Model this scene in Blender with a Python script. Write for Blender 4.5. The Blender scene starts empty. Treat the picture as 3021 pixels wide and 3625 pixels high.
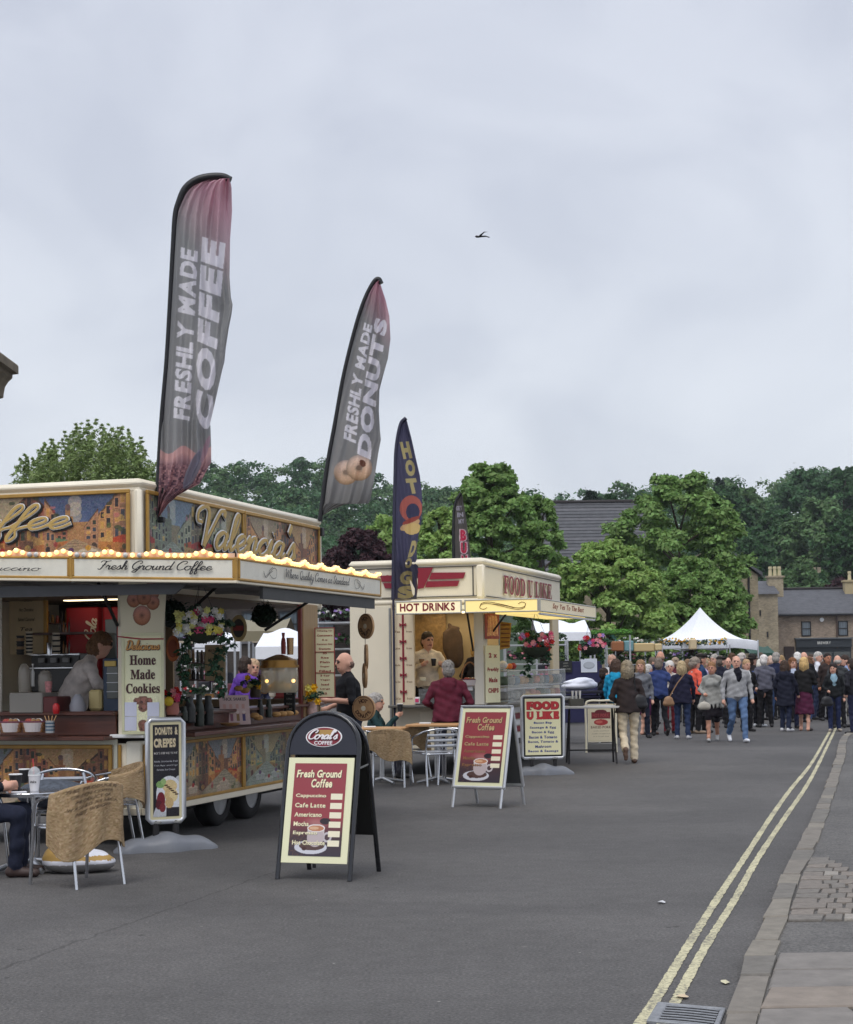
import bpy, bmesh, math, random
import numpy as np
from mathutils import Vector, Matrix

random.seed(7); RNG = np.random.default_rng(11)
SC = bpy.context.scene; COL = SC.collection
# ---------------------------------------------------------------- camera
W, H, F = 3021.0, 3625.0, 6000.0
PITCH, ROLL, CAMH = math.radians(2.4), 0.0131, 1.6
PPX, PPY = 1510.5, 2356.0 - F * math.tan(PITCH)
CR = Matrix.Rotation(ROLL, 3, 'Y') @ Matrix.Rotation(math.pi / 2 + PITCH, 3, 'X')
cam = bpy.data.cameras.new('camera'); cam_o = bpy.data.objects.new('camera', cam); COL.objects.link(cam_o)
cam_o.matrix_world = Matrix.Translation((0, 0, CAMH)) @ CR.to_4x4()
cam.sensor_fit = 'HORIZONTAL'; cam.sensor_width = 36.0; cam.lens = 36.0 * F / W
cam.shift_y = (PPY - H / 2) / W; cam.clip_start = 0.1; cam.clip_end = 3000
SC.camera = cam_o
# ---------------------------------------------------------------- light
wd = bpy.data.worlds.new('World'); SC.world = wd; wd.use_nodes = True
nt = wd.node_tree; nt.nodes.clear()
def N(t, kind, **kw):
    n = t.nodes.new(kind)
    for k, v in kw.items():
        if k.startswith('i_'): n.inputs[k[2:].replace('_', ' ')].default_value = v
        else: setattr(n, k, v)
    return n
def ramp(t, stops, interp='LINEAR'):
    r = t.nodes.new('ShaderNodeValToRGB'); cr = r.color_ramp; cr.interpolation = interp
    while len(cr.elements) < len(stops): cr.elements.new(0.5)
    for e, (p, c) in zip(cr.elements, stops):
        e.position = p; e.color = (*c, 1) if len(c) == 3 else c
    return r
out = N(nt, 'ShaderNodeOutputWorld'); bg = N(nt, 'ShaderNodeBackground')
sky = N(nt, 'ShaderNodeTexSky', sky_type='NISHITA', sun_disc=False)
SUN_EL, SUN_AZ = math.radians(58), math.radians(200)
sky.sun_elevation = SUN_EL; sky.sun_rotation = SUN_AZ
tc = N(nt, 'ShaderNodeTexCoord'); sep = N(nt, 'ShaderNodeSeparateXYZ')
nt.links.new(tc.outputs['Generated'], sep.inputs[0])
# overcast: cloud layer brighter towards the zenith, soft drifting structure
grad = ramp(nt, [(0.0, (.69, .725, .785)), (.10, (.70, .735, .80)), (.40, (.63, .665, .755)), (1.0, (1.12, 1.17, 1.28))], 'EASE')
nt.links.new(sep.outputs['Z'], grad.inputs[0])
mp = N(nt, 'ShaderNodeMapping'); mp.inputs['Scale'].default_value = (1.0, 1.0, 1.5); mp.inputs['Rotation'].default_value = (.3, .22, .5)
nt.links.new(tc.outputs['Generated'], mp.inputs[0])
nz = N(nt, 'ShaderNodeTexNoise'); nz.inputs['Scale'].default_value = 5.5; nz.inputs['Detail'].default_value = 5; nz.inputs['Roughness'].default_value = .45
nz.inputs['Distortion'].default_value = .9
nt.links.new(mp.outputs[0], nz.inputs[0])
cl = ramp(nt, [(.34, (.885, .89, .91)), (.5, (.985, .985, .988)), (.66, (1.06, 1.055, 1.045))])
nt.links.new(nz.outputs['Fac'], cl.inputs[0])
mul = N(nt, 'ShaderNodeMix', data_type='RGBA', blend_type='MULTIPLY'); mul.inputs[0].default_value = 1
nt.links.new(grad.outputs[0], mul.inputs[6]); nt.links.new(cl.outputs[0], mul.inputs[7])
sk = N(nt, 'ShaderNodeMix', data_type='RGBA', blend_type='ADD'); sk.inputs[0].default_value = .012
nt.links.new(mul.outputs[2], sk.inputs[6]); nt.links.new(sky.outputs[0], sk.inputs[7])
nt.links.new(sk.outputs[2], bg.inputs[0]); nt.links.new(bg.outputs[0], out.inputs[0])
bg.inputs[1].default_value = 1.0
sun = bpy.data.lights.new('sun', 'SUN'); sun.energy = 1.5; sun.angle = math.radians(28); sun.color = (1, .97, .92)
sun_o = bpy.data.objects.new('sun', sun); COL.objects.link(sun_o)
sun_o.rotation_euler = Vector((-math.sin(SUN_AZ) * math.cos(SUN_EL), -math.cos(SUN_AZ) * math.cos(SUN_EL), -math.sin(SUN_EL))).to_track_quat('-Z', 'Y').to_euler()
vs = SC.view_settings; vs.view_transform = 'Standard'; vs.look = 'None'; vs.exposure = 0.0; vs.gamma = 1
vs.use_curve_mapping = False
SC.cycles.use_denoising = True; SC.cycles.use_adaptive_sampling = True; SC.cycles.adaptive_threshold = .025
SC.cycles.max_bounces = 6; SC.cycles.transparent_max_bounces = 12
SC.cycles.sample_clamp_indirect = 6.0
# ---------------------------------------------------------------- pixel helpers
def ray(px, py): return CR @ Vector(((px - PPX) / F, -(py - PPY) / F, -1.0))
def gp(px, py, z=0.0):
    r = ray(px, py); t = (z - CAMH) / r.z; return Vector((r.x * t, r.y * t, z))
def dp(px, py, Y):
    r = ray(px, py); t = Y / r.y; return Vector((r.x * t, Y, CAMH + r.z * t))
class Frame:
    def __init__(s, x, y, ang): s.x, s.y, s.ang = x, y, ang; s.M = Matrix.Translation((x, y, 0)) @ Matrix.Rotation(ang, 4, 'Z'); s.I = s.M.inverted()
    def on(s, px, py, ax, val):
        c = s.I @ Vector((0, 0, CAMH)); r = s.I.to_3x3() @ ray(px, py)
        return c + r * ((val - c[ax]) / r[ax])
    def loc(s, v): return s.I @ v
# ---------------------------------------------------------------- materials
def lin(c):
    c = np.asarray(c, float) / 255.0
    return np.where(c <= .04045, c / 12.92, ((c + .055) / 1.055) ** 2.4)
MATS = {}
def mat(name, col=(200, 200, 200), rough=.6, metal=0.0, var=0.0, vscale=8.0, bump=0.0, bscale=60.0, emit=None, estr=1.0, trans=0.0, alpha=1.0, spec=.5, isl=0.0, coat=0.0, stretch=None, transl=0.0):
    if name in MATS: return MATS[name]
    m = bpy.data.materials.new(name); m.use_nodes = True; t = m.node_tree
    b = t.nodes['Principled BSDF']; c = tuple(lin(col)) + (1,)
    b.inputs['Base Color'].default_value = c; b.inputs['Roughness'].default_value = rough; b.inputs['Metallic'].default_value = metal
    b.inputs['Specular IOR Level'].default_value = spec
    if coat: b.inputs['Coat Weight'].default_value = coat
    if trans: b.inputs['Transmission Weight'].default_value = trans; b.inputs['IOR'].default_value = 1.1
    if alpha < 1: b.inputs['Alpha'].default_value = alpha
    if emit is not None:
        b.inputs['Emission Color'].default_value = tuple(lin(emit)) + (1,); b.inputs['Emission Strength'].default_value = estr
    co = None
    if var or bump:
        tx = N(t, 'ShaderNodeTexCoord'); co = tx.outputs['Object']
        if stretch:
            mp = N(t, 'ShaderNodeMapping'); mp.inputs['Scale'].default_value = stretch; t.links.new(co, mp.inputs[0]); co = mp.outputs[0]
    last = None
    if var:
        n = N(t, 'ShaderNodeTexNoise'); n.inputs['Scale'].default_value = vscale; n.inputs['Detail'].default_value = 5; n.inputs['Roughness'].default_value = .62
        t.links.new(co, n.inputs[0])
        lo, hi = [max(0, x * (1 - var)) for x in c[:3]], [min(1, x * (1 + var)) for x in c[:3]]
        r = ramp(t, [(.28, lo), (.72, hi)]); t.links.new(n.outputs['Fac'], r.inputs[0]); last = r.outputs[0]
    if isl:
        g = N(t, 'ShaderNodeNewGeometry'); hs = N(t, 'ShaderNodeHueSaturation')
        m1 = N(t, 'ShaderNodeMapRange'); m1.inputs[3].default_value = 1 - isl; m1.inputs[4].default_value = 1 + isl
        m2 = N(t, 'ShaderNodeMapRange'); m2.inputs[3].default_value = .5 - isl * .05; m2.inputs[4].default_value = .5 + isl * .05
        t.links.new(g.outputs['Random Per Island'], m1.inputs[0]); t.links.new(g.outputs['Random Per Island'], m2.inputs[0])
        t.links.new(m1.outputs[0], hs.inputs['Value']); t.links.new(m2.outputs[0], hs.inputs['Hue'])
        hs.inputs['Color'].default_value = c
        if last: t.links.new(last, hs.inputs['Color'])
        last = hs.outputs[0]
    if last: t.links.new(last, b.inputs['Base Color'])
    if bump:
        n = N(t, 'ShaderNodeTexNoise'); n.inputs['Scale'].default_value = bscale; n.inputs['Detail'].default_value = 4
        t.links.new(co, n.inputs[0]); bp = N(t, 'ShaderNodeBump'); bp.inputs['Strength'].default_value = bump; bp.inputs['Distance'].default_value = .01
        t.links.new(n.outputs['Fac'], bp.inputs['Height']); t.links.new(bp.outputs[0], b.inputs['Normal'])
    if transl:
        tr = N(t, 'ShaderNodeBsdfTranslucent'); mx = N(t, 'ShaderNodeMixShader'); mx.inputs[0].default_value = transl
        if last: t.links.new(last, tr.inputs[0])
        else: tr.inputs[0].default_value = c
        t.links.new(b.outputs[0], mx.inputs[1]); t.links.new(tr.outputs[0], mx.inputs[2]); t.links.new(mx.outputs[0], t.nodes['Material Output'].inputs[0])
    MATS[name] = m
    return m
def print_mat(rough=.45, transl=0.0, name='printed'):
    if name in MATS: return MATS[name]
    m = bpy.data.materials.new(name); m.use_nodes = True; t = m.node_tree; b = t.nodes['Principled BSDF']
    a = N(t, 'ShaderNodeVertexColor', layer_name='Col'); t.links.new(a.outputs[0], b.inputs['Base Color'])
    b.inputs['Roughness'].default_value = rough
    if transl:
        tr = N(t, 'ShaderNodeBsdfTranslucent'); mx = N(t, 'ShaderNodeMixShader'); mx.inputs[0].default_value = transl
        t.links.new(a.outputs[0], tr.inputs[0]); t.links.new(b.outputs[0], mx.inputs[1]); t.links.new(tr.outputs[0], mx.inputs[2])
        t.links.new(mx.outputs[0], t.nodes['Material Output'].inputs[0])
    MATS[name] = m
    return m
# ---------------------------------------------------------------- objects
def tag(o, label=None, cat=None, group=None, kind=None):
    if label: o['label'] = label
    if cat: o['category'] = cat
    if group: o['group'] = group
    if kind: o['kind'] = kind
    return o
def empty(name, label=None, cat=None, loc=(0, 0, 0), rz=0.0, group=None, parent=None):
    o = bpy.data.objects.new(name, None); COL.objects.link(o); o.location = loc; o.rotation_euler = (0, 0, rz); o.empty_display_size = .1
    if parent: o.parent = parent
    return tag(o, label, cat, group)
def link(name, me, parent=None, loc=None, rz=None):
    o = bpy.data.objects.new(name, me); COL.objects.link(o)
    if parent: o.parent = parent
    if loc is not None: o.location = loc
    if rz is not None: o.rotation_euler = (0, 0, rz)
    return o
def copy_tree(o, parent=None, loc=None, rz=None):
    c = o.copy(); COL.objects.link(c); c.parent = parent
    if loc is not None: c.location = loc
    if rz is not None: c.rotation_euler = (0, 0, rz)
    for ch in list(o.children): copy_tree(ch, c)
    return c
class MB:
    def __init__(s): s.v = []; s.f = []; s.mi = []; s.cur = 0
    def add(s, vs, fs, M=None):
        b = len(s.v)
        s.v += [tuple(M @ Vector(p)) for p in vs] if M is not None else [tuple(p) for p in vs]
        s.f += [tuple(i + b for i in f) for f in fs]; s.mi += [s.cur] * len(fs); return s
    def box(s, c, d, M=None):
        x, y, z = (k / 2 for k in d)
        vs = [(c[0] + i * x, c[1] + j * y, c[2] + k * z) for i in (-1, 1) for j in (-1, 1) for k in (-1, 1)]
        return s.add(vs, [(0, 1, 3, 2), (4, 6, 7, 5), (0, 4, 5, 1), (2, 3, 7, 6), (0, 2, 6, 4), (1, 5, 7, 3)], M)
    def cbox(s, c, d, b=.01, M=None):
        x, y, z = (k / 2 for k in d); b = min(b, x * .9, y * .9, z * .9); vs = []; ix = {}
        for i in (-1, 1):
            for j in (-1, 1):
                for k in (-1, 1):
                    for a in range(3):
                        p = [i * x, j * y, k * z]; sg = (i, j, k)
                        for q in range(3):
                            if q != a: p[q] -= sg[q] * b
                        ix[i, j, k, a] = len(vs); vs.append((c[0] + p[0], c[1] + p[1], c[2] + p[2]))
        fs = []
        S = (-1, 1)
        for i in S:
            q = [ix[i, a, b2, 0] for a, b2 in ((-1, -1), (1, -1), (1, 1), (-1, 1))]; fs.append(q if i > 0 else q[::-1])
            q = [ix[a, i, b2, 1] for a, b2 in ((-1, -1), (-1, 1), (1, 1), (1, -1))]; fs.append(q if i > 0 else q[::-1])
            q = [ix[a, b2, i, 2] for a, b2 in ((-1, -1), (1, -1), (1, 1), (-1, 1))]; fs.append(q if i > 0 else q[::-1])
        for i in S:
            for j in S:
                q = [ix[i, j, -1, 0], ix[i, j, 1, 0], ix[i, j, 1, 1], ix[i, j, -1, 1]]; fs.append(q if i * j < 0 else q[::-1])
                q = [ix[i, -1, j, 0], ix[i, 1, j, 0], ix[i, 1, j, 2], ix[i, -1, j, 2]]; fs.append(q if i * j > 0 else q[::-1])
                q = [ix[-1, i, j, 1], ix[1, i, j, 1], ix[1, i, j, 2], ix[-1, i, j, 2]]; fs.append(q if i * j < 0 else q[::-1])
                for k in S:
                    q = [ix[i, j, k, 0], ix[i, j, k, 1], ix[i, j, k, 2]]; fs.append(q if i * j * k > 0 else q[::-1])
        return s.add(vs, fs, M)
    def tube(s, path, r, n=8, closed=False, flat=1.0, up=None, caps=True):
        P = [Vector(p) for p in path]; m = len(P); R = r if isinstance(r, (list, tuple, np.ndarray)) else [r] * m
        vs = []; fs = []; prev = None
        for i in range(m):
            a = P[(i - 1) % m] if (closed or i) else P[i]; b = P[(i + 1) % m] if (closed or i < m - 1) else P[i]
            t = (b - a); t = t.normalized() if t.length > 1e-9 else Vector((0, 0, 1))
            if up is not None: nx = Vector(up).cross(t); nx = nx.normalized() if nx.length > 1e-6 else Vector((1, 0, 0))
            elif prev is None:
                h = Vector((0, 0, 1)) if abs(t.z) < .9 else Vector((1, 0, 0)); nx = h.cross(t).normalized()
            else: nx = (prev - t * prev.dot(t)); nx = nx.normalized() if nx.length > 1e-6 else prev
            prev = nx; ny = t.cross(nx)
            for k in range(n):
                an = 2 * math.pi * (k + .5) / n
                vs.append(P[i] + nx * (math.cos(an) * R[i]) + ny * (math.sin(an) * R[i] * flat))
        for i in range(m if closed else m - 1):
            j = (i + 1) % m
            for k in range(n): fs.append((i * n + k, i * n + (k + 1) % n, j * n + (k + 1) % n, j * n + k))
        if not closed and caps: fs += [tuple(range(n))[::-1], tuple(range((m - 1) * n, m * n))]
        return s.add(vs, fs)
    def lathe(s, prof, n=16, c=(0, 0, 0), M=None, cap=True):
        vs = []; fs = []
        for r, z in prof:
            for k in range(n): a = 2 * math.pi * k / n; vs.append((c[0] + r * math.cos(a), c[1] + r * math.sin(a), c[2] + z))
        for i in range(len(prof) - 1):
            for k in range(n): fs.append((i * n + k, i * n + (k + 1) % n, (i + 1) * n + (k + 1) % n, (i + 1) * n + k))
        if cap: fs += [tuple(range(n))[::-1], tuple(range((len(prof) - 1) * n, len(prof) * n))]
        return s.add(vs, fs, M)
    def ball(s, c, r, n=10, m=6):
        rx, ry, rz = r if isinstance(r, (tuple, list)) else (r, r, r)
        vs = [(c[0], c[1], c[2] - rz)]; fs = []
        for i in range(1, m):
            th = math.pi * i / m
            for k in range(n): a = 2 * math.pi * k / n; vs.append((c[0] + rx * math.sin(th) * math.cos(a), c[1] + ry * math.sin(th) * math.sin(a), c[2] - rz * math.cos(th)))
        vs.append((c[0], c[1], c[2] + rz)); L = len(vs) - 1
        for k in range(n):
            fs.append((0, 1 + (k + 1) % n, 1 + k)); fs.append((L, 1 + (m - 2) * n + k, 1 + (m - 2) * n + (k + 1) % n))
        for i in range(m - 2):
            for k in range(n): fs.append((1 + i * n + k, 1 + i * n + (k + 1) % n, 1 + (i + 1) * n + (k + 1) % n, 1 + (i + 1) * n + k))
        return s.add(vs, fs)
    def prism(s, poly, ext, M=None):
        """poly: 3D points (planar, ccw seen from the ext side); ext: Vector"""
        n = len(poly); e = Vector(ext); vs = [Vector(p) for p in poly] + [Vector(p) + e for p in poly]
        fs = [tuple(range(n))[::-1], tuple(range(n, 2 * n))] + [(i, (i + 1) % n, n + (i + 1) % n, n + i) for i in range(n)]
        return s.add(vs, fs, M)
    def quad(s, a, b, c, d): return s.add([a, b, c, d], [(0, 1, 2, 3)])
    def mesh(s, name, mats, smooth=None):
        me = bpy.data.meshes.new(name); me.from_pydata(s.v, [], s.f)
        for m in (mats if isinstance(mats, (list, tuple)) else [mats]): me.materials.append(m)
        if any(s.mi): me.polygons.foreach_set('material_index', s.mi)
        if smooth is not None:
            me.polygons.foreach_set('use_smooth', [True] * len(me.polygons))
            if smooth < 179: me.set_sharp_from_angle(angle=math.radians(smooth))
        me.update(); return me
    def build(s, name, mats, parent=None, smooth=None, loc=None, rz=None): return link(name, s.mesh(name, mats, smooth), parent, loc, rz)
def mesh_np(name, V, Fq, mats, mi=None, smooth=False):
    """V (n,3) array, Fq (m,3|4) int array"""
    me = bpy.data.meshes.new(name); V = np.asarray(V, np.float32); Fq = np.asarray(Fq, np.int32); k = Fq.shape[1]
    me.vertices.add(len(V)); me.vertices.foreach_set('co', V.ravel())
    me.loops.add(Fq.size); me.loops.foreach_set('vertex_index', Fq.ravel())
    me.polygons.add(len(Fq)); me.polygons.foreach_set('loop_start', np.arange(0, Fq.size, k, dtype=np.int32))
    for m in (mats if isinstance(mats, (list, tuple)) else [mats]): me.materials.append(m)
    if mi is not None: me.polygons.foreach_set('material_index', np.asarray(mi, np.int32))
    if smooth: me.polygons.foreach_set('use_smooth', np.ones(len(Fq), bool))
    me.update(calc_edges=True); return me
def struct(o): o['kind'] = 'structure'; return o
def bez(P, n=10):
    """Catmull-Rom through points"""
    P = [Vector((*p, 0)) if len(p) == 2 else Vector(p) for p in P]; Q = [P[0] * 2 - P[1]] + P + [P[-1] * 2 - P[-2]]; o = []
    for i in range(1, len(Q) - 2):
        for k in range(n):
            t = k / n; a, b, c, d = Q[i - 1:i + 3]
            o.append(.5 * ((2 * b) + (c - a) * t + (2 * a - 5 * b + 4 * c - d) * t * t + (3 * b - a - 3 * c + d) * t ** 3))
    o.append(P[-1]); return o
# ---------------------------------------------------------------- lettering
GC = {}
def sh(t, u, l): return ''.join(chr(u + ord(c) - 65) if 'A' <= c <= 'Z' else chr(l + ord(c) - 97) if 'a' <= c <= 'z' else c for c in t)
def glyph(ch, off=0.0):
    k = (ch, off)
    if k not in GC:
        cu = bpy.data.curves.new('t', 'FONT'); cu.body = ch; cu.offset = off; cu.resolution_u = 3; o = bpy.data.objects.new('t', cu)
        me = o.to_mesh(); me.calc_loop_triangles()
        V = np.array([v.co[:2] for v in me.vertices]).reshape(-1, 2); T = [tuple(t.vertices) for t in me.loop_triangles]
        o.to_mesh_clear(); bpy.data.objects.remove(o); bpy.data.curves.remove(cu); GC[k] = (V, T)
    return GC[k]
def text2d(body, style='', off=0.02, space=.06, wspace=.32):
    """one line -> verts (n,2), tris; style '' sans, 's' serif bold"""
    VV = []; TT = []; x = 0; b = 0
    for ch in body:
        if ch == ' ': x += wspace; continue
        g = sh(ch, 0x1d400, 0x1d41a) if style == 's' else ch
        V, T = glyph(g, .018 if style == 's' else off)
        if not len(V): x += wspace; continue
        x0 = V[:, 0].min(); VV.append(V + [x - x0, 0]); TT += [(a + b, c + b, d + b) for a, c, d in T]; b += len(V); x += V[:, 0].max() - x0 + space
    return np.concatenate(VV), TT
def text_obj(name, body, m, parent, M, width=None, height=None, style='', off=.02, space=.06, shear=0.0, align='c'):
    """flat lettering in the XY plane of M (x right, y up), fitted to width/height, centred"""
    lines = body.split('\n'); V = []; T = []; b = 0
    for i, l in enumerate(lines):
        v, t = text2d(l, style, off, space); w = v[:, 0].max()
        v = v + [(-w / 2 if align == 'c' else 0), -i * 1.05]; V.append(v); T += [(a + b, c + b, d + b) for a, c, d in t]; b += len(v)
    V = np.concatenate(V); V[:, 0] += shear * V[:, 1]
    mn, mx = V.min(0), V.max(0); sz = mx - mn
    sx = width / sz[0] if width else None; sy = height / sz[1] if height else None
    sx = sx or sy; sy = sy or sx
    V = (V - (mn + mx) / 2) * [sx, sy]
    if align == 'l': V[:, 0] -= V[:, 0].min()
    me = bpy.data.meshes.new(name); me.from_pydata([tuple(M @ Vector((x, y, 0))) for x, y in V], [], T); me.materials.append(m); me.update()
    return link(name, me, parent)
S_ = {  # brush-script strokes, x-height 1
 'o': (1.02, [[(.72, .97), (.35, .93), (.08, .5), (.35, .02), (.75, .1), (.9, .5), (.74, .95), (.92, .80), (1.12, .85)]]),
 'c': (.9, [[(.8, .72), (.62, .98), (.3, .85), (.1, .45), (.35, .02), (.7, .1), (.98, .4)]]),
 'e': (.9, [[(0, .25), (.45, .4), (.75, .72), (.55, .98), (.22, .75), (.15, .35), (.42, .0), (.75, .12), (1.0, .42)]]),
 'a': (1.05, [[(.8, .8), (.5, .98), (.18, .7), (.12, .25), (.38, .02), (.7, .35), (.82, .9)], [(.84, .95), (.76, .4), (.85, .03), (1.15, .3)]]),
 'n': (1.0, [[(0, .6), (.2, .95), (.22, .5), (.2, 0)], [(.22, .5), (.5, .95), (.72, .85), (.7, .3), (.8, .02), (1.05, .3)]]),
 'm': (1.5, [[(0, .6), (.2, .95), (.22, .5), (.2, 0)], [(.22, .5), (.5, .95), (.7, .85), (.68, 0)], [(.7, .5), (.98, .95), (1.2, .85), (1.18, .3), (1.28, .02), (1.55, .3)]]),
 'i': (.5, [[(0, .4), (.2, .95), (.16, .3), (.28, .02), (.55, .3)], [(.26, 1.40), (.28, 1.46)]]),
 'l': (.55, [[(0, .3), (.35, 1.0), (.5, 1.9), (.35, 2.15), (.2, 1.7), (.18, .4), (.32, .02), (.6, .3)]]),
 'f': (.66, [[(0, .2), (.4, 1.0), (.66, 1.8), (.5, 2.2), (.3, 1.8), (.25, .6), (.2, -.6), (.36, -1.0), (.52, -.6), (.36, .02), (.8, .3)]]),
 'r': (.78, [[(0, .5), (.2, 1.05), (.35, .85), (.55, .9), (.5, .35), (.62, .02), (.85, .3)]]),
 's': (.74, [[(0, .25), (.4, 1.02), (.5, .7), (.6, .35), (.4, .02), (.12, .15)], [(.45, .04), (.8, .3)]]),
 'h': (.95, [[(0, .3), (.35, 1.2), (.45, 2.0), (.3, 2.15), (.2, 1.5), (.18, 0)], [(.2, .5), (.45, .95), (.65, .8), (.62, .3), (.75, .02), (1.0, .3)]]),
 'u': (1.0, [[(0, .5), (.18, .95), (.14, .35), (.32, .02), (.62, .35), (.75, .95)], [(.75, .95), (.7, .3), (.82, .02), (1.08, .3)]]),
 'd': (1.08, [[(.8, .8), (.5, .98), (.18, .7), (.12, .25), (.38, .02), (.7, .35), (.9, 1.4), (.98, 2.1)], [(.98, 2.1), (.8, .5), (.88, .03), (1.15, .3)]]),
 'p': (.95, [[(0, .5), (.2, .98), (.15, .2), (.05, -1.0)], [(.18, .5), (.45, .95), (.75, .85), (.8, .4), (.55, .02), (.25, .1)], [(.55, .02), (1.0, .3)]]),
 't': (.58, [[(0, .4), (.3, 1.2), (.35, 1.7), (.22, .5), (.35, .02), (.62, .3)], [(.02, 1.1), (.6, 1.15)]]),
 'y': (.95, [[(0, .5), (.18, .95), (.15, .4), (.32, .05), (.62, .35), (.78, .95)], [(.78, .95), (.65, -.3), (.4, -1.0), (.2, -.7), (.5, -.15), (1.0, .3)]]),
 'C': (1.25, [[(1.0, 1.5), (1.25, 1.6), (1.3, 2.0), (.95, 2.2), (.45, 1.9), (.12, 1.1), (.28, .25), (.75, 0), (1.2, .25), (1.4, .5)]]),
 'V': (1.35, [[(.1, 1.35), (-.25, 1.45), (-.3, 1.95), (.1, 2.25), (.45, 1.95), (.55, .9), (.58, 0)], [(.58, 0), (.95, 1.1), (1.3, 2.1), (1.62, 2.15), (1.62, 1.85)]]),
 'F': (1.1, [[(.0, 1.75), (.25, 2.15), (.9, 2.05), (1.5, 2.2)], [(.85, 2.05), (.62, 1.0), (.4, .1), (.1, 0), (-.05, .25)], [(.35, 1.05), (1.0, 1.15)]]),
 'G': (1.35, [[(1.05, 1.5), (1.3, 1.65), (1.3, 2.0), (.95, 2.2), (.45, 1.9), (.12, 1.1), (.28, .35), (.75, .15), (1.2, .9)], [(1.25, 1.0), (1.15, .1), (.85, -.6), (.4, -.6), (.6, -.2), (1.4, .3)]]),
 'W': (1.85, [[(0, 1.7), (.15, 2.1), (.35, 2), (.4, .9), (.5, 0)], [(.5, 0), (.8, 1.1), (1.0, 1.9)], [(1.0, 1.9), (1.05, .9), (1.15, 0)], [(1.15, 0), (1.5, 1.1), (1.75, 2.0), (2.0, 2.1)]]),
 'Q': (1.3, [[(.9, 2.1), (.4, 2.0), (.1, 1.1), (.4, .1), (.9, .2), (1.15, 1.1), (.9, 2.1)], [(.5, .35), (.9, -.1), (1.4, .1)]]),
 'S': (1.05, [[(1.0, 1.75), (.75, 2.15), (.4, 1.8), (.6, 1.2), (.85, .6), (.55, .02), (.1, .2), (.0, .6)]]),
 'D': (1.25, [[(.42, 1.9), (.3, 1), (.22, .05)], [(.0, 1.75), (.6, 2.15), (1.2, 1.5), (1.0, .4), (.4, .0), (0, .15)]]),
 "'": (.3, [[(.2, 2.15), (.1, 1.6)]]), '-': (.5, [[(.05, .6), (.45, .65)]]), ' ': (.55, []),
}
def script_strokes(body, slant=.28, n=6):
    out = []; x = 0
    for ch in body:
        adv, st = S_[ch]
        for s in st:
            P = bez(s, n); out.append([Vector((x + p.x + slant * p.y, p.y)) for p in P])
        x += adv
    return out
def script_obj(name, body, parent, M, width, height, layers, slant=.28, wt=.12, n=6, sides=6, flip=False):
    """layers: list of (material, radius factor, depth offset, dx, dy); raised rounded brush lettering"""
    st = script_strokes(body, slant, n); A = np.array([tuple(p[:2]) for s in st for p in s]); mn, mx = A.min(0), A.max(0)
    sx, sy = width / (mx[0] - mn[0]), height / (mx[1] - mn[1]); obs = []
    for li, (m, rf, dz, dx, dy) in enumerate(layers):
        b = MB()
        for s in st:
            pts = []; rr = []
            for i, p in enumerate(s):
                q = s[min(i + 1, len(s) - 1)] - s[max(i - 1, 0)]; dn = abs(q.y) / (q.length + 1e-6) if q.y < 0 else .35 * abs(q.y) / (q.length + 1e-6)
                pts.append(M @ Vector(((p.x - (mn[0] + mx[0]) / 2) * sx + dx, (p.y - (mn[1] + mx[1]) / 2) * sy + dy, dz)))
                rr.append((wt * (.55 + .6 * dn) * min(sx, sy * 1.15)) * 1.0 + (rf - 1) * wt * .62 * sy)
            b.tube(pts, rr, sides, flat=.13, up=M.to_3x3() @ Vector((0, 0, 1)))
        obs.append(b.build(name if li == len(layers) - 1 else name + '_outline', m, parent, smooth=60))
        if ' ' in body: obs[-1]['kind'] = 'stuff'
    return obs
def face_M(o, xdir, ydir):
    """matrix mapping XY plane to a face at origin o"""
    x = Vector(xdir).normalized(); y = Vector(ydir).normalized(); z = x.cross(y)
    M = Matrix.Identity(4)
    for i in range(3): M[i][0] = x[i]; M[i][1] = y[i]; M[i][2] = z[i]; M[i][3] = o[i]
    return M
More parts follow.
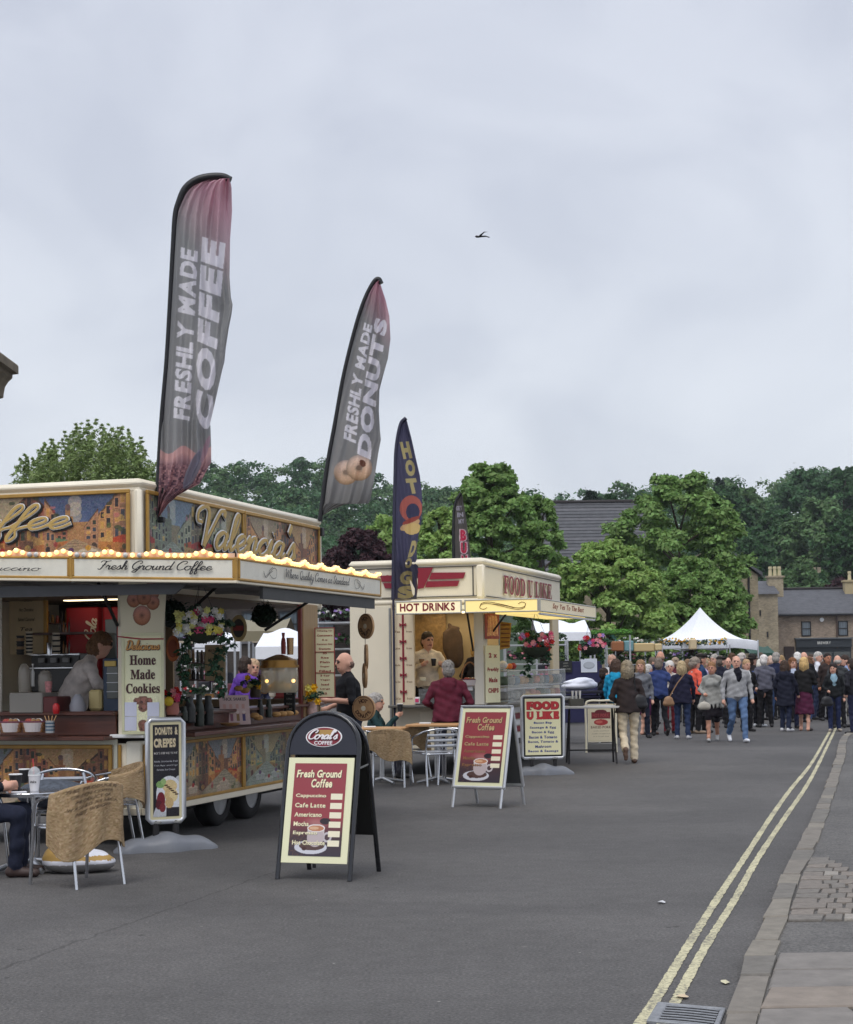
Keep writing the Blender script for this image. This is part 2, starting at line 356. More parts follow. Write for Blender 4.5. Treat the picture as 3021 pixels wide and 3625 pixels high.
# ---------------------------------------------------------------- raster prints
class Ras:
    def __init__(s, w, h, col=(128, 128, 128)):
        s.w, s.h = w, h; s.a = np.zeros((h, w, 3)); s.a[:] = col
        s.X, s.Y = np.meshgrid((np.arange(w) + .5) / w, (np.arange(h) + .5) / h)   # y up
    def put(s, mask, col, k=1.0):
        m = np.clip(mask.astype(float), 0, 1)[..., None] * k; s.a = s.a * (1 - m) + np.asarray(col, float) * m; return s
    def rect(s, x0, y0, x1, y1, col, k=1.0): return s.put((s.X >= x0) & (s.X < x1) & (s.Y >= y0) & (s.Y < y1), col, k)
    def ell(s, cx, cy, rx, ry, col, k=1.0, soft=0.0, rot=0.0):
        x, y = s.X - cx, (s.Y - cy)
        if rot: x, y = x * math.cos(rot) + y * math.sin(rot), -x * math.sin(rot) + y * math.cos(rot)
        d = np.sqrt((x / rx) ** 2 + (y / ry) ** 2); m = (d < 1) if not soft else np.clip((1 - d) / soft, 0, 1)
        return s.put(m, col, k)
    def arch(s, cx, y0, w, h, col, k=1.0):
        yr = y0 + h - w / 2 * s.w / s.h; s.rect(cx - w / 2, y0, cx + w / 2, yr, col, k)
        return s.put((np.hypot((s.X - cx), (s.Y - yr) * s.h / s.w) < w / 2) & (s.Y >= yr), col, k)
    def poly(s, P, col, k=1.0):
        ins = np.zeros((s.h, s.w), bool); n = len(P)
        for i in range(n):
            (x0, y0), (x1, y1) = P[i], P[(i + 1) % n]
            if y0 == y1: continue
            c = ((s.Y < y0) != (s.Y < y1)) & (s.X < (x1 - x0) * (s.Y - y0) / (y1 - y0) + x0); ins ^= c
        return s.put(ins, col, k)
    def noise(s, amp, cell=4, seed=0, hue=.3):
        r = np.random.default_rng(seed)
        for c, am in ((cell, amp), (max(1, cell // 2), amp * .6), (1, amp * .35)):
            hh, ww = s.h // c + 2, s.w // c + 2; g = r.normal(0, 1, (hh, ww, 1)) + hue * r.normal(0, 1, (hh, ww, 3))
            s.a += am * np.kron(g, np.ones((c, c, 1)))[:s.h, :s.w]
        s.a = np.clip(s.a, 0, 255); return s
    def text(s, body, cx, cy, w, h, col, style='', off=.02, rot=0, shear=0.0, space=.06):
        V, T = text2d(body, style, off, space); V = V.copy(); V[:, 0] += shear * V[:, 1]
        mn, mx = V.min(0), V.max(0); V = (V - (mn + mx) / 2) / (mx - mn)
        if rot == 90: V = np.stack([-V[:, 1], V[:, 0]], 1)   # reading upwards
        if rot == -90: V = np.stack([V[:, 1], -V[:, 0]], 1)
        return s.tris((V * [w, h] + [cx, cy]), T, col)
    def tris(s, V, T, col):
        m = np.zeros((s.h, s.w)); ss = 2
        for t in T:
            p = V[list(t)] * [s.w, s.h]; x0, y0 = np.floor(p.min(0)).astype(int); x1, y1 = np.ceil(p.max(0)).astype(int)
            x0, y0, x1, y1 = max(x0, 0), max(y0, 0), min(x1, s.w), min(y1, s.h)
            if x1 <= x0 or y1 <= y0: continue
            gx, gy = np.meshgrid(x0 + (np.arange((x1 - x0) * ss) + .5) / ss, y0 + (np.arange((y1 - y0) * ss) + .5) / ss)
            (ax, ay), (bx, by), (cx, cy) = p; d = (by - cy) * (ax - cx) + (cx - bx) * (ay - cy)
            if abs(d) < 1e-9: continue
            l1 = ((by - cy) * (gx - cx) + (cx - bx) * (gy - cy)) / d; l2 = ((cy - ay) * (gx - cx) + (ax - cx) * (gy - cy)) / d
            ins = ((l1 >= 0) & (l2 >= 0) & (l1 + l2 <= 1)).astype(float)
            m[y0:y1, x0:x1] += ins.reshape(y1 - y0, ss, x1 - x0, ss).mean((1, 3))
        return s.put(np.minimum(m, 1), col)
    def strokes(s, st, cx, cy, w, h, wt, col):
        A = np.array([tuple(p[:2]) for q in st for p in q]); mn, mx = A.min(0), A.max(0)
        m = np.zeros((s.h, s.w))
        for q in st:
            B = [(np.array(p[:2]) - (mn + mx) / 2) / (mx - mn) * [w, h] + [cx, cy] for p in q]
            for p0, p1 in zip(B, B[1:]):
                d = p1 - p0; L = (d[0] * s.w) ** 2 + (d[1] * s.h) ** 2 + 1e-9
                t = np.clip(((s.X - p0[0]) * d[0] * s.w ** 2 + (s.Y - p0[1]) * d[1] * s.h ** 2) / L, 0, 1)
                dist = np.hypot((s.X - p0[0] - t * d[0]) * s.w, (s.Y - p0[1] - t * d[1]) * s.h); m = np.maximum(m, np.clip(wt - dist + .5, 0, 1))
        return s.put(m, col)
    def obj(s, name, fn, parent, m=None, smooth=True):
        """fn(u,v) arrays -> (n,3)"""
        u, v = np.meshgrid(np.linspace(0, 1, s.w), np.linspace(0, 1, s.h)); V = fn(u.ravel(), v.ravel())
        i = np.arange(s.w * s.h).reshape(s.h, s.w); q = np.stack([i[:-1, :-1], i[:-1, 1:], i[1:, 1:], i[1:, :-1]], -1).reshape(-1, 4)
        me = mesh_np(name, V, q, m or print_mat(), smooth=smooth)
        c = np.ones((s.w * s.h, 4), np.float32); c[:, :3] = lin(np.clip(s.a.reshape(-1, 3), 0, 255))
        at = me.color_attributes.new('Col', 'FLOAT_COLOR', 'POINT'); at.data.foreach_set('color', c.ravel())
        return link(name, me, parent)
def flat_map(M, w, h):
    R = np.array(M)
    def fn(u, v):
        p = np.stack([(u - .5) * w, (v - .5) * h, np.zeros_like(u), np.ones_like(u)], 0); return (R @ p).T[:, :3]
    return fn
# ================================================================ ground
def asphalt(name, base, seam=None, patch=None):
    m = bpy.data.materials.new(name); m.use_nodes = True; t = m.node_tree; b = t.nodes['Principled BSDF']
    tx = N(t, 'ShaderNodeTexCoord'); co = tx.outputs['Object']
    big = N(t, 'ShaderNodeTexNoise'); big.inputs['Scale'].default_value = .55; big.inputs['Detail'].default_value = 6; big.inputs['Roughness'].default_value = .6
    fine = N(t, 'ShaderNodeTexNoise'); fine.inputs['Scale'].default_value = 55; fine.inputs['Detail'].default_value = 3; fine.inputs['Roughness'].default_value = .7
    mid = N(t, 'ShaderNodeTexNoise'); mid.inputs['Scale'].default_value = 7; mid.inputs['Detail'].default_value = 5
    vor = N(t, 'ShaderNodeTexVoronoi'); vor.inputs['Scale'].default_value = 95
    sp = N(t, 'ShaderNodeTexNoise'); sp.inputs['Scale'].default_value = 16; sp.inputs['Detail'].default_value = 2
    for n in (big, fine, mid, vor, sp): t.links.new(co, n.inputs['Vector'])
    c = lin(base)
    r1 = ramp(t, [(.3, c * .86), (.7, c * 1.13)]); t.links.new(big.outputs['Fac'], r1.inputs[0])
    r2 = ramp(t, [(.28, (.50, .50, .51)), (.52, (1, 1, 1)), (.75, (1.7, 1.68, 1.64))]); t.links.new(fine.outputs['Fac'], r2.inputs[0])
    r3 = ramp(t, [(.3, (.9, .9, .9)), (.7, (1.1, 1.1, 1.1))]); t.links.new(mid.outputs['Fac'], r3.inputs[0])
    r4 = ramp(t, [(.765, (0, 0, 0)), (.79, (1, 1, 1))]); t.links.new(sp.outputs['Fac'], r4.inputs[0])
    m1 = N(t, 'ShaderNodeMix', data_type='RGBA', blend_type='MULTIPLY'); m1.inputs[0].default_value = 1
    m2 = N(t, 'ShaderNodeMix', data_type='RGBA', blend_type='MULTIPLY'); m2.inputs[0].default_value = 1
    t.links.new(r1.outputs[0], m1.inputs[6]); t.links.new(r2.outputs[0], m1.inputs[7]); t.links.new(m1.outputs[2], m2.inputs[6]); t.links.new(r3.outputs[0], m2.inputs[7])
    m3 = N(t, 'ShaderNodeMix', data_type='RGBA'); t.links.new(r4.outputs[0], m3.inputs[0]); t.links.new(m2.outputs[2], m3.inputs[6]); m3.inputs[7].default_value = (*lin((150, 148, 142)), 1)
    last = m3.outputs[2]
    for sc_, th, col, k in ((2.3, .035, (.42, .42, .43), .8), (1.6, .03, (1.5, 1.48, 1.44), .8), (.9, .02, (.5, .49, .48), .7)):      # gum spots and scuffs
        vg = N(t, 'ShaderNodeTexVoronoi'); vg.inputs['Scale'].default_value = sc_; t.links.new(co, vg.inputs['Vector']); lt = N(t, 'ShaderNodeMath', operation='LESS_THAN'); lt.inputs[1].default_value = th; t.links.new(vg.outputs['Distance'], lt.inputs[0])
        mg = N(t, 'ShaderNodeMix', data_type='RGBA', blend_type='MULTIPLY'); t.links.new(lt.outputs[0], mg.inputs[0]); t.links.new(last, mg.inputs[6]); mg.inputs[7].default_value = (*col, 1); last = mg.outputs[2]
    st = N(t, 'ShaderNodeTexNoise'); st.inputs['Scale'].default_value = .22; st.inputs['Detail'].default_value = 7; st.inputs['Distortion'].default_value = 1.2; t.links.new(co, st.inputs['Vector']); rs = ramp(t, [(.34, (.80, .80, .81)), (.5, (1, 1, 1)), (.66, (1.13, 1.12, 1.11))]); t.links.new(st.outputs['Fac'], rs.inputs[0])
    mt = N(t, 'ShaderNodeMix', data_type='RGBA', blend_type='MULTIPLY'); mt.inputs[0].default_value = 1; t.links.new(last, mt.inputs[6]); t.links.new(rs.outputs[0], mt.inputs[7]); last = mt.outputs[2]
    if seam:
        (x0, y0), (x1, y1) = seam; d = Vector((x1 - x0, y1 - y0)).normalized(); nx, ny = -d.y, d.x
        sx = N(t, 'ShaderNodeSeparateXYZ'); t.links.new(co, sx.inputs[0])
        def math_(op, a, b_=None):
            n = N(t, 'ShaderNodeMath', operation=op)
            for i, v in enumerate((a, b_)):
                if v is None: continue
                if isinstance(v, (int, float)): n.inputs[i].default_value = v
                else: t.links.new(v, n.inputs[i])
            return n.outputs[0]
        dist = math_('ADD', math_('ADD', math_('MULTIPLY', sx.outputs[0], nx), math_('MULTIPLY', sx.outputs[1], ny)), -(x0 * nx + y0 * ny))
        wob = math_('MULTIPLY', math_('SUBTRACT', mid.outputs['Fac'], .5), .12)
        dd = math_('ADD', dist, wob)
        along = math_('ADD', math_('ADD', math_('MULTIPLY', sx.outputs[0], d.x), math_('MULTIPLY', sx.outputs[1], d.y)), -(x0 * d.x + y0 * d.y)); seg = math_('LESS_THAN', along, math.hypot(x1 - x0, y1 - y0))
        line = math_('LESS_THAN', math_('ABSOLUTE', dd), math_('MULTIPLY', fine.outputs['Fac'], .022))
        side = math_('MULTIPLY', math_('MULTIPLY', math_('GREATER_THAN', dd, 0.0), seg), .0)
        ms = N(t, 'ShaderNodeMix', data_type='RGBA', blend_type='MULTIPLY'); t.links.new(side, ms.inputs[0]); t.links.new(last, ms.inputs[6]); ms.inputs[7].default_value = (.45, .44, .44, 1)
        ml = N(t, 'ShaderNodeMix', data_type='RGBA', blend_type='MULTIPLY'); t.links.new(math_('MULTIPLY', math_('MULTIPLY', line, seg), .4), ml.inputs[0]); t.links.new(ms.outputs[2], ml.inputs[6]); ml.inputs[7].default_value = (.2, .19, .19, 1)
        last = ml.outputs[2]
    t.links.new(last, b.inputs['Base Color']); b.inputs['Roughness'].default_value = .82; b.inputs['Specular IOR Level'].default_value = .35
    bp = N(t, 'ShaderNodeBump'); bp.inputs['Strength'].default_value = .55; bp.inputs['Distance'].default_value = .006
    t.links.new(vor.outputs['Distance'], bp.inputs['Height']); t.links.new(bp.outputs[0], b.inputs['Normal'])
    MATS[name] = m; return m
s0, s1 = gp(-50, 3450), gp(990, 3080)
road_m = asphalt('asphalt', (87, 85, 84), seam=((s0.x, s0.y), (s1.x, s1.y)))
pave_m = asphalt('pavement_asphalt', (96, 94, 92))
b = MB(); S = 900.0
b.quad((-S, -60, 0), (S, -60, 0), (S, 1800, 0), (-S, 1800, 0)); road = struct(b.build('road', road_m))
def K(x, y): return gp(2200 + .488 * x, 2600 + .488 * y)
def smooth_line(P, n=8):
    return [Vector((p.x, p.y, 0)) for p in bez([(p.x, p.y) for p in P], n)]
near = 1.0
kerb_o = [K(x, y) for x, y in ((770, 2100), (830, 1900), (890, 1700), (985, 1500), (1045, 1350), (1110, 1200), (1165, 1050), (1212, 950), (1285, 840), (1350, 700), (1420, 550), (1500, 350), (1556, 190), (1640, 0))]
kerb_i = [K(x, y) for x, y in ((985, 2100), (1058, 1900), (1110, 1700), (1165, 1500), (1215, 1350), (1265, 1200), (1312, 1050), (1360, 950), (1415, 840), (1470, 700), (1520, 550), (1580, 350), (1625, 190), (1688, 0))]
d0 = (kerb_o[0] - kerb_o[2]); d1 = kerb_o[-1] - kerb_o[-2]
ko = [kerb_o[0] + d0 * 3.2] + kerb_o + [kerb_o[-1] + d1 * 1.0 + Vector((1, 0, 0)), kerb_o[-1] + d1 * 2 + Vector((5, 0, 0))]
ki = [kerb_i[0] + d0 * 3.2] + kerb_i + [kerb_i[-1] + d1 * 1.0 + Vector((1, 0, 0)), kerb_i[-1] + d1 * 2 + Vector((5, 0, 0))]
KO, KI = smooth_line(ko, 12), smooth_line(ki, 12)
# pavement sheet
b = MB(); zp = .030
for a0, a1 in zip(KI, KI[1:]):
    b.quad((a0.x - .02, a0.y, zp), (40, a0.y, zp), (40, a1.y, zp), (a1.x - .02, a1.y, zp))
pavement = struct(b.build('pavement', pave_m))
# kerb stones
kerb = struct(empty('kerb'))
kst = [mat('kerb_stone%d' % i, c, .85, var=.22, vscale=9, bump=.35, bscale=70) for i, c in enumerate([(118, 112, 104), (108, 104, 98), (124, 118, 108)])]
L = [0]
for a0, a1 in zip(KO, KO[1:]): L.append(L[-1] + (a1 - a0).length)
def at(line, s):
    for i in range(len(L) - 1):
        if L[i + 1] >= s:
            t = (s - L[i]) / (L[i + 1] - L[i]); return line[i].lerp(line[i + 1], t)
    return line[-1]
rk = random.Random(3); s = .2
while s < L[-1] - .5:
    ln = rk.choice([.62, .78, .95, .9, .55]); e = min(s + ln, L[-1]); g = .006
    P = [at(KO, s + g), at(KI, s + g), at(KI, e - g), at(KO, e - g)]; z = .045 + rk.uniform(-.006, .006); j = [Vector((rk.uniform(-.012, .012), rk.uniform(-.008, .008), 0)) for _ in P]
    Q = [p + q for p, q in zip(P, j)]; c = sum(Q, Vector()) / 4
    b = MB(); top = [Vector((*(c + (q - c) * .965).xy, z + rk.uniform(-.003, .003))) for q in Q]; mid_ = [Vector((*q.xy, z - .012)) for q in Q]; bot = [Vector((*q.xy, -.05)) for q in Q]
    b.add(bot + mid_ + top, [(8, 9, 10, 11)] + [(k * 4 + i, k * 4 + (i + 1) % 4, k * 4 + 4 + (i + 1) % 4, k * 4 + 4 + i) for k in (0, 1) for i in range(4)])
    b.build('kerb_stone', rk.choice(kst), kerb); s = e
# flagstones (near) and setts (mid) let into the pavement
fl_m = [mat('flagstone%d' % i, c, .8, var=.2, vscale=7, bump=.3, bscale=60) for i, c in enumerate([(124, 117, 109), (114, 109, 103), (130, 120, 110), (119, 114, 109)])]
se_m = [mat('sett%d' % i, c, .85, var=.25, vscale=20, bump=.4, bscale=80) for i, c in enumerate([(116, 109, 102), (111, 106, 100), (122, 114, 106), (142, 136, 128)])]
def slab(name, x0, y0, x1, y1, z, m, parent, rr, j=.006, sk=0.0, sk2=0.0):
    b = MB(); pts = [(x0, y0), (x1, y0), (x1 + sk2, y1), (x0 + sk, y1)]; pts = [(x + rr.uniform(-j, j), y + rr.uniform(-j, j)) for x, y in pts]
    cx, cy = (x0 + x1) / 2, (y0 + y1) / 2; tz = [z + rr.uniform(-.003, .003) for _ in pts]
    top = [(x + (cx - x) * .03, y + (cy - y) * .03, q) for (x, y), q in zip(pts, tz)]; md = [(x, y, q - .008) for (x, y), q in zip(pts, tz)]; bt = [(x, y, z - .06) for x, y in pts]
    b.add(bt + md + top, [(8, 9, 10, 11)] + [(k * 4 + i, k * 4 + (i + 1) % 4, k * 4 + 4 + (i + 1) % 4, k * 4 + 4 + i) for k in (0, 1) for i in range(4)])
    return b.build(name, m, parent)
def kin(y):
    for a0, a1 in zip(KI, KI[1:]):
        if a0.y <= y <= a1.y: return a0.x + (a1.x - a0.x) * (y - a0.y) / (a1.y - a0.y + 1e-9)
    return KI[0].x
rr = random.Random(5); ys = [5.9, 6.5, 7.05, 7.68, 8.16, 8.60, 9.12]
for y0, y1 in zip(ys, ys[1:]):
    x = kin(y0) + .012; sk = kin(y1) - kin(y0)
    while x < 3.6:
        w = rr.uniform(.55, .95); slab('flagstone', x, y0 + .008, x + w - .012, y1 - .008, .046, rr.choice(fl_m), pavement, rr, sk=sk); sk = 0.0; x += w
y = 10.25; row = 0
while y < 13.7:
    x = kin(y) + .012; first = True
    while x < 3.0:
        wd = .098 if not first else (.15 if row % 2 else .21)
        slab('sett', x, y + .006, x + wd, y + .222, .046 + rr.uniform(-.004, .004), se_m[3] if rr.random() < .02 else rr.choice(se_m[:3]), pavement, rr, .007, sk=kin(y + .22) - kin(y), sk2=kin(y + .22) - kin(y)); x += wd + .014; first = False
    y += .232; row += 1
# double yellow lines
ym = bpy.data.materials.new('road_paint'); ym.use_nodes = True; t = ym.node_tree; bs = t.nodes['Principled BSDF']
tx = N(t, 'ShaderNodeTexCoord'); n1 = N(t, 'ShaderNodeTexNoise'); n1.inputs['Scale'].default_value = 38; n1.inputs['Detail'].default_value = 5; n1.inputs['Roughness'].default_value = .75
n2 = N(t, 'ShaderNodeTexNoise'); n2.inputs['Scale'].default_value = 1.7
t.links.new(tx.outputs['Object'], n1.inputs[0]); t.links.new(tx.outputs['Object'], n2.inputs[0])
ad = N(t, 'ShaderNodeMath', operation='ADD'); t.links.new(n1.outputs['Fac'], ad.inputs[0]); mm = N(t, 'ShaderNodeMath', operation='MULTIPLY'); t.links.new(n2.outputs['Fac'], mm.inputs[0]); mm.inputs[1].default_value = .35; t.links.new(mm.outputs[0], ad.inputs[1])
r = ramp(t, [(.56, lin((112, 108, 100))), (.70, lin((188, 181, 146))), (.88, lin((208, 202, 170)))]); t.links.new(ad.outputs[0], r.inputs[0]); t.links.new(r.outputs[0], bs.inputs['Base Color']); bs.inputs['Roughness'].default_value = .75
yl = [K(x, y) for x, y in ((150, 2080), (235, 1955), (327, 1800), (508, 1500), (695, 1200), (893, 900), (1088, 600), (1230, 400), (1385, 205), (1503, 0))]
yr = [K(x, y) for x, y in ((312, 2080), (385, 1960), (470, 1800), (637, 1500), (825, 1200), (990, 905), (1192, 600), (1330, 400), (1425, 230), (1537, 0))]
for k, P in enumerate((yl, yr)):
    a = P[0] + (P[0] - P[2]) * 2.2; P = [a] + P + [P[-1] + (P[-1] - P[-2]) * 1.0]
    C = smooth_line(P, 30); b = MB(); rw = random.Random(k); ww = .0
    for i in range(len(C) - 1):
        p, q = C[i], C[i + 1]; d = (q - p).normalized(); n_ = Vector((d.y, -d.x, 0)); h0 = .0265 + rw.uniform(-.004, .004)
        if i == 0: ww = h0
        b.quad(p - n_ * ww + Vector((0, 0, .004)), p + n_ * ww + Vector((0, 0, .004)), q + n_ * h0 + Vector((0, 0, .004)), q - n_ * h0 + Vector((0, 0, .004))); ww = h0
    struct(b.build('road_line', ym))
# drain grate
A_, B_, C_, D_ = (gp(2200 + .488 * x, 2600 + .488 * y) for x, y in ((185, 2095), (265, 1963), (762, 2008), (700, 2130)))
gx = (C_ - B_); gy = (A_ - B_); gy = gy * (.42 / gy.length)
dr = empty('drain_grate', 'grey iron drain grate beside the kerb across the yellow lines', 'drain grate', (B_.x, B_.y, 0))
iron = mat('cast_iron', (132, 134, 138), .55, .3, var=.25, vscale=25, bump=.2)
gxn = gx.normalized(); Lx = gx.length; Ly = gy.length; gyn = gy.normalized()
Mg = face_M((0, 0, .006), gxn, -gyn)
b = MB(); fr = .026
for c, d in (((Lx / 2, -fr / 2, 0), (Lx, fr, .02)), ((Lx / 2, -Ly + fr / 2, 0), (Lx, fr, .02)), ((fr, -Ly / 2, 0), (2 * fr, Ly - 2 * fr, .0196)), ((Lx - fr / 2, -Ly / 2, 0), (fr, Ly - 2 * fr, .0196))): b.cbox(c, d, .004, Mg)
b.build('frame', iron, dr)
b = MB(); b.box((Lx / 2, -Ly / 2, -.002), (Lx - .06, Ly - .04, .004), Mg); b.build('pit', mat('pit_dark', (14, 14, 15), .9), dr)
for i in range(7):
    yy = -fr - .02 - i * (Ly - 2 * fr - .03) / 6.2; b = MB(); P = [Mg @ Vector((2 * fr + (Lx - 3 * fr) * k / 8, yy + .012 * math.sin(math.pi * k / 8), .004)) for k in range(9)]
    b.tube(P, .013, 6, flat=.25, up=(0, 0, 1)); b.build('bar', iron, dr)
b = MB(); rl = random.Random(8)
# small litter on the road
for px, py, c in ((2570, 3483, 'leaf'), (2344, 3199, 'paper'), (2415, 3535, 'leaf2')):
    g = gp(px, py); b = MB(); pts = [(g.x + .035 * math.cos(a) * rl.uniform(.5, 1), g.y + .05 * math.sin(a) * rl.uniform(.5, 1), .006 + rl.uniform(0, .012)) for a in np.linspace(0, 5.4, 6)]
    b.add(pts + [(g.x, g.y, .02)], [(i, (i + 1) % 6, 6) for i in range(6)])
    o = b.build('litter_scrap', mat('litter_' + c, {'leaf': (196, 190, 160), 'paper': (205, 205, 208), 'leaf2': (200, 180, 150)}[c], .8)); tag(o, {'leaf': 'pale litter scrap lying between kerb and worn yellow line', 'paper': 'white paper scrap lying out on the open asphalt', 'leaf2': 'tan leaf scrap beside the drain grate'}[c], 'litter')

# ================================================================ foliage
def leaves(centers, radii, per, size, seed, up=.55, rnd=.7, squash=.8, shell=(.55, 1.05), long=1.0, ragged=.09):
    r = np.random.default_rng(seed); C = np.repeat(np.asarray(centers, float), per, 0); R = np.repeat(np.asarray(radii, float), per)
    n = len(C); d = r.normal(0, 1, (n, 3)); d /= np.linalg.norm(d, axis=1, keepdims=True)
    d[:, 2] = np.where(d[:, 2] < -.35, -d[:, 2], d[:, 2])
    p = C + d * (R * r.uniform(shell[0], shell[1], n))[:, None] * [1, 1, squash]
    rg_ = r.random(n) < ragged; p += np.where(rg_[:, None], d * (R * r.uniform(.05, .45, n))[:, None], 0)
    nm = d + np.array([0, 0, up]) + r.normal(0, rnd, (n, 3)); nm /= np.linalg.norm(nm, axis=1, keepdims=True)
    a = r.normal(0, 1, (n, 3)); t = np.cross(nm, a); t /= np.linalg.norm(t, axis=1, keepdims=True); u = np.cross(nm, t)
    s = size * r.uniform(.55, 1.3, n)[:, None]
    V = np.stack([p - t * s * long, p - u * s * .62 - nm * s * .12, p + t * s * long, p + u * s * .62 - nm * s * .12], 1).reshape(-1, 3)
    return V, np.arange(4 * n).reshape(n, 4)
def crown_blobs(rx, ry, z0, z1, n, seed, taper=.35, br=(.2, .32)):
    r = np.random.default_rng(seed); C = []; R = []
    for i in range(n):
        f = (i + r.uniform()) / n; z = z0 + (z1 - z0) * f
        prof = math.sin(math.pi * min(1, .18 + .82 * (f ** (.5 + taper)))) ** .6 if f < .97 else .3
        a = i * 2.39996 + r.normal(0, .3); q = r.uniform(.35, .95) ** .6 * prof
        C.append((rx * q * math.cos(a), ry * q * math.sin(a), z)); R.append(min(rx, ry) * r.uniform(*br) * (1.0 if f < .8 else .8))
    return np.array(C), np.array(R)
LEAF = {k: mat('leaf_' + k, c, .6, isl=.28, var=.22, vscale=1.3, spec=.25, transl=.3) for k, c in dict(green=(120, 150, 84), bright=(142, 170, 94), dark=(66, 98, 60), hill=(72, 104, 68), hill2=(96, 124, 80), willow=(138, 156, 100), purple=(66, 42, 48), pine=(44, 64, 48)).items()}
BARK = mat('bark', (74, 64, 54), .9, var=.3, vscale=12, bump=.5, bscale=30)
def tree(name, label, base, rx, z0, z1, kind, n, per, size, seed, taper=.35, br=(.2, .32), long=1.0, group=None, up=.55, ry=None, cat='tree', trunk=.16, parent=None, squash=.8):
    t = empty(name, label, cat, base, 0, group, parent)
    C, R = crown_blobs(rx, ry or rx, z0, z1, n, seed, taper, br)
    V, Q = leaves(C, R, per, size, seed + 1, up, long=long, squash=squash)
    link('crown', mesh_np('crown', V, Q, LEAF[kind]), t)
    b = MB(); rr = random.Random(seed); h = z0 + (z1 - z0) * .7
    b.tube([(0, 0, -.1), (.04 * rx, 0, z0 * .6), (0, .03 * rx, h * .6), (0, 0, h)], [trunk * 1.3, trunk, trunk * .7, trunk * .2], 8)
    for i in range(0, len(C), max(1, len(C) // 14)):
        c = C[i]; zz = max(z0 * .5, c[2] - R[i] - .35 * math.hypot(c[0], c[1])); b.tube([(0, 0, min(zz, h)), (c[0] * .5, c[1] * .5, (zz + c[2]) / 2), tuple(c)], [trunk * .45, trunk * .28, trunk * .08], 5)
    b.build('trunk', BARK, t, smooth=60); return t
def tree_px(name, label, px, ytop, hw, Y, kind, seed, ybot=2330, **kw):
    p = dp(px, ytop, Y); k = F / Y; z1 = p.z; z0 = max(.8, dp(px, ybot, Y).z); q = dict(n=60, per=170, size=.24, ry=None); q.update(kw)
    rx = hw / k; q['br'] = q.get('br', (.2, .32)); zt = z1 - rx * .22
    return tree(name, label, (p.x, Y, 0), rx * .86, z0, zt, kind, seed=seed, **q)
# near trees behind the trailers
tree_px('lime_tree', 'tall broad lime tree rising above the slate roof behind the white gazebo', 2400, 1632, 320, 82, 'green', 21, ybot=2330, n=210, per=300, size=.135, taper=.75, br=(.09, .19), squash=.6)
tree_px('lime_tree', 'bright low lime tree in front of the slate roof beside the food kiosk', 2150, 1865, 300, 60, 'bright', 22, ybot=2345, n=190, per=280, size=.105, taper=.3, br=(.09, .18), squash=.6)
tree_px('lime_tree', 'spreading lime tree hanging over the peak of the white gazebo', 2440, 1930, 260, 64, 'green', 23, ybot=2345, n=160, per=280, size=.11, taper=.25, br=(.09, .18), squash=.6)
tree_px('maple_tree', 'large maple tree standing directly behind the food kiosk roof', 1735, 1600, 245, 62, 'green', 24, ybot=2120, n=180, per=280, size=.11, taper=.35, br=(.09, .19), squash=.6)
tree_px('maple_tree', 'lower maple tree between the food kiosk and the slate roof', 1910, 1730, 150, 66, 'green', 25, ybot=2330, n=100, per=270, size=.115, taper=.3, br=(.11, .21), squash=.6)
tree_px('maple_tree', 'low bushy maple right behind the dark bun flag', 1560, 1780, 140, 58, 'bright', 26, ybot=2120, n=80, per=260, size=.10, taper=.3, br=(.12, .22))
tree_px('purple_tree', 'dark purple copper beech behind the hot drinks hatch', 1270, 1850, 190, 72, 'purple', 27, ybot=2200, n=110, per=260, size=.13, taper=.3, br=(.12, .22))
tree_px('shrub_tree', 'small rounded green tree above the copper beech', 1370, 1825, 85, 95, 'bright', 28, ybot=1960, n=26, per=200, size=.26)
wt_ = tree_px('willow_tree', 'loose pale green willow with upright shoots above the coffee trailer roof', 320, 1660, 310, 46, 'willow', 29, ybot=1950, n=170, per=380, size=.034, taper=.4, br=(.08, .16), long=1.9, up=.9)
b = MB(); rr = random.Random(30); VV = []; QQ = []; off = 0
for i in range(95):     # feathery leader shoots
    px = rr.uniform(50, 575); f = 1 - abs(px - 340) / 330; p = dp(px, 1655 - 175 * max(0, f) - rr.uniform(-80, 20), 46 + rr.uniform(-1.5, 1.5)) - Vector(wt_.location)
    C = [(p.x + rr.gauss(0, .06) + k * .03 * rr.uniform(-1, 1), p.y + rr.gauss(0, .06), p.z - .11 * k) for k in range(15)]; R = [.03 + .02 * k for k in range(15)]
    v, q = leaves(C, R, 26, .034, 300 + i, .9, long=1.9); VV.append(v); QQ.append(q + off); off += len(v)
link('shoots', mesh_np('shoots', np.concatenate(VV), np.concatenate(QQ), LEAF['willow']), wt_)

# ================================================================ hill and woods
def hill_z(x, y):
    k = .17 + .055 / (1 + math.exp((x + 8) / 4)) - .075 / (1 + math.exp((x + 52) / 4)) + .012 * math.sin(x * .05) + .02 * (1 / (1 + math.exp(-(x - 40) / 12)))
    return max(0.0, min((y - 165) * k, 25 + 7.0 / (1 + math.exp((x + 8) / 4)) + 3.5 / (1 + math.exp(-(x - 45) / 10)) - 6.5 * math.exp(-((x - 24) / 13) ** 2) - 4.5 * math.exp(-((x - 57) / 5) ** 2) + 1.5 * math.sin(x * .08) + 1.2 * math.sin(x * .21)))
xs = np.linspace(-160, 180, 60); ysn = np.linspace(150, 520, 50)
V = [(x, y, hill_z(x, y) - .05 if y > 152 else -.3) for y in ysn for x in xs]; n = len(xs)
Q = [(j * n + i, j * n + i + 1, (j + 1) * n + i + 1, (j + 1) * n + i) for j in range(len(ysn) - 1) for i in range(n - 1)]
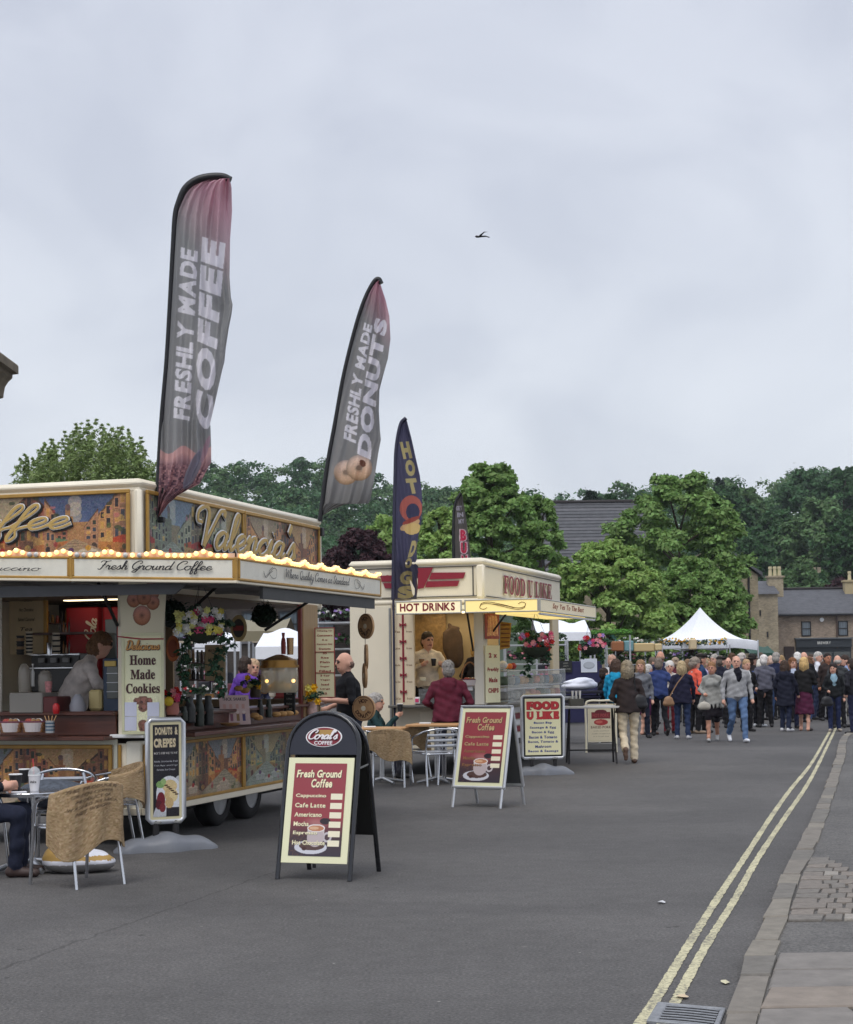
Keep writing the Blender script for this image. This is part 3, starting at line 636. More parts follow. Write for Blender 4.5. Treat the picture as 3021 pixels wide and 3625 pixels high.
struct(link('hillside', mesh_np('hillside', V, Q, mat('hill_grass', (48, 62, 42), .9, var=.3, vscale=.2), smooth=True)))
rw = np.random.default_rng(40); VV = []; QQ = []; off = 0
for kind, sel in (('hill', 0), ('hill2', 1)):
    C = []; R = []
    for yy in np.arange(205, 335, 7.0):
        for xx in np.arange(-.30 * yy, .30 * yy, 6.0):
            if rw.random() < (.62 if sel == 0 else .30):
                x, y = xx + rw.normal(0, 2), yy + rw.normal(0, 2.2); z = hill_z(x, y); hgt = rw.uniform(6.5, 10.5); R0 = rw.uniform(2.6, 4.4)
                for k in range(9): C.append((x + rw.normal(0, R0 * .42), y + rw.normal(0, R0 * .42), z + hgt - rw.uniform(.15, 1) * R0 * 1.5)); R.append(R0 * rw.uniform(.32, .52))
    V, Q = leaves(C, R, 60, .34, 41 + sel, up=.7)
    o = link('woodland', mesh_np('woodland', V, Q, LEAF[kind])); tag(o, 'dense %s green woodland covering the hillside behind the market' % ('dark' if sel == 0 else 'lighter'), 'woodland', kind='stuff')
hill_trees = [(2565, 1700, 120, 205, 'dark', 'dark hillside tree beside the tall lime tree crown'), (2640, 1712, 95, 215, 'hill2', 'round topped tree on the skyline left of the ridge gap'), (2850, 1640, 135, 230, 'hill', 'broad skyline tree on the highest part of the ridge'), (2985, 1632, 130, 226, 'dark', 'dark skyline tree at the right end of the ridge'),
  (2740, 1785, 135, 196, 'dark', 'dark spreading tree halfway up the hillside'), (2900, 1735, 160, 190, 'hill2', 'large pale green tree halfway up the hillside'), (3010, 1790, 110, 186, 'dark', 'dark tree halfway up the hillside by its larger pale neighbour'), (2655, 1880, 115, 184, 'dark', 'dark tree low on the hillside behind the stone gable'),
  (2760, 2005, 100, 166, 'hill2', 'low bright tree behind the pub chimney'), (2840, 1985, 80, 168, 'hill2', 'taller bright tree behind the pub roof'), (2890, 2020, 80, 172, 'hill', 'dull green tree behind the white gabled cottage')]
for i, (px, yt, hw, Y, kd, lb) in enumerate(hill_trees):
    tree_px('hillside_tree', lb, px, yt, hw * 1.22, Y, kd, 60 + i, ybot=yt + hw * 2.3, n=90, per=150, size=.30, taper=.25, br=(.11, .21), group='trees on the hillside')
tree_px('purple_tree', 'dark red tree behind the right pub chimney', 2975, 2045, 70, 165, 'purple', 80, ybot=2150, n=24, per=150, size=.4)
for i, (px, yt, hw, Y, kd, lb) in enumerate([(2095, 1735, 50, 150, 'pine', 'dark evergreen standing behind the slate roof ridge'), (2165, 1745, 60, 152, 'hill', 'bushy green tree just behind the slate roof ridge'), (2550, 1690, 30, 240, 'pine', 'small pointed fir on the ridge beside the skyline trees')]):
    tree_px('evergreen_tree' if kd == 'pine' else 'ridge_tree', lb, px, yt, hw, Y, kd, 90 + i, ybot=yt + 160, n=26, per=160, size=.35, taper=.6)
# ================================================================ shared paint
cream = mat('cream_paint', (232, 222, 200), .42, var=.05, vscale=3, bump=.03, bscale=9, coat=.15)
cream2 = mat('cream_panel', (226, 216, 194), .45, var=.04, vscale=2.5)
offwhite = mat('offwhite_board', (226, 222, 208), .5, var=.08, vscale=6)
gold = mat('gold_trim', (176, 136, 66), .45, .15, var=.16, vscale=9)
goldlet = mat('gold_letter', (192, 160, 92), .5, .0, var=.1, vscale=20)
white = mat('white_paint', (236, 236, 236), .5); blackp = mat('black_paint', (18, 18, 22), .45); ink = mat('ink', (26, 24, 30), .6)
alu = mat('aluminium', (196, 198, 202), .32, .85, var=.08, vscale=15); chrome = mat('chrome', (205, 207, 212), .18, 1.0, var=.05, vscale=6); greyalu = mat('grey_aluminium', (150, 150, 148), .42, .6, var=.1, vscale=10)
wood_d = mat('dark_wood', (84, 48, 38), .42, var=.35, vscale=5, stretch=(.6, 4, 9), coat=.2); wood_l = mat('table_wood', (188, 144, 98), .45, var=.22, vscale=4, stretch=(.5, 6, 6))
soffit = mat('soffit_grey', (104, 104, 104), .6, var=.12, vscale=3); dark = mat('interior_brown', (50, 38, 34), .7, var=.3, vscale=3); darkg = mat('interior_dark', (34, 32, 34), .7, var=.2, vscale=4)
rubber = mat('rubber', (24, 24, 26), .8, bump=.2, bscale=80); red_m = mat('maroon_print', (132, 24, 44), .5); redp = mat('red_plastic', (178, 26, 32), .35)
peach = mat('peach_scallop', (232, 190, 160), .55); bulb_on = mat('bulb_lit', (255, 226, 160), .3, emit=(255, 216, 140), estr=1.5); bulb_off = mat('bulb_unlit', (206, 204, 200), .25)
glass = mat('clear_glass', (235, 240, 240), .06, alpha=.22, spec=.8); yellow_lit = mat('lit_diffuser', (240, 226, 160), .5, emit=(255, 226, 140), estr=.85)

def painting(w, h, seed, cool=0.0, feat=()):
    """generic old-town street pictures printed on a panel, a few scenes side by side"""
    r = random.Random(seed); a = Ras(w, h, (150, 130, 110)); asp = w / h; ns = max(1, round(asp / 1.25)); sw = 1.0 / ns
    warm = [(176, 132, 92), (150, 104, 78), (196, 156, 112), (128, 92, 76), (166, 112, 98), (184, 146, 120)]; cl_ = [(150, 156, 138), (176, 176, 156), (128, 134, 122), (162, 146, 120)]
    for q in range(ns):
        x0 = q * sw; pal = cl_ if r.random() < cool else warm; vx = x0 + sw * r.uniform(.42, .58); vy = r.uniform(.36, .46); S = (a.X >= x0) & (a.X < x0 + sw)
        sky_c = r.choice([(150, 176, 214), (206, 204, 190), (224, 196, 150), (96, 126, 200)]); a.put(S, sky_c); a.put(S * np.clip((a.Y - .45) / .5, 0, 1), tuple(k * .8 for k in sky_c))
        for k in range(3): a.put(S & (np.hypot((a.X - vx) * asp, a.Y - .9 + .1 * k) < .1), (214, 216, 216), .6)
        cx = vx; c = r.choice(pal); a.rect(cx - .16 * sw, .3, cx - .02 * sw, .70, c); a.rect(cx - .02 * sw, .3, cx + .15 * sw, .62, r.choice(pal)); a.rect(cx - .10 * sw, .7, cx - .05 * sw, .82, tuple(k * .9 for k in c)); a.ell(cx - .075 * sw, .83, .03 * sw, .05, (120, 100, 110))
        for side in (-1, 1):
            ex = x0 if side < 0 else x0 + sw; n = 3
            for k in range(n):      # receding house fronts
                xa, xb = ex + (vx - ex) * (.82 * k / n), ex + (vx - ex) * (.82 * (k + 1) / n); c = r.choice(pal); t = r.uniform(.85, 1.15)
                def yy(x, y): return vy + (y - vy) * abs(x - vx) / abs(ex - vx)
                tp = r.uniform(1.05, 1.35); a.poly([(xa, yy(xa, -.2)), (xb, yy(xb, -.2)), (xb, yy(xb, tp)), (xa, yy(xa, tp))], tuple(min(255, z * t) for z in c))
                a.poly([(xa, yy(xa, tp)), (xb, yy(xb, tp)), (xb, yy(xb, tp - .07)), (xa, yy(xa, tp - .07))], tuple(z * .55 for z in c))
                for wx in (.3, .72):
                    x = xa + (xb - xa) * wx; wd = abs(xb - xa) * .13; f = abs(x - vx) / abs(ex - vx)
                    for wy in (.45, .72, .98):
                        if wy < tp - .12: a.rect(x - wd * 1.4, yy(x, wy - .09), x + wd * 1.4, yy(x, wy + .11), tuple(min(255, z * 1.2) for z in c)); a.rect(x - wd, yy(x, wy - .07), x + wd, yy(x, wy + .09), r.choice([(52, 46, 56), (70, 84, 110), (226, 186, 104), (58, 70, 60)]))
                    if wx < .5: a.arch(x, yy(x, -.12), wd * 3.0, max(.05, .36 * f), r.choice([(104, 34, 40), (54, 44, 50), (84, 70, 60)]))
                if r.random() < .55: a.poly([(xa, yy(xa, .30)), (xb, yy(xb, .30)), (xb, yy(xb, .38)), (xa, yy(xa, .44))], r.choice([(206, 44, 40), (214, 84, 46), (120, 160, 130), (226, 190, 120)])); a.poly([(xa, yy(xa, -.1)), (xb, yy(xb, -.1)), (xb, yy(xb, .30)), (xa, yy(xa, .30))], (226, 146, 56), .55)
        g = r.choice([(190, 172, 150), (170, 160, 148), (176, 182, 174)]); a.poly([(x0, -.01), (x0 + sw, -.01), (x0 + sw, .06), (vx + .02 * sw, vy), (vx - .02 * sw, vy), (x0, .06)], g)
        for k in range(9): a.put(S & (np.abs(a.Y - vy * (1 - ((k + 1) / 9) ** 1.7)) < .006) & (np.abs(a.X - vx) < sw * .5 * (1 - a.Y / vy)), tuple(z * .8 for z in g))
        for k in range(3): fx = x0 + sw * r.uniform(.15, .85); fy = r.uniform(.08, .2); a.ell(fx, fy, .11 * sw, .045, (222, 222, 220)); a.rect(fx - .1 * sw, fy - .1, fx + .1 * sw, fy, (196, 198, 200)); a.ell(fx, fy + .05, .03 * sw, .04, r.choice([(190, 40, 50), (226, 180, 70), (110, 60, 130)]))
        for k in range(26): e = r.choice((0, 1)); a.ell(x0 + sw * (r.uniform(0, .25) if e else r.uniform(.75, 1)), r.uniform(.0, 1), r.uniform(.012, .04) * sw, r.uniform(.015, .05), r.choice([(66, 92, 56), (92, 116, 66), (170, 60, 70), (56, 70, 50), (206, 130, 150), (226, 200, 110)]), .75)
        a.put(S * np.clip((np.abs(a.X - x0 - sw / 2) / sw - .38) * 3, 0, .35), (40, 30, 34))
    a.noise(7, 3, seed, .4); a.noise(9, 1, seed + 1, .35); g = a.a.mean(2, keepdims=True); a.a = np.clip((g + (a.a - g) * .95) * .80 * (np.array([1.1, .98, .84]) if cool < .5 else np.array([.98, 1.0, .95])), 0, 255); return a
def framed(name, parent, P00, ex, ey, w, h, ras, fw=.035, nrm_off=.012, frame_m=None, base_m=None):
    """panel with raised frame; P00 lower left, ex/ey unit vectors; picture as child"""
    ex, ey = Vector(ex), Vector(ey); nz = ex.cross(ey); M = face_M(P00, ex, ey)
    fr = MB()
    for c, d in (((w / 2, fw / 2, nrm_off), (w, fw, .03)), ((w / 2, h - fw / 2, nrm_off), (w, fw, .03)), ((fw / 2, h / 2, nrm_off), (fw, h - 2 * fw, .0296)), ((w - fw / 2, h / 2, nrm_off), (fw, h - 2 * fw, .0296))): fr.cbox(c, d, .006, M)
    f = fr.build(name, frame_m or gold, parent, smooth=None)
    C = M @ Vector((w / 2, h / 2, .006))
    if ras is not None: ras.obj('picture', flat_map(face_M(C, ex, ey), w - 2 * fw + .004, h - 2 * fw + .004), f)
    else:
        b = MB(); b.box((w / 2, h / 2, .003), (w - 2 * fw + .002, h - 2 * fw + .002, .008), M); b.build('panel', base_m or offwhite, f)
    return f
def flourish(name, parent, M, w, h, m, mirror=False):
    b = MB(); k = -1 if mirror else 1
    st = [[(-.5, .1), (-.38, -.3), (-.1, .05), (.15, .42), (.35, .3), (.3, -.3), (.05, -.35), (-.15, .1), (.1, .5)], [(-.5, -.05), (-.35, -.4), (-.15, -.1), (.1, .2)]]
    for s in st: b.tube([M @ Vector((k * p.x * w, p.y * h, .003)) for p in bez(s, 8)], h * .022, 5, flat=.4, up=M.to_3x3() @ Vector((0, 0, 1)))
    return b.build(name, m, parent)

# ================================================================ coffee trailer
A1 = -math.atan2(1774, 6000)
T1 = Frame(-2.58, 15.31, A1)
tr = empty('catering_trailer', 'cream coffee trailer with painted street panels, light bulbs and gold script lettering', 'food trailer', (T1.x, T1.y, 0), A1)
LW, LL = 2.12, 4.80
b = MB(); b.cbox((-LW / 2, LL / 2, 3.292), (LW + .02, LL + .02, .085), .036); b.cbox((-LW / 2, LL / 2, 3.235), (LW - .02, LL - .02, .04), .01); b.build('roof', cream, tr, smooth=40)
b = MB(); b.box((-LW / 2, LL / 2, 2.78), (LW - .03, LL - .03, .93)); b.build('upper_body', cream, tr)
for x, y in ((0, 0), (0, LL), (-LW, 0), (-LW, LL)):
    b = MB(); b.cbox((x - .035 * (1 if x == 0 else -1), y + .035 * (1 if y == 0 else -1), 2.76), (.085, .085, .98), .03); b.build('corner_cap', cream, tr, smooth=40)
framed('sign_frame', tr, (-LW + .06, -.008, 2.52), (1, 0, 0), (0, 0, 1), LW - .15, .715, painting(330, 120, 4, .0, ((.42, 'lime'), (.545, 'sky'), (.80, 'tower'), (.83, 'arch'), (.885, 'cloth'), (.965, 'awning'))), .035)
framed('sign_frame', tr, (.008, .10, 2.52), (0, 1, 0), (0, 0, 1), LL / 2 - .12, .715, painting(330, 110, 9, .85), .035)
framed('sign_frame', tr, (.008, LL / 2, 2.52), (0, 1, 0), (0, 0, 1), LL / 2 - .12, .715, painting(330, 110, 13, .1), .035)
gl = [(blackp, 2.3, .004, .012, -.012), (white, 1.75, .012, 0, 0), (goldlet, .95, .024, 0, 0)]
p0, p1 = T1.on(-175, 1925, 1, 0), T1.on(258, 1782, 1, 0)
script_obj('lettering', 'Coffee', tr, face_M(((p0.x + p1.x) / 2, -.02, (p0.z + p1.z) / 2), (1, 0, 0), (0, 0, 1)), p1.x - p0.x, p1.z - p0.z, gl, .35, .15)
p0, p1 = T1.on(688, 1942, 0, 0), T1.on(1034, 1835, 0, 0)
script_obj('lettering', "Valencia's", tr, face_M((.02, (p0.y + p1.y) / 2, 2.99), (0, 1, 0), (0, 0, 1)), p1.y - p0.y, .40, gl, .30, .15)
# walls below
b = MB(); b.box((-LW / 2 - .03, .02, .62), (LW - .10, .04, .62)); b.box((-.02, LL / 2, .62), (.04, LL - .02, .62)); b.box((-LW + .02, LL / 2, 1.3), (.04, LL - .1, 2.0)); b.build('body_wall', cream, tr)
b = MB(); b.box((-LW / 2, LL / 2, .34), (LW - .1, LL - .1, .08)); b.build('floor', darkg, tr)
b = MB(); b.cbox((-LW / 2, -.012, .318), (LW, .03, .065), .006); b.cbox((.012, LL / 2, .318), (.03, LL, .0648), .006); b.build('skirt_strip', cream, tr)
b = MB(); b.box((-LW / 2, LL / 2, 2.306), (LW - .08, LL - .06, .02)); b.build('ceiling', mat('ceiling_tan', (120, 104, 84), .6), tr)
framed('lower_panel_frame', tr, (-LW + .05, -.008, .345), (1, 0, 0), (0, 0, 1), LW - .33, .575, painting(300, 110, 5, .0, ((.22, 'sky'), (.45, 'arch'), (.66, 'tower'), (.90, 'awning'))), .035)
framed('lower_panel_frame', tr, (.008, .28, .345), (0, 1, 0), (0, 0, 1), 2.04, .575, painting(300, 110, 31, .1, ((.42, 'awning'),)), .03)
framed('lower_panel_frame', tr, (.008, 2.33, .345), (0, 1, 0), (0, 0, 1), 2.42, .575, painting(330, 110, 33, .75, ((.45, 'lime'), (.5, 'sky'))), .03)
b = MB(); b.cbox((-LW / 2 - .12, -.012, .945), (LW - .22, .025, .05), .005); b.cbox((-.245, -.012, .63), (.035, .025, .58), .005); b.build('panel_surround', mat('pale_green_grey', (206, 206, 190), .5), tr)
b = MB(); b.cbox((-.207, -.014, .63), (.03, .02, .58), .005); b.cbox((.012, .05, .63), (.02, .03, .58), .005); b.build('trim_strip', gold, tr)
# counters
b = MB(); b.cbox((-LW / 2 - .12, -.13, .985), (LW - .24, .26, .035), .006); b.cbox((-LW / 2 - .12, -.004, 1.10), (LW - .24, .03, .19), .005); b.cbox((-LW / 2 - .12, .10, 1.205), (LW - .24, .34, .035), .006); b.build('counter', wood_d, tr)
b = MB(); b.cbox((.13, LL / 2 + .2, .985), (.28, LL - .75, .04), .006); b.cbox((-.10, LL / 2 + .2, 1.17), (.36, LL - .75, .03), .006); b.cbox((-.005, LL / 2 + .2, 1.08), (.03, LL - .75, .15), .005); b.build('counter', wood_d, tr)
b = MB(); b.cbox((.015, LL / 2 + .2, .945), (.03, LL - .6, .035), .004); b.build('counter_trim', mat('pale_strip', (170, 152, 118), .5), tr)
MB().cbox((-.075, .055, .64), (.15, .13, .62), .012).build('corner_panel', offwhite, tr)
# posts
b = MB(); b.cbox((-.115, .02, 1.66), (.225, .05, 1.32), .008); b.cbox((-.02, .27, 1.66), (.05, .49, 1.3196), .008); b.build('corner_post', cream, tr)
b = MB(); b.cbox((-1.44, .0, 1.66), (.04, .05, 1.32), .008); b.build('post', offwhite, tr)
b = MB(); b.cbox((-1.49, -.005, 1.66), (.05, .05, 1.32), .008); b.build('gold_post', gold, tr); b = MB(); b.cbox((.0, 4.28, 1.66), (.06, .36, 1.32), .01); b.cbox((-.012, 4.55, 1.66), (.05, .14, 1.3196), .01); b.build('gold_post', mat('tan_post', (150, 122, 84), .5, var=.2, vscale=8, stretch=(6, 6, .6)), tr)
b = MB(); b.cbox((-.005, 4.075, 1.66), (.045, .045, 1.3), .006); b.build('post_edge', mat('red_brown', (104, 44, 36), .5), tr)
b = MB(); b.cbox((-.10, -.02, 1.0), (.34, .14, .032), .006); b.build('corner_ledge', white, tr)
# rear wall with opening
b = MB(); b.box((-LW / 2, LL - .02, .78), (LW - .05, .04, .9)); b.box((-LW + .12, LL - .02, 1.77), (.2, .04, 1.07)); b.build('rear_wall', mat('rear_tan', (134, 112, 84), .55), tr)
# interior partition
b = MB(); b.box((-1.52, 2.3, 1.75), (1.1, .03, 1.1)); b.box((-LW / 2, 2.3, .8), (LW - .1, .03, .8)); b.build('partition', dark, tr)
# wheels
def wheel(parent, x, y, R=.30, w=.19):
    e = MB(); prof = [(R * .62, -w / 2), (R * .9, -w / 2), (R, -w * .32), (R, w * .32), (R * .9, w / 2), (R * .62, w / 2)]
    My = Matrix.Translation((x, y, R)) @ Matrix.Rotation(math.pi / 2, 4, 'Y')
    e.lathe(prof, 28, M=My, cap=False); ty = e.build('tyre', rubber, parent, smooth=50)
    e = MB(); e.lathe([(R * .66, w * .46), (R * .64, w * .40), (R * .58, w * .1), (R * .3, w * .02), (R * .28, w * .2), (R * .16, w * .26)], 24, M=My); e.build('rim', mat('steel_rim', (176, 178, 182), .35, .7, var=.15, vscale=12), ty, smooth=40)
wheel(tr, -.2, 2.02); wheel(tr, -.2, 2.86)
b = MB(); b.box((-1.0, 2.4, .26), (1.5, 3.6, .1)); b.tube([(-1.05, 4.7, .3), (-1.05, 5.7, .33)], .04, 6); b.build('chassis', darkg, tr)
b = MB(); b.cbox((-.06, 4.25, .235), (.16, .03, .1), .006); b.build('rear_lamp_board', white, tr); b = MB(); b.cbox((-.06, 4.232, .205), (.15, .02, .045), .006); b.build('rear_lamp', redp, tr)
# canopy ------------------------------------------------------------
DS, DF = 1.30, .84
zt_c = 2.522; zb_c = 2.33; XL = -2.3; SL = .037; YF = 3.02
def zf(x): return SL * (DS - x)       # front flap rises slightly to its far end
can = empty('canopy', parent=tr)
b = MB()
b.prism([(XL, 0, 2.36), (0, 0, 2.36), (DS - .02, -DF + .02, zb_c + .02), (XL, -DF + .02, zb_c + .02 + zf(XL))], (0, 0, .03))
b.prism([(0, 0, 2.362), (.0, YF, 2.362), (DS - .02, YF, zb_c + .02), (DS - .02, -DF + .02, zb_c + .02)][::-1], (0, 0, .03)); b.build('flap', soffit, can)
for x in (-1.9, -1.0, -.25): MB().cbox((x, -DF / 2, 2.352 + zf(x) * .3), (.035, DF - .06, .03), .004).build('flap_rib', greyalu, can)
for k, y in enumerate((.4, 1.6, 2.9)):
    b = MB(); b.cbox((DS / 2, y, 2.350), (DS - .08, .04, .03), .004); b.build('flap_rib', greyalu, can)
for pq in ([(-.22, -.02, 2.0), (-.16, -.5, 2.36)], [(.02, .62, 1.98), (.55, .45, 2.35)], [(-1.43, -.03, 2.0), (-1.5, -.5, 2.36)], [(.02, 2.95, 2.0), (.6, 2.98, 2.35)]): MB().tube(pq, .016, 6).build('gas_strut', blackp, can)
def board(parent, O, ex, L, ztilt, txt=None):
    """signboard standing on the flap edge; O lower-left corner"""
    ex = Vector(ex); exn = (ex * L + Vector((0, 0, ztilt))).normalized(); M = face_M(O, exn, (0, 0, 1)); hgt = zt_c - zb_c
    return framed('sign_board', parent, O, exn, (0, 0, 1), L, hgt, None, .022, .0)
hb = zt_c - zb_c
pa = T1.on(252, 2000, 1, -DF).x
bd1 = board(can, (XL, -DF, zb_c + zf(XL)), (1, 0, 0), pa - .012 - XL, -(pa - XL) * SL)
bd2 = board(can, (pa + .012, -DF, zb_c + zf(pa)), (1, 0, 0), DS - pa - .03, -(DS - pa) * SL)
bd3 = board(can, (DS, -DF + .02, zb_c), (0, 1, 0), YF + DF - .02, 0)
b = MB(); b.cbox((DS - .012, -DF + .006, (zb_c + zt_c) / 2), (.032, .032, hb + .006), .006); b.build('corner_strip', gold, can); b = MB(); b.cbox((pa, -DF, (zb_c + zt_c) / 2 + zf(pa)), (.03, .032, hb + .05), .006); b.build('corner_strip', gold, can)
b = MB(); b.cbox((XL / 2 + DS / 2, -DF + .05, 2.372 + .045), (DS - XL - .05, .05, .05), .006); b.build('back_batten', cream, can)
b = MB()
b.tube([(DS - .005, -DF, zb_c - .012), (DS - .005, YF + .02, zb_c - .012)], .014, 6); b.tube([(DS, -DF - .004, zb_c - .012), (XL, -DF - .004, zb_c - .012 + zf(XL))], .014, 6); b.build('drip_rail', cream2, can)
b = MB(); b.prism([(DS - .06, -.2, 2.318), (DS - .06, YF - .1, 2.318), (DS - .06, YF - .1, 2.20), (DS - .06, -.2, 2.20)], (.03, 0, 0)); b.build('side_valance', mat('dark_valance', (62, 62, 62), .55, var=.15, vscale=5), can)
b = MB(); b.prism([(XL, -DF + .10, 2.355), (DS - .5, -DF + .10, 2.325), (DS - .62, -DF + .10, 2.235), (XL, -DF + .10, 2.255)], (0, .03, 0)); b.build('front_valance', mat('grey_valance', (66, 67, 70), .5, var=.12, vscale=5), can)
# scalloped bulb strip
def scallop(parent, O, ex, L, zt, period=.44):
    ex = Vector(ex); ex = (ex * L + Vector((0, 0, zt))).normalized(); nz = ex.cross(Vector((0, 0, 1))); n = int(L / .02); top = []
    for i in range(n + 1):
        s = L * i / n; ph = (s / period) % 1; top.append((s, .035 + .032 * max(0, 1 - abs(ph - .5) / .22) ** 1.3))
    b = MB(); P = [Vector(O) + ex * s + Vector((0, 0, h)) for s, h in top]; Q = [Vector(O) + ex * s for s, h in top]
    for i in range(n):
        f = [Q[i], Q[i + 1], P[i + 1], P[i]]; b.prism(f, -nz * .012)
    b.build('bulb_strip', peach, parent)
    return ex, nz
bm_on = MB().ball((0, 0, 0), .0205, 12, 8).mesh('bulb', bulb_on, 179); bm_off = MB().ball((0, 0, 0), .022, 12, 8).mesh('bulb', bulb_off, 179)
def bulbs(parent, O, ex, nz, L, off=(), sp=.0655, period=.44):
    i = 0; s = .03
    while s < L - .01:
        ph = (s / period) % 1; h = .012 + .036 * max(0, 1 - abs(ph - .5) / .26)
        o = link('bulb', bm_off if i in off else bm_on, parent, Vector(O) + ex * s + nz * .02 + Vector((0, 0, h))); i += 1; s += sp
e, nz_ = scallop(can, (XL, -DF, zt_c + zf(XL) + .002), (1, 0, 0), DS - XL - .02, -(DS - XL) * SL); bulbs(can, (XL, -DF, zt_c + zf(XL) + .002), e, nz_, DS - XL - .03, (25, 32, 33, 39, 41, 26))
e, nz_ = scallop(can, (DS, -DF + .02, zt_c + .002), (0, 1, 0), YF + DF - .03, 0); bulbs(can, (DS, -DF + .02, zt_c + .002), e, nz_, YF + DF - .04)
def bl(px0, px1, py): a, c = T1.on(px0, py, 1, -DF), T1.on(px1, py, 1, -DF); return (a.x + c.x) / 2, c.x - a.x, a.z
bs = [(ink, 1.0, .012, 0, 0)]
for tx_, q0, q1, y0, y1 in (('Cappuccino', -130, 152, 2034, 1994), ('Fresh Ground Coffee', 352, 757, 2038, 1980)):
    a, c = T1.on(q0, y0, 1, -DF), T1.on(q1, y1, 1, -DF); script_obj('lettering', tx_, can, face_M(((a.x + c.x) / 2, -DF - .016, (a.z + c.z) / 2), (1, 0, -SL), (0, 0, 1)), c.x - a.x, abs(c.z - a.z), bs, .3, .15)
a, c = T1.on(1003, 2060, 0, DS), T1.on(1230, 2060, 0, DS)
script_obj('lettering', 'Where Quality Comes as Standard', can, face_M((DS + .016, (a.y + c.y) / 2, 2.425), (0, 1, 0), (0, 0, 1)), c.y - a.y, .115, [(mat('grey_ink', (74, 74, 76), .6), 1.0, .01, 0, 0)], .2, .14, n=4)
for q, mi in ((955, False), (1265, True)):
    p = T1.on(q, 2045, 0, DS); flourish('flourish', can, face_M((DS + .014, p.y, 2.425), (0, 1, 0), (0, 0, 1)), .36, .11, MATS['grey_ink'], mi)

# ================================================================ food kiosk
K1 = Frame(.837, 24.5, A1)
kk = empty('food_kiosk', 'cream food kiosk with maroon stripes, lit canopy signs and open hatches', 'food trailer', (K1.x, K1.y, 0), A1)
KW, KL = 2.05, 5.45
b = MB(); b.cbox((-KW / 2, KL / 2, 3.10), (KW + .03, KL + .03, .11), .045); b.build('roof', cream, kk, smooth=40)
b = MB(); b.box((-KW / 2, KL / 2, 2.82), (KW - .04, KL - .04, .48)); b.build('upper_body', cream2, kk)
b = MB(); b.cbox((-KW / 2, KL / 2, 2.53), (KW + .02, KL + .02, .10), .04); b.build('cornice', cream, kk, smooth=40)
b = MB(); b.cbox((-.05, .05, 2.81), (.13, .13, .5), .03); b.build('corner_cap', cream, kk, smooth=40)
blk = mat('thin_black', (60, 58, 58), .5)
b = MB()
for z in (3.035, 2.60): b.cbox((-KW / 2, .010, z), (KW - .02, .02, .012), .002); b.cbox((-.010, KL / 2, z), (.02, KL - .02, .0119), .002)
b.cbox((-.155, .008, 2.82), (.014, .02, .44), .002); b.build('panel_trim', blk, kk)
def kp(px, py, ax=1, v=0): return K1.on(px, py, ax, v)
def kpoly(name, pts, m, y=-.006):
    b = MB(); P = [(q.x, y, q.z) for q in (kp(*p) for p in pts)]; b.prism(P[::-1], (0, .004, 0)); return b.build(name, m, kk)
for pts in ([(1529, 2027), (1649, 2026), (1641, 2048), (1519, 2052)], [(1513, 2058), (1628, 2055), (1620, 2075), (1506, 2080)], [(1350, 2058), (1370, 2036), (1380, 2037), (1386, 2056)], [(1357, 2064), (1387, 2064), (1390, 2083), (1364, 2083)]): kpoly('stripe', pts[::-1] if kp(*pts[0]).x < kp(*pts[1]).x else pts, red_m)
kpoly('stripe', [(1480, 2085), (1500, 2082), (1534, 2009), (1480, 2011)][::1], red_m)
kpoly('stripe', [(1352, 2060), (1420, 2058), (1420, 2036), (1346, 2038)], red_m, -.007)
a, c = kp(1784, 2090, 0, 0), kp(1952, 2035, 0, 0)
for dz, m_, dx in ((0, mat('letter_shadow', (230, 214, 176), .5), .004), (1, red_m, .007)):
    text_obj('lettering', 'FOOD U LIKE', m_, kk, face_M((dx, (a.y + c.y) / 2 + (.02 if dz == 0 else 0), 2.815 - (.02 if dz == 0 else 0)), (0, 1, 0), (0, 0, 1)), c.y - a.y, .29, 's', space=.05)
# walls: closed part left, hatch right
xh = kp(1388, 2300).x; xo = kp(1672, 2300).x; xs1 = kp(1468, 2300).x
b = MB(); b.cbox(((-KW + xh) / 2, .02, 1.42), (xh + KW, .04, 2.14), .01); b.box((-KW / 2, .03, .68), (KW - .06, .04, .66)); b.box((-.03, KL / 2, .68), (.04, KL - .06, .66)); b.box((-KW + .02, KL / 2, 1.4), (.04, KL - .1, 2.1)); b.box((-KW / 2, KL - .02, .7), (KW, .04, .7)); b.build('body_wall', cream2, kk)
b = MB(); b.cbox(((xh + xs1) / 2, .01, 1.72), (xs1 - xh, .05, 1.4), .008); b.build('hatch_side_panel', mat('menu_panel', (222, 206, 178), .5, var=.05), kk)
b = MB(); b.cbox((-.075, .02, 1.70), (.15, .06, 1.5), .01); b.cbox((-.012, .1, 1.70), (.04, .14, 1.498), .01); b.build('corner_post', mat('post_paint', (216, 212, 200), .45), kk)
b = MB(); b.cbox((-.02, 4.9, 1.7), (.06, .5, 1.5), .01); b.build('rear_post', mat('rear_post_tan', (206, 190, 158), .5), kk)
b = MB(); b.box((-KW / 2, KL / 2, .38), (KW - .1, KL - .1, .06)); b.build('floor', darkg, kk)
b = MB(); b.box((-KW / 2, KL / 2, 2.46), (KW - .06, KL - .06, .02)); b.build('ceiling', mat('kiosk_ceiling', (236, 222, 180), .5), kk)
b = MB(); b.box((-KW / 2 - .1, 1.85, 1.75), (KW - .3, .03, 1.4)); b.build('back_panel', mat('back_tan', (206, 184, 146), .6, var=.1, vscale=2), kk)
b = MB(); q = kp(1500, 2300, 1, 1.8); b.box((q.x + .12, 1.8, 2.05), (.50, .02, .75)); b.build('quilted_panel', mat('quilted', (170, 138, 94), .35, .3, var=.35, vscale=16, bump=.6, bscale=22), kk)
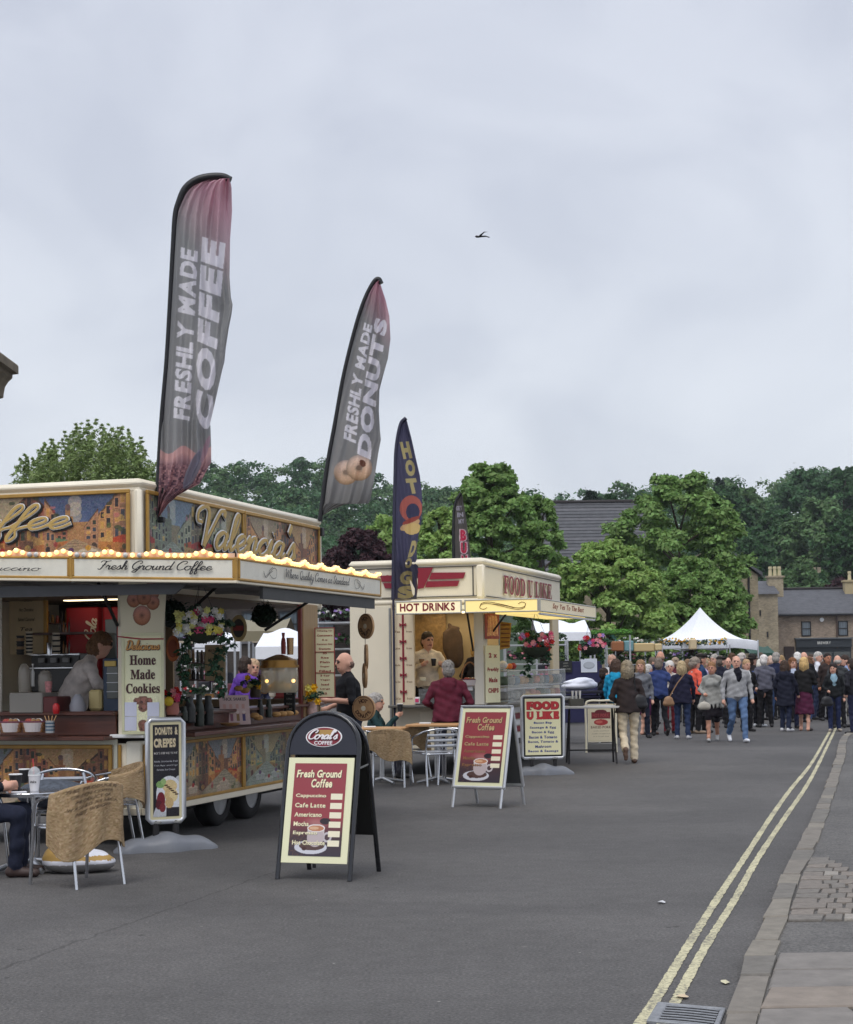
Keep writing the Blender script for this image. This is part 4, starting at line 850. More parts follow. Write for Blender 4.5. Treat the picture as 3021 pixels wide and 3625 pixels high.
b = MB(); b.cbox(((xh + 0) / 2, -.06, 1.01), (-xh, .32, .04), .006); b.cbox((.10, KL / 2, 1.01), (.36, KL - .1, .0398), .006); b.build('counter', mat('counter_grey', (112, 110, 106), .35, .3, var=.15, vscale=9), kk)
b = MB(); q0, q1 = kp(1480, 2500), kp(1680, 2500); b.box(((q0.x + q1.x) / 2, .06, 1.15), (q1.x - q0.x, .02, .22)); b.build('chequer_plate', mat('chequer_plate', (128, 130, 130), .3, .85, var=.3, vscale=60, bump=.8, bscale=50), kk)
b = MB(); q0, q1 = kp(1466, 2600), kp(1560, 2600)
b.cbox(((q0.x + q1.x) / 2 + .05, .0, .72), (q1.x - q0.x - .1, .02, .42), .004); b.build('lower_panel', cream, kk)
for z, m_ in ((.93, white), (.83, red_m), (.73, white), (.63, red_m), (.53, white), (.44, blk)):
    b = MB(); b.cbox((.012, KL / 2, z - .03), (.02, KL - .06, .085), .004); b.build('side_stripe', m_, kk)
b = MB(); b.cbox((xh - .02, -.012, 1.4), (.035, .03, 2.1), .006); b.build('edge_trim', greyalu, kk)
# kiosk canopy
KS, KF = 1.0, .78; kt, kb = 2.515, 2.325
kc = empty('canopy', parent=kk); xl_ = kp(1400, 2130, 1, -KF).x; xm = kp(1640, 2130, 1, -KF).x; ye = kp(2108, 2137, 0, KS).y
b = MB(); b.prism([(xl_, 0, 2.45), (0, 0, 2.45), (KS - .02, -KF + .02, 2.36), (xl_, -KF + .02, 2.36)], (0, 0, .025)); b.prism([(0, 0, 2.451), (0, ye, 2.451), (KS - .02, ye, 2.36), (KS - .02, -KF + .02, 2.36)][::-1], (0, 0, .025)); b.build('flap', mat('kiosk_flap', (232, 220, 176), .5), kc)
def litboard(O, ex, L, m_):
    return framed('sign_board', kc, O, ex, (0, 0, 1), L, kt - kb, None, .02, 0, greyalu if m_ is None else mat('silver_frame', (190, 188, 178), .4, .3), m_)
lit1 = mat('lightbox', (244, 236, 206), .4, emit=(255, 232, 170), estr=.42); lit2 = mat('lightbox_dim', (214, 208, 190), .4, emit=(255, 230, 170), estr=.18); lit3 = mat('lightbox_glow', (244, 226, 160), .4, emit=(255, 222, 130), estr=.45)
litboard((xl_, -KF, kb), (1, 0, 0), xm - xl_ - .02, lit1); litboard((xm + .02, -KF, kb), (1, 0, 0), KS - xm - .03, lit3); litboard((KS, -KF + .01, kb), (0, 1, 0), ye + KF - .01, lit2)
a, c = kp(1417, 2160, 1, -KF), kp(1612, 2160, 1, -KF); text_obj('lettering', 'HOT DRINKS', red_m, kc, face_M(((a.x + c.x) / 2, -KF - .012, (kt + kb) / 2 + .005), (1, 0, 0), (0, 0, 1)), c.x - a.x, .115, off=.035)
a, c = kp(1700, 2140, 1, -KF), kp(1862, 2140, 1, -KF); w_ = c.x - a.x; M = face_M(((a.x + c.x) / 2, -KF - .012, (kt + kb) / 2), (1, 0, 0), (0, 0, 1))
b = MB()
for s in ([(-.5, -.1), (-.46, .35), (-.3, .5), (0, .15), (.3, -.3), (.46, -.2), (.5, .2), (.42, .4), (.34, .2)], [(.5, .1), (.46, -.35), (.3, -.5), (0, -.1), (-.3, .3), (-.46, .2), (-.5, -.2), (-.42, -.4), (-.34, -.2)], [(-.22, .25), (.05, 0), (.25, -.3)]): b.tube([M @ Vector((p.x * w_, p.y * .11, 0)) for p in bez(s, 8)], .0045, 5, flat=.4, up=M.to_3x3() @ Vector((0, 0, 1)))
b.build('flourish', mat('bronze_ink', (96, 66, 30), .5), kc)
a, c = kp(1955, 2150, 0, KS), kp(2065, 2150, 0, KS); script_obj('lettering', 'Say Yes To The Best', kc, face_M((KS + .012, (a.y + c.y) / 2, (kt + kb) / 2), (0, 1, 0), (0, 0, 1)), c.y - a.y, .11, [(mat('rust_ink', (150, 70, 56), .5), 1.0, .008, 0, 0)], .2, .13, n=4) if all(ch in S_ for ch in 'Say Yes To The Best') else text_obj('lettering', 'Say Yes To The Best', mat('rust_ink', (150, 70, 56), .5), kc, face_M((KS + .012, (a.y + c.y) / 2, (kt + kb) / 2), (0, 1, 0), (0, 0, 1)), c.y - a.y, .10, off=.02, shear=.25)
b = MB(); b.tube([(xl_ + .1, -KF + .14, 2.345), (KS - .3, -KF + .14, 2.345)], .016, 8); b.build('tube_lamp', mat('tube_lit', (255, 244, 210), .4, emit=(255, 236, 190), estr=2.5), kc)
for k in range(3):
    b = MB(); y0 = -.3 + k * 1.15; b.prism([(.25, y0, 2.318), (KS - .12, y0, 2.318), (KS - .12, y0 + 1.1, 2.318), (.25, y0 + 1.1, 2.318)][::1], (0, 0, .03)); b.build('lit_panel', yellow_lit, kc)
b = MB(); b.tube([(KS - .02, -KF + .1, 2.30), (KS - .02, ye, 2.30)], .018, 8); b.build('edge_tube', white, kc)
for pq in ([(.02, .14, 1.98), (.42, -.05, 2.42)], [(-.16, -.02, 1.8), (-.2, -.2, 2.38)]): MB().tube(pq, .016, 6).build('gas_strut', blackp, kc)
lamp = bpy.data.lights.new('kiosk_lamp', 'AREA'); lamp.energy = 7; lamp.size = 1.2; lamp.color = (1, .82, .52)
lo = bpy.data.objects.new('kiosk_lamp', lamp); COL.objects.link(lo); lo.parent = kk; lo.location = (-.9, 1.0, 2.42)
b = MB(); b.box((-.9, 1.0, 2.44), (1.2, .12, .02)); b.build('ceiling_emitter', MATS['tube_lit'], kk)
b = MB(); b.box((-1.1, 1.2, 2.292), (.6, .1, .012)); b.build('ceiling_emitter', MATS['tube_lit'], tr)  # glowing strip added to light the trailer interior, no tube known there
# ================================================================ feather flags
def interp_rows(P, n):
    P = sorted(P, key=lambda p: p[1]); return np.array([p[1] for p in P], float), np.array([p[0] for p in P], float)
cloth_m = print_mat(.7, .55, 'printed_cloth')
def flag(name, label, left, right, Y, art, bbox, pole, rad, rows=640, cols=96, amp=.035, seed=0, pole_m=None, ext=None):
    """left/right: pixel outline of the cloth; art: raster over bbox (x0,y0,x1,y1) px, y down"""
    ly, lx = interp_rows(left, 0); ry, rx = interp_rows(right, 0); y0, y1 = max(ly[0], ry[0]) + .5, min(ly[-1], ry[-1])
    base = dp(*pole[0], Y); t = empty(name, label, 'flag', (base.x, base.y, base.z))
    v = np.linspace(0, 1, rows); py = y1 + (y0 - y1) * v; L = np.interp(py, ly, lx); R = np.interp(py, ry, rx); R = np.maximum(R, L + .6)
    u = np.linspace(0, 1, cols); PX = L[:, None] + (R - L)[:, None] * u[None]; PY = np.repeat(py[:, None], cols, 1)
    r = np.random.default_rng(seed); dep = np.zeros((rows, cols))
    for k in range(7):
        fx, fy, ph, am = r.uniform(.6, 2.6 + k * .5), r.uniform(-3, 3), r.uniform(0, 6.3), r.uniform(.3, 1); dep += am * np.sin(2 * math.pi * (fx * u[None] + fy * v[:, None]) + ph)
    dep *= amp / 3 * (.25 + u[None] * .9) * np.minimum(1, (v[:, None] * 12 + .2)); Yd = Y + dep
    # pixel -> world (vectorised)
    D = np.stack([(PX - PPX) / F, -(PY - PPY) / F, -np.ones_like(PX)], -1) @ np.array(CR).T; k = Yd / D[..., 1]; V = D * k[..., None]; V[..., 2] += CAMH
    V = V.reshape(-1, 3) - np.array(base)
    ax0, ay0, ax1, ay1 = bbox; ci = np.clip(((PX - ax0) / (ax1 - ax0) * art.w).astype(int), 0, art.w - 1); ri = np.clip(((ay1 - PY) / (ay1 - ay0) * art.h).astype(int), 0, art.h - 1)
    c = np.ones((rows * cols, 4), np.float32); c[:, :3] = lin(np.clip(art.a[ri, ci].reshape(-1, 3), 0, 255))
    i = np.arange(rows * cols).reshape(rows, cols); q = np.stack([i[:-1, :-1], i[:-1, 1:], i[1:, 1:], i[1:, :-1]], -1).reshape(-1, 4)
    me = mesh_np('cloth', V, q, cloth_m, smooth=True); at = me.color_attributes.new('Col', 'FLOAT_COLOR', 'POINT'); at.data.foreach_set('color', c.ravel()); link('cloth', me, t)
    P = [dp(p[0], p[1], Y) - base for p in pole]; P = bez([tuple(p) for p in P], 8); n = len(P); rr = np.interp(np.linspace(0, 1, n), np.linspace(0, 1, len(rad)), rad)
    MB().tube(P, list(rr), 8).build('pole_sleeve', pole_m or blackp, t, smooth=60)
    if ext: MB().tube([Vector(e) - base for e in ext], .018, 8).build('pole', pole_m or blackp, t, smooth=60)
    return t
class Art(Ras):
    """raster addressed in photo pixels"""
    def __init__(s, bbox, k, col): s.bb = bbox; super().__init__(int((bbox[2] - bbox[0]) * k), int((bbox[3] - bbox[1]) * k), col); s.PX = bbox[0] + s.X * (bbox[2] - bbox[0]); s.PY = bbox[3] - s.Y * (bbox[3] - bbox[1])
    def uv(s, P): P = np.asarray(P, float); return np.stack([(P[..., 0] - s.bb[0]) / (s.bb[2] - s.bb[0]), (s.bb[3] - P[..., 1]) / (s.bb[3] - s.bb[1])], -1)
    def qtext(s, body, q00, q10, q11, q01, col, off=.04, style='', space=.05, bend=0.0):
        """q00 text origin, q10 end of baseline, q11/q01 top"""
        V, T = text2d(body, style, off, space); mn, mx = V.min(0), V.max(0); V = (V - mn) / (mx - mn); a, b = V[:, :1], V[:, 1:]
        P = (np.array(q00) * (1 - a) + np.array(q10) * a) * (1 - b) + (np.array(q01) * (1 - a) + np.array(q11) * a) * b
        if bend: P = P + bend * np.sin(a * math.pi) * np.array([[1, 0]])
        return s.tris(s.uv(P), T, col)
    def pell(s, x, y, rx, ry, col, k=1.0, rot=0.0, soft=0.0):
        X, Y = s.PX - x, s.PY - y; X, Y = X * math.cos(rot) + Y * math.sin(rot), -X * math.sin(rot) + Y * math.cos(rot); d = np.sqrt((X / rx) ** 2 + (Y / ry) ** 2)
        return s.put((d < 1) if not soft else np.clip((1 - d) / soft, 0, 1), col, k)
    def donut(s, x, y, r, base=(226, 194, 170), seed=1, sq=1.0, hole=.25):
        d = np.hypot(s.PX - x, (s.PY - y) / sq) / r; m = (d < 1); sh = np.clip(1.02 - .28 * np.clip((d - .55) / .45, 0, 1) ** 2 - .25 * np.clip((.4 - d) / .3, 0, 1), .5, 1.05); n = np.random.default_rng(seed).normal(0, .05, d.shape)
        col = np.asarray(base)[None, None] * (sh * (1 + n) * (1.0 - .16 * (s.PY - y) / r))[..., None] + np.array([10, 0, -14]) * ((s.PY - y) / r)[..., None]
        s.a = np.where(m[..., None], col, s.a); s.put(np.hypot(s.PX - x, (s.PY - y) / sq * 1.3) / r < hole, tuple(k * .66 for k in base)); return s
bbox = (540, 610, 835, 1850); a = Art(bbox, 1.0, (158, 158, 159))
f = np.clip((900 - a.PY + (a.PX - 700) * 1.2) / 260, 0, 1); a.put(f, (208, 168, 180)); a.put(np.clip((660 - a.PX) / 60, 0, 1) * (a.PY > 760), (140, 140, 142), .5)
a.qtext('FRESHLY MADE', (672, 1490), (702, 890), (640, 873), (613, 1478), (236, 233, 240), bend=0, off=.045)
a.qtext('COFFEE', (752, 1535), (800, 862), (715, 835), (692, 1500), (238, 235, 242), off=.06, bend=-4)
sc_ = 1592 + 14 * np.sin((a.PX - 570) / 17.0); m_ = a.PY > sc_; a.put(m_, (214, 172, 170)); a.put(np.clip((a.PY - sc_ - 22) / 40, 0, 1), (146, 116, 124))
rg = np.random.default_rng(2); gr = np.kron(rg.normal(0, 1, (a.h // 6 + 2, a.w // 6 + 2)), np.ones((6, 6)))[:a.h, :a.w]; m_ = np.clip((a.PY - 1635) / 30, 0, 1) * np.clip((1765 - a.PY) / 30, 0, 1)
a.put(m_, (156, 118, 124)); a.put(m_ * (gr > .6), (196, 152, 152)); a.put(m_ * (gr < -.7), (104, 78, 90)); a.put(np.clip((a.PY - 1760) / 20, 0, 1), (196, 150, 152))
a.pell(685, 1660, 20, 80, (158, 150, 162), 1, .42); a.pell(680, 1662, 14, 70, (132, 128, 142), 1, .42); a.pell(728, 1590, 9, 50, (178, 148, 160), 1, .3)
FL1 = (T1.M @ Vector((.07, .37, 0))).y
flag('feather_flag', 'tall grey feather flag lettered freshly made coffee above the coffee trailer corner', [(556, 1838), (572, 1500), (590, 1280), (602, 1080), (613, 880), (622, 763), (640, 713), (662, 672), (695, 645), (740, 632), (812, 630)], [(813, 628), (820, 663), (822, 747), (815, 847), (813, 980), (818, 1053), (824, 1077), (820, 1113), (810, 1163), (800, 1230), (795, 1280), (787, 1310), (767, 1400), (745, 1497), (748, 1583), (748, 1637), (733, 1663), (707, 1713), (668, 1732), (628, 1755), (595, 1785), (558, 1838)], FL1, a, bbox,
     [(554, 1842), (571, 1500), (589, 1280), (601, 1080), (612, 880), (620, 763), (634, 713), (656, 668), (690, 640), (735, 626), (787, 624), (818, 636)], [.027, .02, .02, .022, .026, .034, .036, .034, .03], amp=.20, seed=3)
b = MB(); p = T1.M @ Vector((.04, .37, 2.96)); b.cbox((.035, .37, 2.98), (.07, .05, .05), .006); b.cbox((.035, .37, 3.25), (.07, .05, .05), .006); b.build('flag_bracket', blackp, tr)
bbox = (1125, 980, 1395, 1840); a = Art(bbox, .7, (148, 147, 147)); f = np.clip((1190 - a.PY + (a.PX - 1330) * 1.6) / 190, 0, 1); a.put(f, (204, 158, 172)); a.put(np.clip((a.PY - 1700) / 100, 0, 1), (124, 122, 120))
a.donut(1226, 1672, 44, seed=4); a.donut(1272, 1656, 46, seed=5); a.pell(1284, 1640, 10, 14, (120, 80, 66), 1, -.5)
a.qtext('FRESHLY MADE', (1261, 1570), (1320, 1153), (1291, 1140), (1216, 1552), (234, 231, 238), bend=-7, off=.045)
a.qtext('DONUTS', (1313, 1628), (1374, 1136), (1330, 1120), (1264, 1606), (236, 232, 240), off=.06, bend=-6)
FL2 = (T1.M @ Vector((.05, 4.75, 0))).y
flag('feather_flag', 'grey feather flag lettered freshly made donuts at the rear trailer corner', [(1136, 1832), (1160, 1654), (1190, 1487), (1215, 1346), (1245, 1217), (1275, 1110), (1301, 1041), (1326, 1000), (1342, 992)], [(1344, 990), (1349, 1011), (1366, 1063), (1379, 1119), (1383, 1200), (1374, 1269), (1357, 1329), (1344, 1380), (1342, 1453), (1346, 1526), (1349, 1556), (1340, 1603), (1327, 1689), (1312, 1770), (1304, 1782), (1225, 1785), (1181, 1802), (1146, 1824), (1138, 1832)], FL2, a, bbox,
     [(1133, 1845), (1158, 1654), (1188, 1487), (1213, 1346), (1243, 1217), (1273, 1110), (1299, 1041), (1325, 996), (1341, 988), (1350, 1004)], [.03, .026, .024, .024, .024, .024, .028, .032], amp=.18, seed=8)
MB().cbox((.02, 4.70, 3.18), (.09, .08, .10), .008).build('flag_bracket', blackp, tr)
bbox = (1385, 1475, 1510, 2130); a = Art(bbox, .8, (74, 73, 98)); gld = (176, 162, 116)
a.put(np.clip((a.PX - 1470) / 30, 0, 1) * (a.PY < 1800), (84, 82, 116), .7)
for ch, (x, y, w, h, sk_) in zip('HOTDOGS', ((1438, 1595, 32, 60, 14), (1453, 1658, 34, 58, 8), (1460, 1722, 38, 54, 12), (1462, 1945, 22, 60, -16), (1447, 1995, 24, 36, -4), (1438, 2047, 44, 48, 0), (1438, 2098, 60, 46, 0))):
    a.qtext(ch, (x - w / 2 + sk_ / 2, y + h / 2), (x + w / 2 + sk_ / 2, y + h / 2 - 3), (x + w / 2 - sk_ / 2, y - h / 2 - 3), (x - w / 2 - sk_ / 2, y - h / 2), gld, off=.07)
a.pell(1456, 1800, 40, 46, (172, 96, 88)); a.pell(1462, 1812, 24, 30, (62, 62, 88)); a.pell(1452, 1858, 38, 14, (198, 164, 122), 1, -.45); a.pell(1456, 1842, 34, 8, (150, 74, 66), 1, -.4); a.pell(1462, 1872, 30, 20, (206, 178, 120), 1, -.2); a.pell(1492, 2080, 22, 60, (196, 130, 100), .8, 0, .6)
p_ = K1.M @ Vector((xh - .02, -.10, 0)); FL3 = p_.y
e0 = dp(1393, 2120, FL3)
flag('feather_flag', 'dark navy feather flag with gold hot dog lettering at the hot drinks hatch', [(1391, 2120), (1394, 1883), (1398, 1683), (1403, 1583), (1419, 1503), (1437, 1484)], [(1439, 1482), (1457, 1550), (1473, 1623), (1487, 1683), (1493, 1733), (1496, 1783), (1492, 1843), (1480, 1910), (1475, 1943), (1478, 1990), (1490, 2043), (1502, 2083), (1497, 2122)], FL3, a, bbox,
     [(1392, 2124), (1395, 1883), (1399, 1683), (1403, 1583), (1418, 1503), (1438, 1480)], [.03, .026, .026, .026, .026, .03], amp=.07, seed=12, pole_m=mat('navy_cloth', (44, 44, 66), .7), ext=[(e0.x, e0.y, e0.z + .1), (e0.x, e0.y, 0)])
bbox = (1600, 1740, 1672, 1980); a = Art(bbox, 1.2, (92, 88, 84))
for ch, y in zip('BUN', (1895, 1940, 1985)):
    x = 1642 + (y - 1895) * .05; a.qtext(ch, (x - 15, y + 22), (x + 13, y + 22), (x + 11, y - 22), (x - 15, y - 22), (224, 190, 196), off=.10); a.qtext(ch, (x - 12, y + 19), (x + 10, y + 19), (x + 8, y - 19), (x - 12, y - 19), (196, 56, 84), off=.07)
for k, wd_ in enumerate(('GET', 'IN', 'MY')): a.qtext(wd_, (1616 + k * 4, 1808 + k * 23), (1638 + k * 4, 1806 + k * 23), (1636 + k * 4, 1790 + k * 23), (1615 + k * 4, 1792 + k * 23), (170, 164, 176), off=.05)
e0 = dp(1608, 1976, 31.5)
flag('feather_flag', 'small dark grey feather flag with red bun lettering behind the kiosk roof', [(1607, 1990), (1607, 1833), (1615, 1777), (1634, 1748)], [(1636, 1746), (1647, 1810), (1655, 1863), (1663, 1933), (1670, 1990)], 31.5, a, bbox, [(1606, 1990), (1606, 1833), (1614, 1777), (1633, 1745)], [.03, .026, .024, .03], rows=160, cols=40, amp=.03, seed=14, ext=[(e0.x, e0.y, e0.z), (e0.x, e0.y, 0)])

# ================================================================ pavement boards
class Plane:
    """local plane addressed by photo pixel; root-relative coordinates"""
    def __init__(s, O, ex, ey): s.O, s.ex, s.ey = Vector(O), Vector(ex).normalized(), Vector(ey).normalized(); s.n = s.ex.cross(s.ey)
    def uv(s, px, py):
        r = ray(px, py); c = Vector((0, 0, CAMH)); t = (s.O - c).dot(s.n) / r.dot(s.n); p = c + r * t - s.O; return p.dot(s.ex), p.dot(s.ey)
    def M(s, u, v, d=0, root=None): return face_M(s.O + s.ex * u + s.ey * v + s.n * d - (root or Vector()), s.ex, s.ey)
def menu_print(w, h, title, items, bright=1.0, boxes=6, cup=True, dim=False):
    a = Ras(w, h, (150, 62, 70)); a.put(np.clip((.40 - a.Y) / .2, 0, 1), (70, 52, 58)); a.put(np.clip(.18 - a.Y, 0, .2) * 5, (58, 52, 64))
    rg = np.random.default_rng(5); g = np.kron(rg.normal(0, 1, (h // 3 + 2, w // 3 + 2)), np.ones((3, 3)))[:h, :w]; a.put((g > .8) & (a.Y < .25) & (a.X < .4), (104, 76, 62), .7)
    if cup:
        a.ell(.5, .36, .3, .07, (206, 160, 150), .5, soft=.8); a.ell(.42, .095, .31, .072, (206, 206, 214)); a.ell(.44, .112, .24, .05, (86, 62, 58))
        a.ell(.72, .205, .085, .055, (196, 188, 192)); a.ell(.72, .205, .05, .032, (80, 60, 64)); a.rect(.34, .20, .66, .30, (204, 192, 190)); a.ell(.5, .20, .16, .10, (190, 176, 178)); a.ell(.5, .30, .17, .042, (232, 224, 220)); a.ell(.5, .298, .145, .032, (190, 128, 92)); a.ell(.46, .30, .09, .016, (218, 176, 140))
        a.ell(.66, .375, .1, .035, (48, 36, 44)); a.ell(.3, .08, .05, .02, (70, 40, 36))
    cr = (244, 236, 196) if not dim else (196, 168, 122)
    a.text(title[0], .49, .878, .86, .085, (60, 26, 34), off=.045, shear=.12, space=.03); a.text(title[0], .48, .885, .86, .085, cr, off=.035, shear=.12, space=.03)
    a.text(title[1], .55, .775, .40, .095, (60, 26, 34), off=.045, shear=.12, space=.02); a.text(title[1], .54, .782, .40, .095, cr, off=.035, shear=.12, space=.02)
    for i, it in enumerate(items):
        y = .64 - i * (.5 / max(5, len(items) - 1)); wd_ = min(.62, .058 * len(it)); a.text(it, .07 + wd_ / 2, y, wd_, .048, tuple(k * .35 for k in cr), off=.03, space=.04); a.text(it, .065 + wd_ / 2, y + .004, wd_, .048, (cr if not (dim and i > 1) else (150, 104, 72)), off=.025, space=.04)
        if i < boxes: a.rect(.735, y - .032, .955, y + .032, (240, 232, 204))
    return a
# --- arched coffee board
FLp, FRp, BRp = gp(982, 3113), gp(1238, 3121), gp(1355, 3071); ex = (FRp - FLp).normalized(); ey_ = Vector((-ex.y, ex.x, 0)); Dp = .62; Wb = (FRp - FLp).length; HT = 1.24
ab = empty('pavement_board', 'arched black pavement board with red fresh ground coffee price poster', 'sign', (FLp.x, FLp.y, 0))
Pf = Plane(FLp, ex, (ey_ * (Dp / 2 - .02) + Vector((0, 0, HT)))); rt = FLp
def arch_path(pl, w, h, flip=False, n=14):
    r = w / 2; hs = h - r * .95; P = [(0, 0), (0, hs * .5), (0, hs)] + [(r - r * math.cos(math.pi * k / n), hs + r * .95 * math.sin(math.pi * k / n)) for k in range(1, n)] + [(w, hs), (w, hs * .5), (w, 0)]
    return [pl.O + pl.ex * u + pl.ey * v - rt for u, v in P], P
sl = math.hypot(Dp / 2, HT); blk_gloss = mat('gloss_black', (16, 17, 24), .22, coat=.6)
path, p2 = arch_path(Pf, Wb, sl); MB().tube(path, .019, 10).build('frame', blk_gloss, ab, smooth=60)
Pb = Plane(FLp + ey_ * Dp, ex, (-ey_ * (Dp / 2 - .02) + Vector((0, 0, HT))))
pathb, _ = arch_path(Pb, Wb, sl); MB().tube(pathb, .019, 10).build('frame', blk_gloss, ab, smooth=60)
def plate(pl, pts, m, name, parent, d=0.0, th=.012, back=False):
    P = [pl.O + pl.ex * u + pl.ey * v + pl.n * d - rt for u, v in pts]; b = MB(); b.prism(P, pl.n * th if not back else -pl.n * th); return b.build(name, m, parent)
_, v_h = Pf.uv(1115, 2672); hp = [(u, v) for u, v in p2 if v >= v_h - .0]; r_ = Wb / 2; hs = sl - r_ * .95
pts = [(.012, v_h), (Wb - .012, v_h)] + [(Wb / 2 + (r_ - .012) * math.cos(math.pi * k / 16), hs + (r_ - .012) * .95 * math.sin(math.pi * k / 16)) for k in range(17)]
plate(Pf, pts, mat('header_black', (32, 34, 46), .4), 'header_panel', ab, -.008)
plate(Pb, [(.012, .3), (Wb - .012, .3)] + [(Wb / 2 + (r_ - .012) * math.cos(math.pi * k / 16), hs + (r_ - .012) * .95 * math.sin(math.pi * k / 16)) for k in range(17)], mat('panel_black', (14, 14, 17), .5), 'rear_panel', ab, -.006)
uL, vB = Pf.uv(998, 3054); uR, vT = Pf.uv(1270, 2685); uL, uR = .025, Wb - .025
plate(Pf, [(uL, vB), (uR, vB), (uR, vT), (uL, vT)], mat('poster_cream', (232, 230, 192), .4), 'poster', ab, .006)
iu, iv = .055, .048
mp_ = menu_print(150, 250, ('Fresh Ground', 'Coffee'), ('Cappuccino', 'Cafe Latte', 'Americano', 'Mocha', 'Espresso', 'Hot Chocolate'))
mp_.obj('poster_print', flat_map(Pf.M((uL + uR) / 2, (vB + vT) / 2 + .004, .021, rt), uR - uL - 2 * iu, vT - vB - 2 * iv), ab)
u0, v0 = Pf.uv(1160, 2610); lw = .30; lh = .155; u0 = Wb / 2 + .0
for k, (m_, s_) in enumerate(((white, 1.0), (mat('logo_maroon', (128, 32, 48), .4), .93))):
    plate(Pf, [(u0 + lw / 2 * s_ * math.cos(t), v0 + lh / 2 * s_ * math.sin(t)) for t in np.linspace(0, 2 * math.pi, 40)[:-1]], m_, 'logo_oval', ab, .004 + .003 * k, .004)
plate(Pf, [(u0 + dx, v0 + dy) for dx, dy in ((-.07, .0), (.07, .0), (.07, .055), (-.07, .055))], mat('logo_gold', (172, 136, 74), .4), 'logo_band', ab, .0072, .0045)
script_obj('logo_script', "Coral's", ab, Pf.M(u0, v0 + .018, .016, rt), .235, .072, [(mat('logo_shadow', (70, 22, 32), .5), 1.6, .0, .004, -.004), (mat('logo_white', (230, 224, 226), .4), 1.2, .004, 0, 0)], .35, .17)
text_obj('logo_text', 'COFFEE', MATS['logo_white'], ab, Pf.M(u0, v0 - .046, .0135, rt), .15, .03, off=.03)
MB().cbox(tuple(Pf.O + Pf.ex * Wb / 2 + Pf.ey * (vB - .018) - rt), (.028, .02, .03), .004).build('catch', blk_gloss, ab)
MB().tube([Pf.O + Pf.ex * Wb + Pf.ey * (sl * .66) - rt, Pb.O + Pb.ex * Wb + Pb.ey * (sl * .68) - rt], .008, 6).build('hinge_strap', greyalu, ab)
# --- snap frame coffee board
FLp, FRp, BRp = gp(1594, 2858), gp(1780, 2864), gp(1832, 2844); ex = (FRp - FLp).normalized(); ey_ = Vector((-ex.y, ex.x, 0)); Wb = (FRp - FLp).length; rt = FLp; Dp = .62; HT = 1.12
ab = empty('pavement_board', 'silver snap frame pavement board with faded fresh ground coffee poster', 'sign', (FLp.x, FLp.y, 0))
Pf = Plane(FLp, ex, (ey_ * Dp / 2 + Vector((0, 0, HT)))); Pb = Plane(FLp + ey_ * Dp, ex, (-ey_ * Dp / 2 + Vector((0, 0, HT)))); sl = math.hypot(Dp / 2, HT)
def bar(pl, a, c, r, m, name, parent, d=0.0, n=8): return MB().tube([pl.O + pl.ex * p[0] + pl.ey * p[1] + pl.n * d - rt for p in (a, c)], r, n).build(name, m, parent, smooth=60)
silver = mat('silver_profile', (206, 208, 212), .3, .6, var=.06, vscale=10)
vB = Pf.uv(1690, 2788)[1]
for pl in (Pf, Pb):
    for u in (.03, Wb - .03): bar(pl, (u, 0), (u, vB), .018, silver, 'leg', ab)
    for a, c in (((.0, vB), (Wb, vB)), ((.0, sl), (Wb, sl)), ((.012, vB), (.012, sl)), ((Wb - .012, vB), (Wb - .012, sl))): bar(pl, a, c, .021, silver, 'frame_profile', ab)
plate(Pf, [(.02, vB + .01), (Wb - .02, vB + .01), (Wb - .02, sl - .01), (.02, sl - .01)], MATS['poster_cream'], 'poster', ab, -.004); plate(Pb, [(.02, vB + .01), (Wb - .02, vB + .01), (Wb - .02, sl - .01), (.02, sl - .01)], mat('rear_grey', (70, 72, 74), .5), 'rear_panel', ab, -.008)
a = menu_print(130, 200, ('Fresh Ground', 'Coffee'), ('Cappuccino', 'Cafe Latte', 'Americano', 'Mocha', 'Espresso'), boxes=5, dim=True)
a.obj('poster_print', flat_map(Pf.M(Wb / 2, (vB + sl) / 2 - .004, .012, rt), Wb - .135, sl - vB - .12), ab)
# --- pedestal boards with moulded water base
base_m = mat('moulded_grey', (118, 121, 128), .5, var=.08, vscale=4, bump=.1, bscale=90)
def water_base(parent, L_, W_, H_, C, ex):
    n, m = 44, 14; V = []; Q = []; ex = Vector(ex).normalized(); ey = Vector((-ex.y, ex.x, 0))
    for i in range(n + 1):
        s = -1 + 2 * i / n; wd_ = W_ / 2 * (max(0.0, 1 - abs(s) ** 3.2)) ** .5 * (.82 + .18 * math.cos(2 * math.pi * s)); hh = H_ * (.42 + .58 * math.cos(s * math.pi / 2) ** 1.2 + .10 * math.cos(3 * math.pi * s)) * (max(0, 1 - abs(s) ** 6)) ** .4
        for k in range(m):
            t = math.pi * k / (m - 1); cx = -math.cos(t); z = hh * (max(0, math.sin(t)) ** .55); V.append(Vector(C) + ex * (s * L_ / 2) + ey * (cx * wd_) + Vector((0, 0, z)))
    for i in range(n):
        for k in range(m - 1): Q.append((i * m + k, (i + 1) * m + k, (i + 1) * m + k + 1, i * m + k + 1))
    b = MB(); b.add(V, Q); return b.build('water_base', base_m, parent, smooth=70)
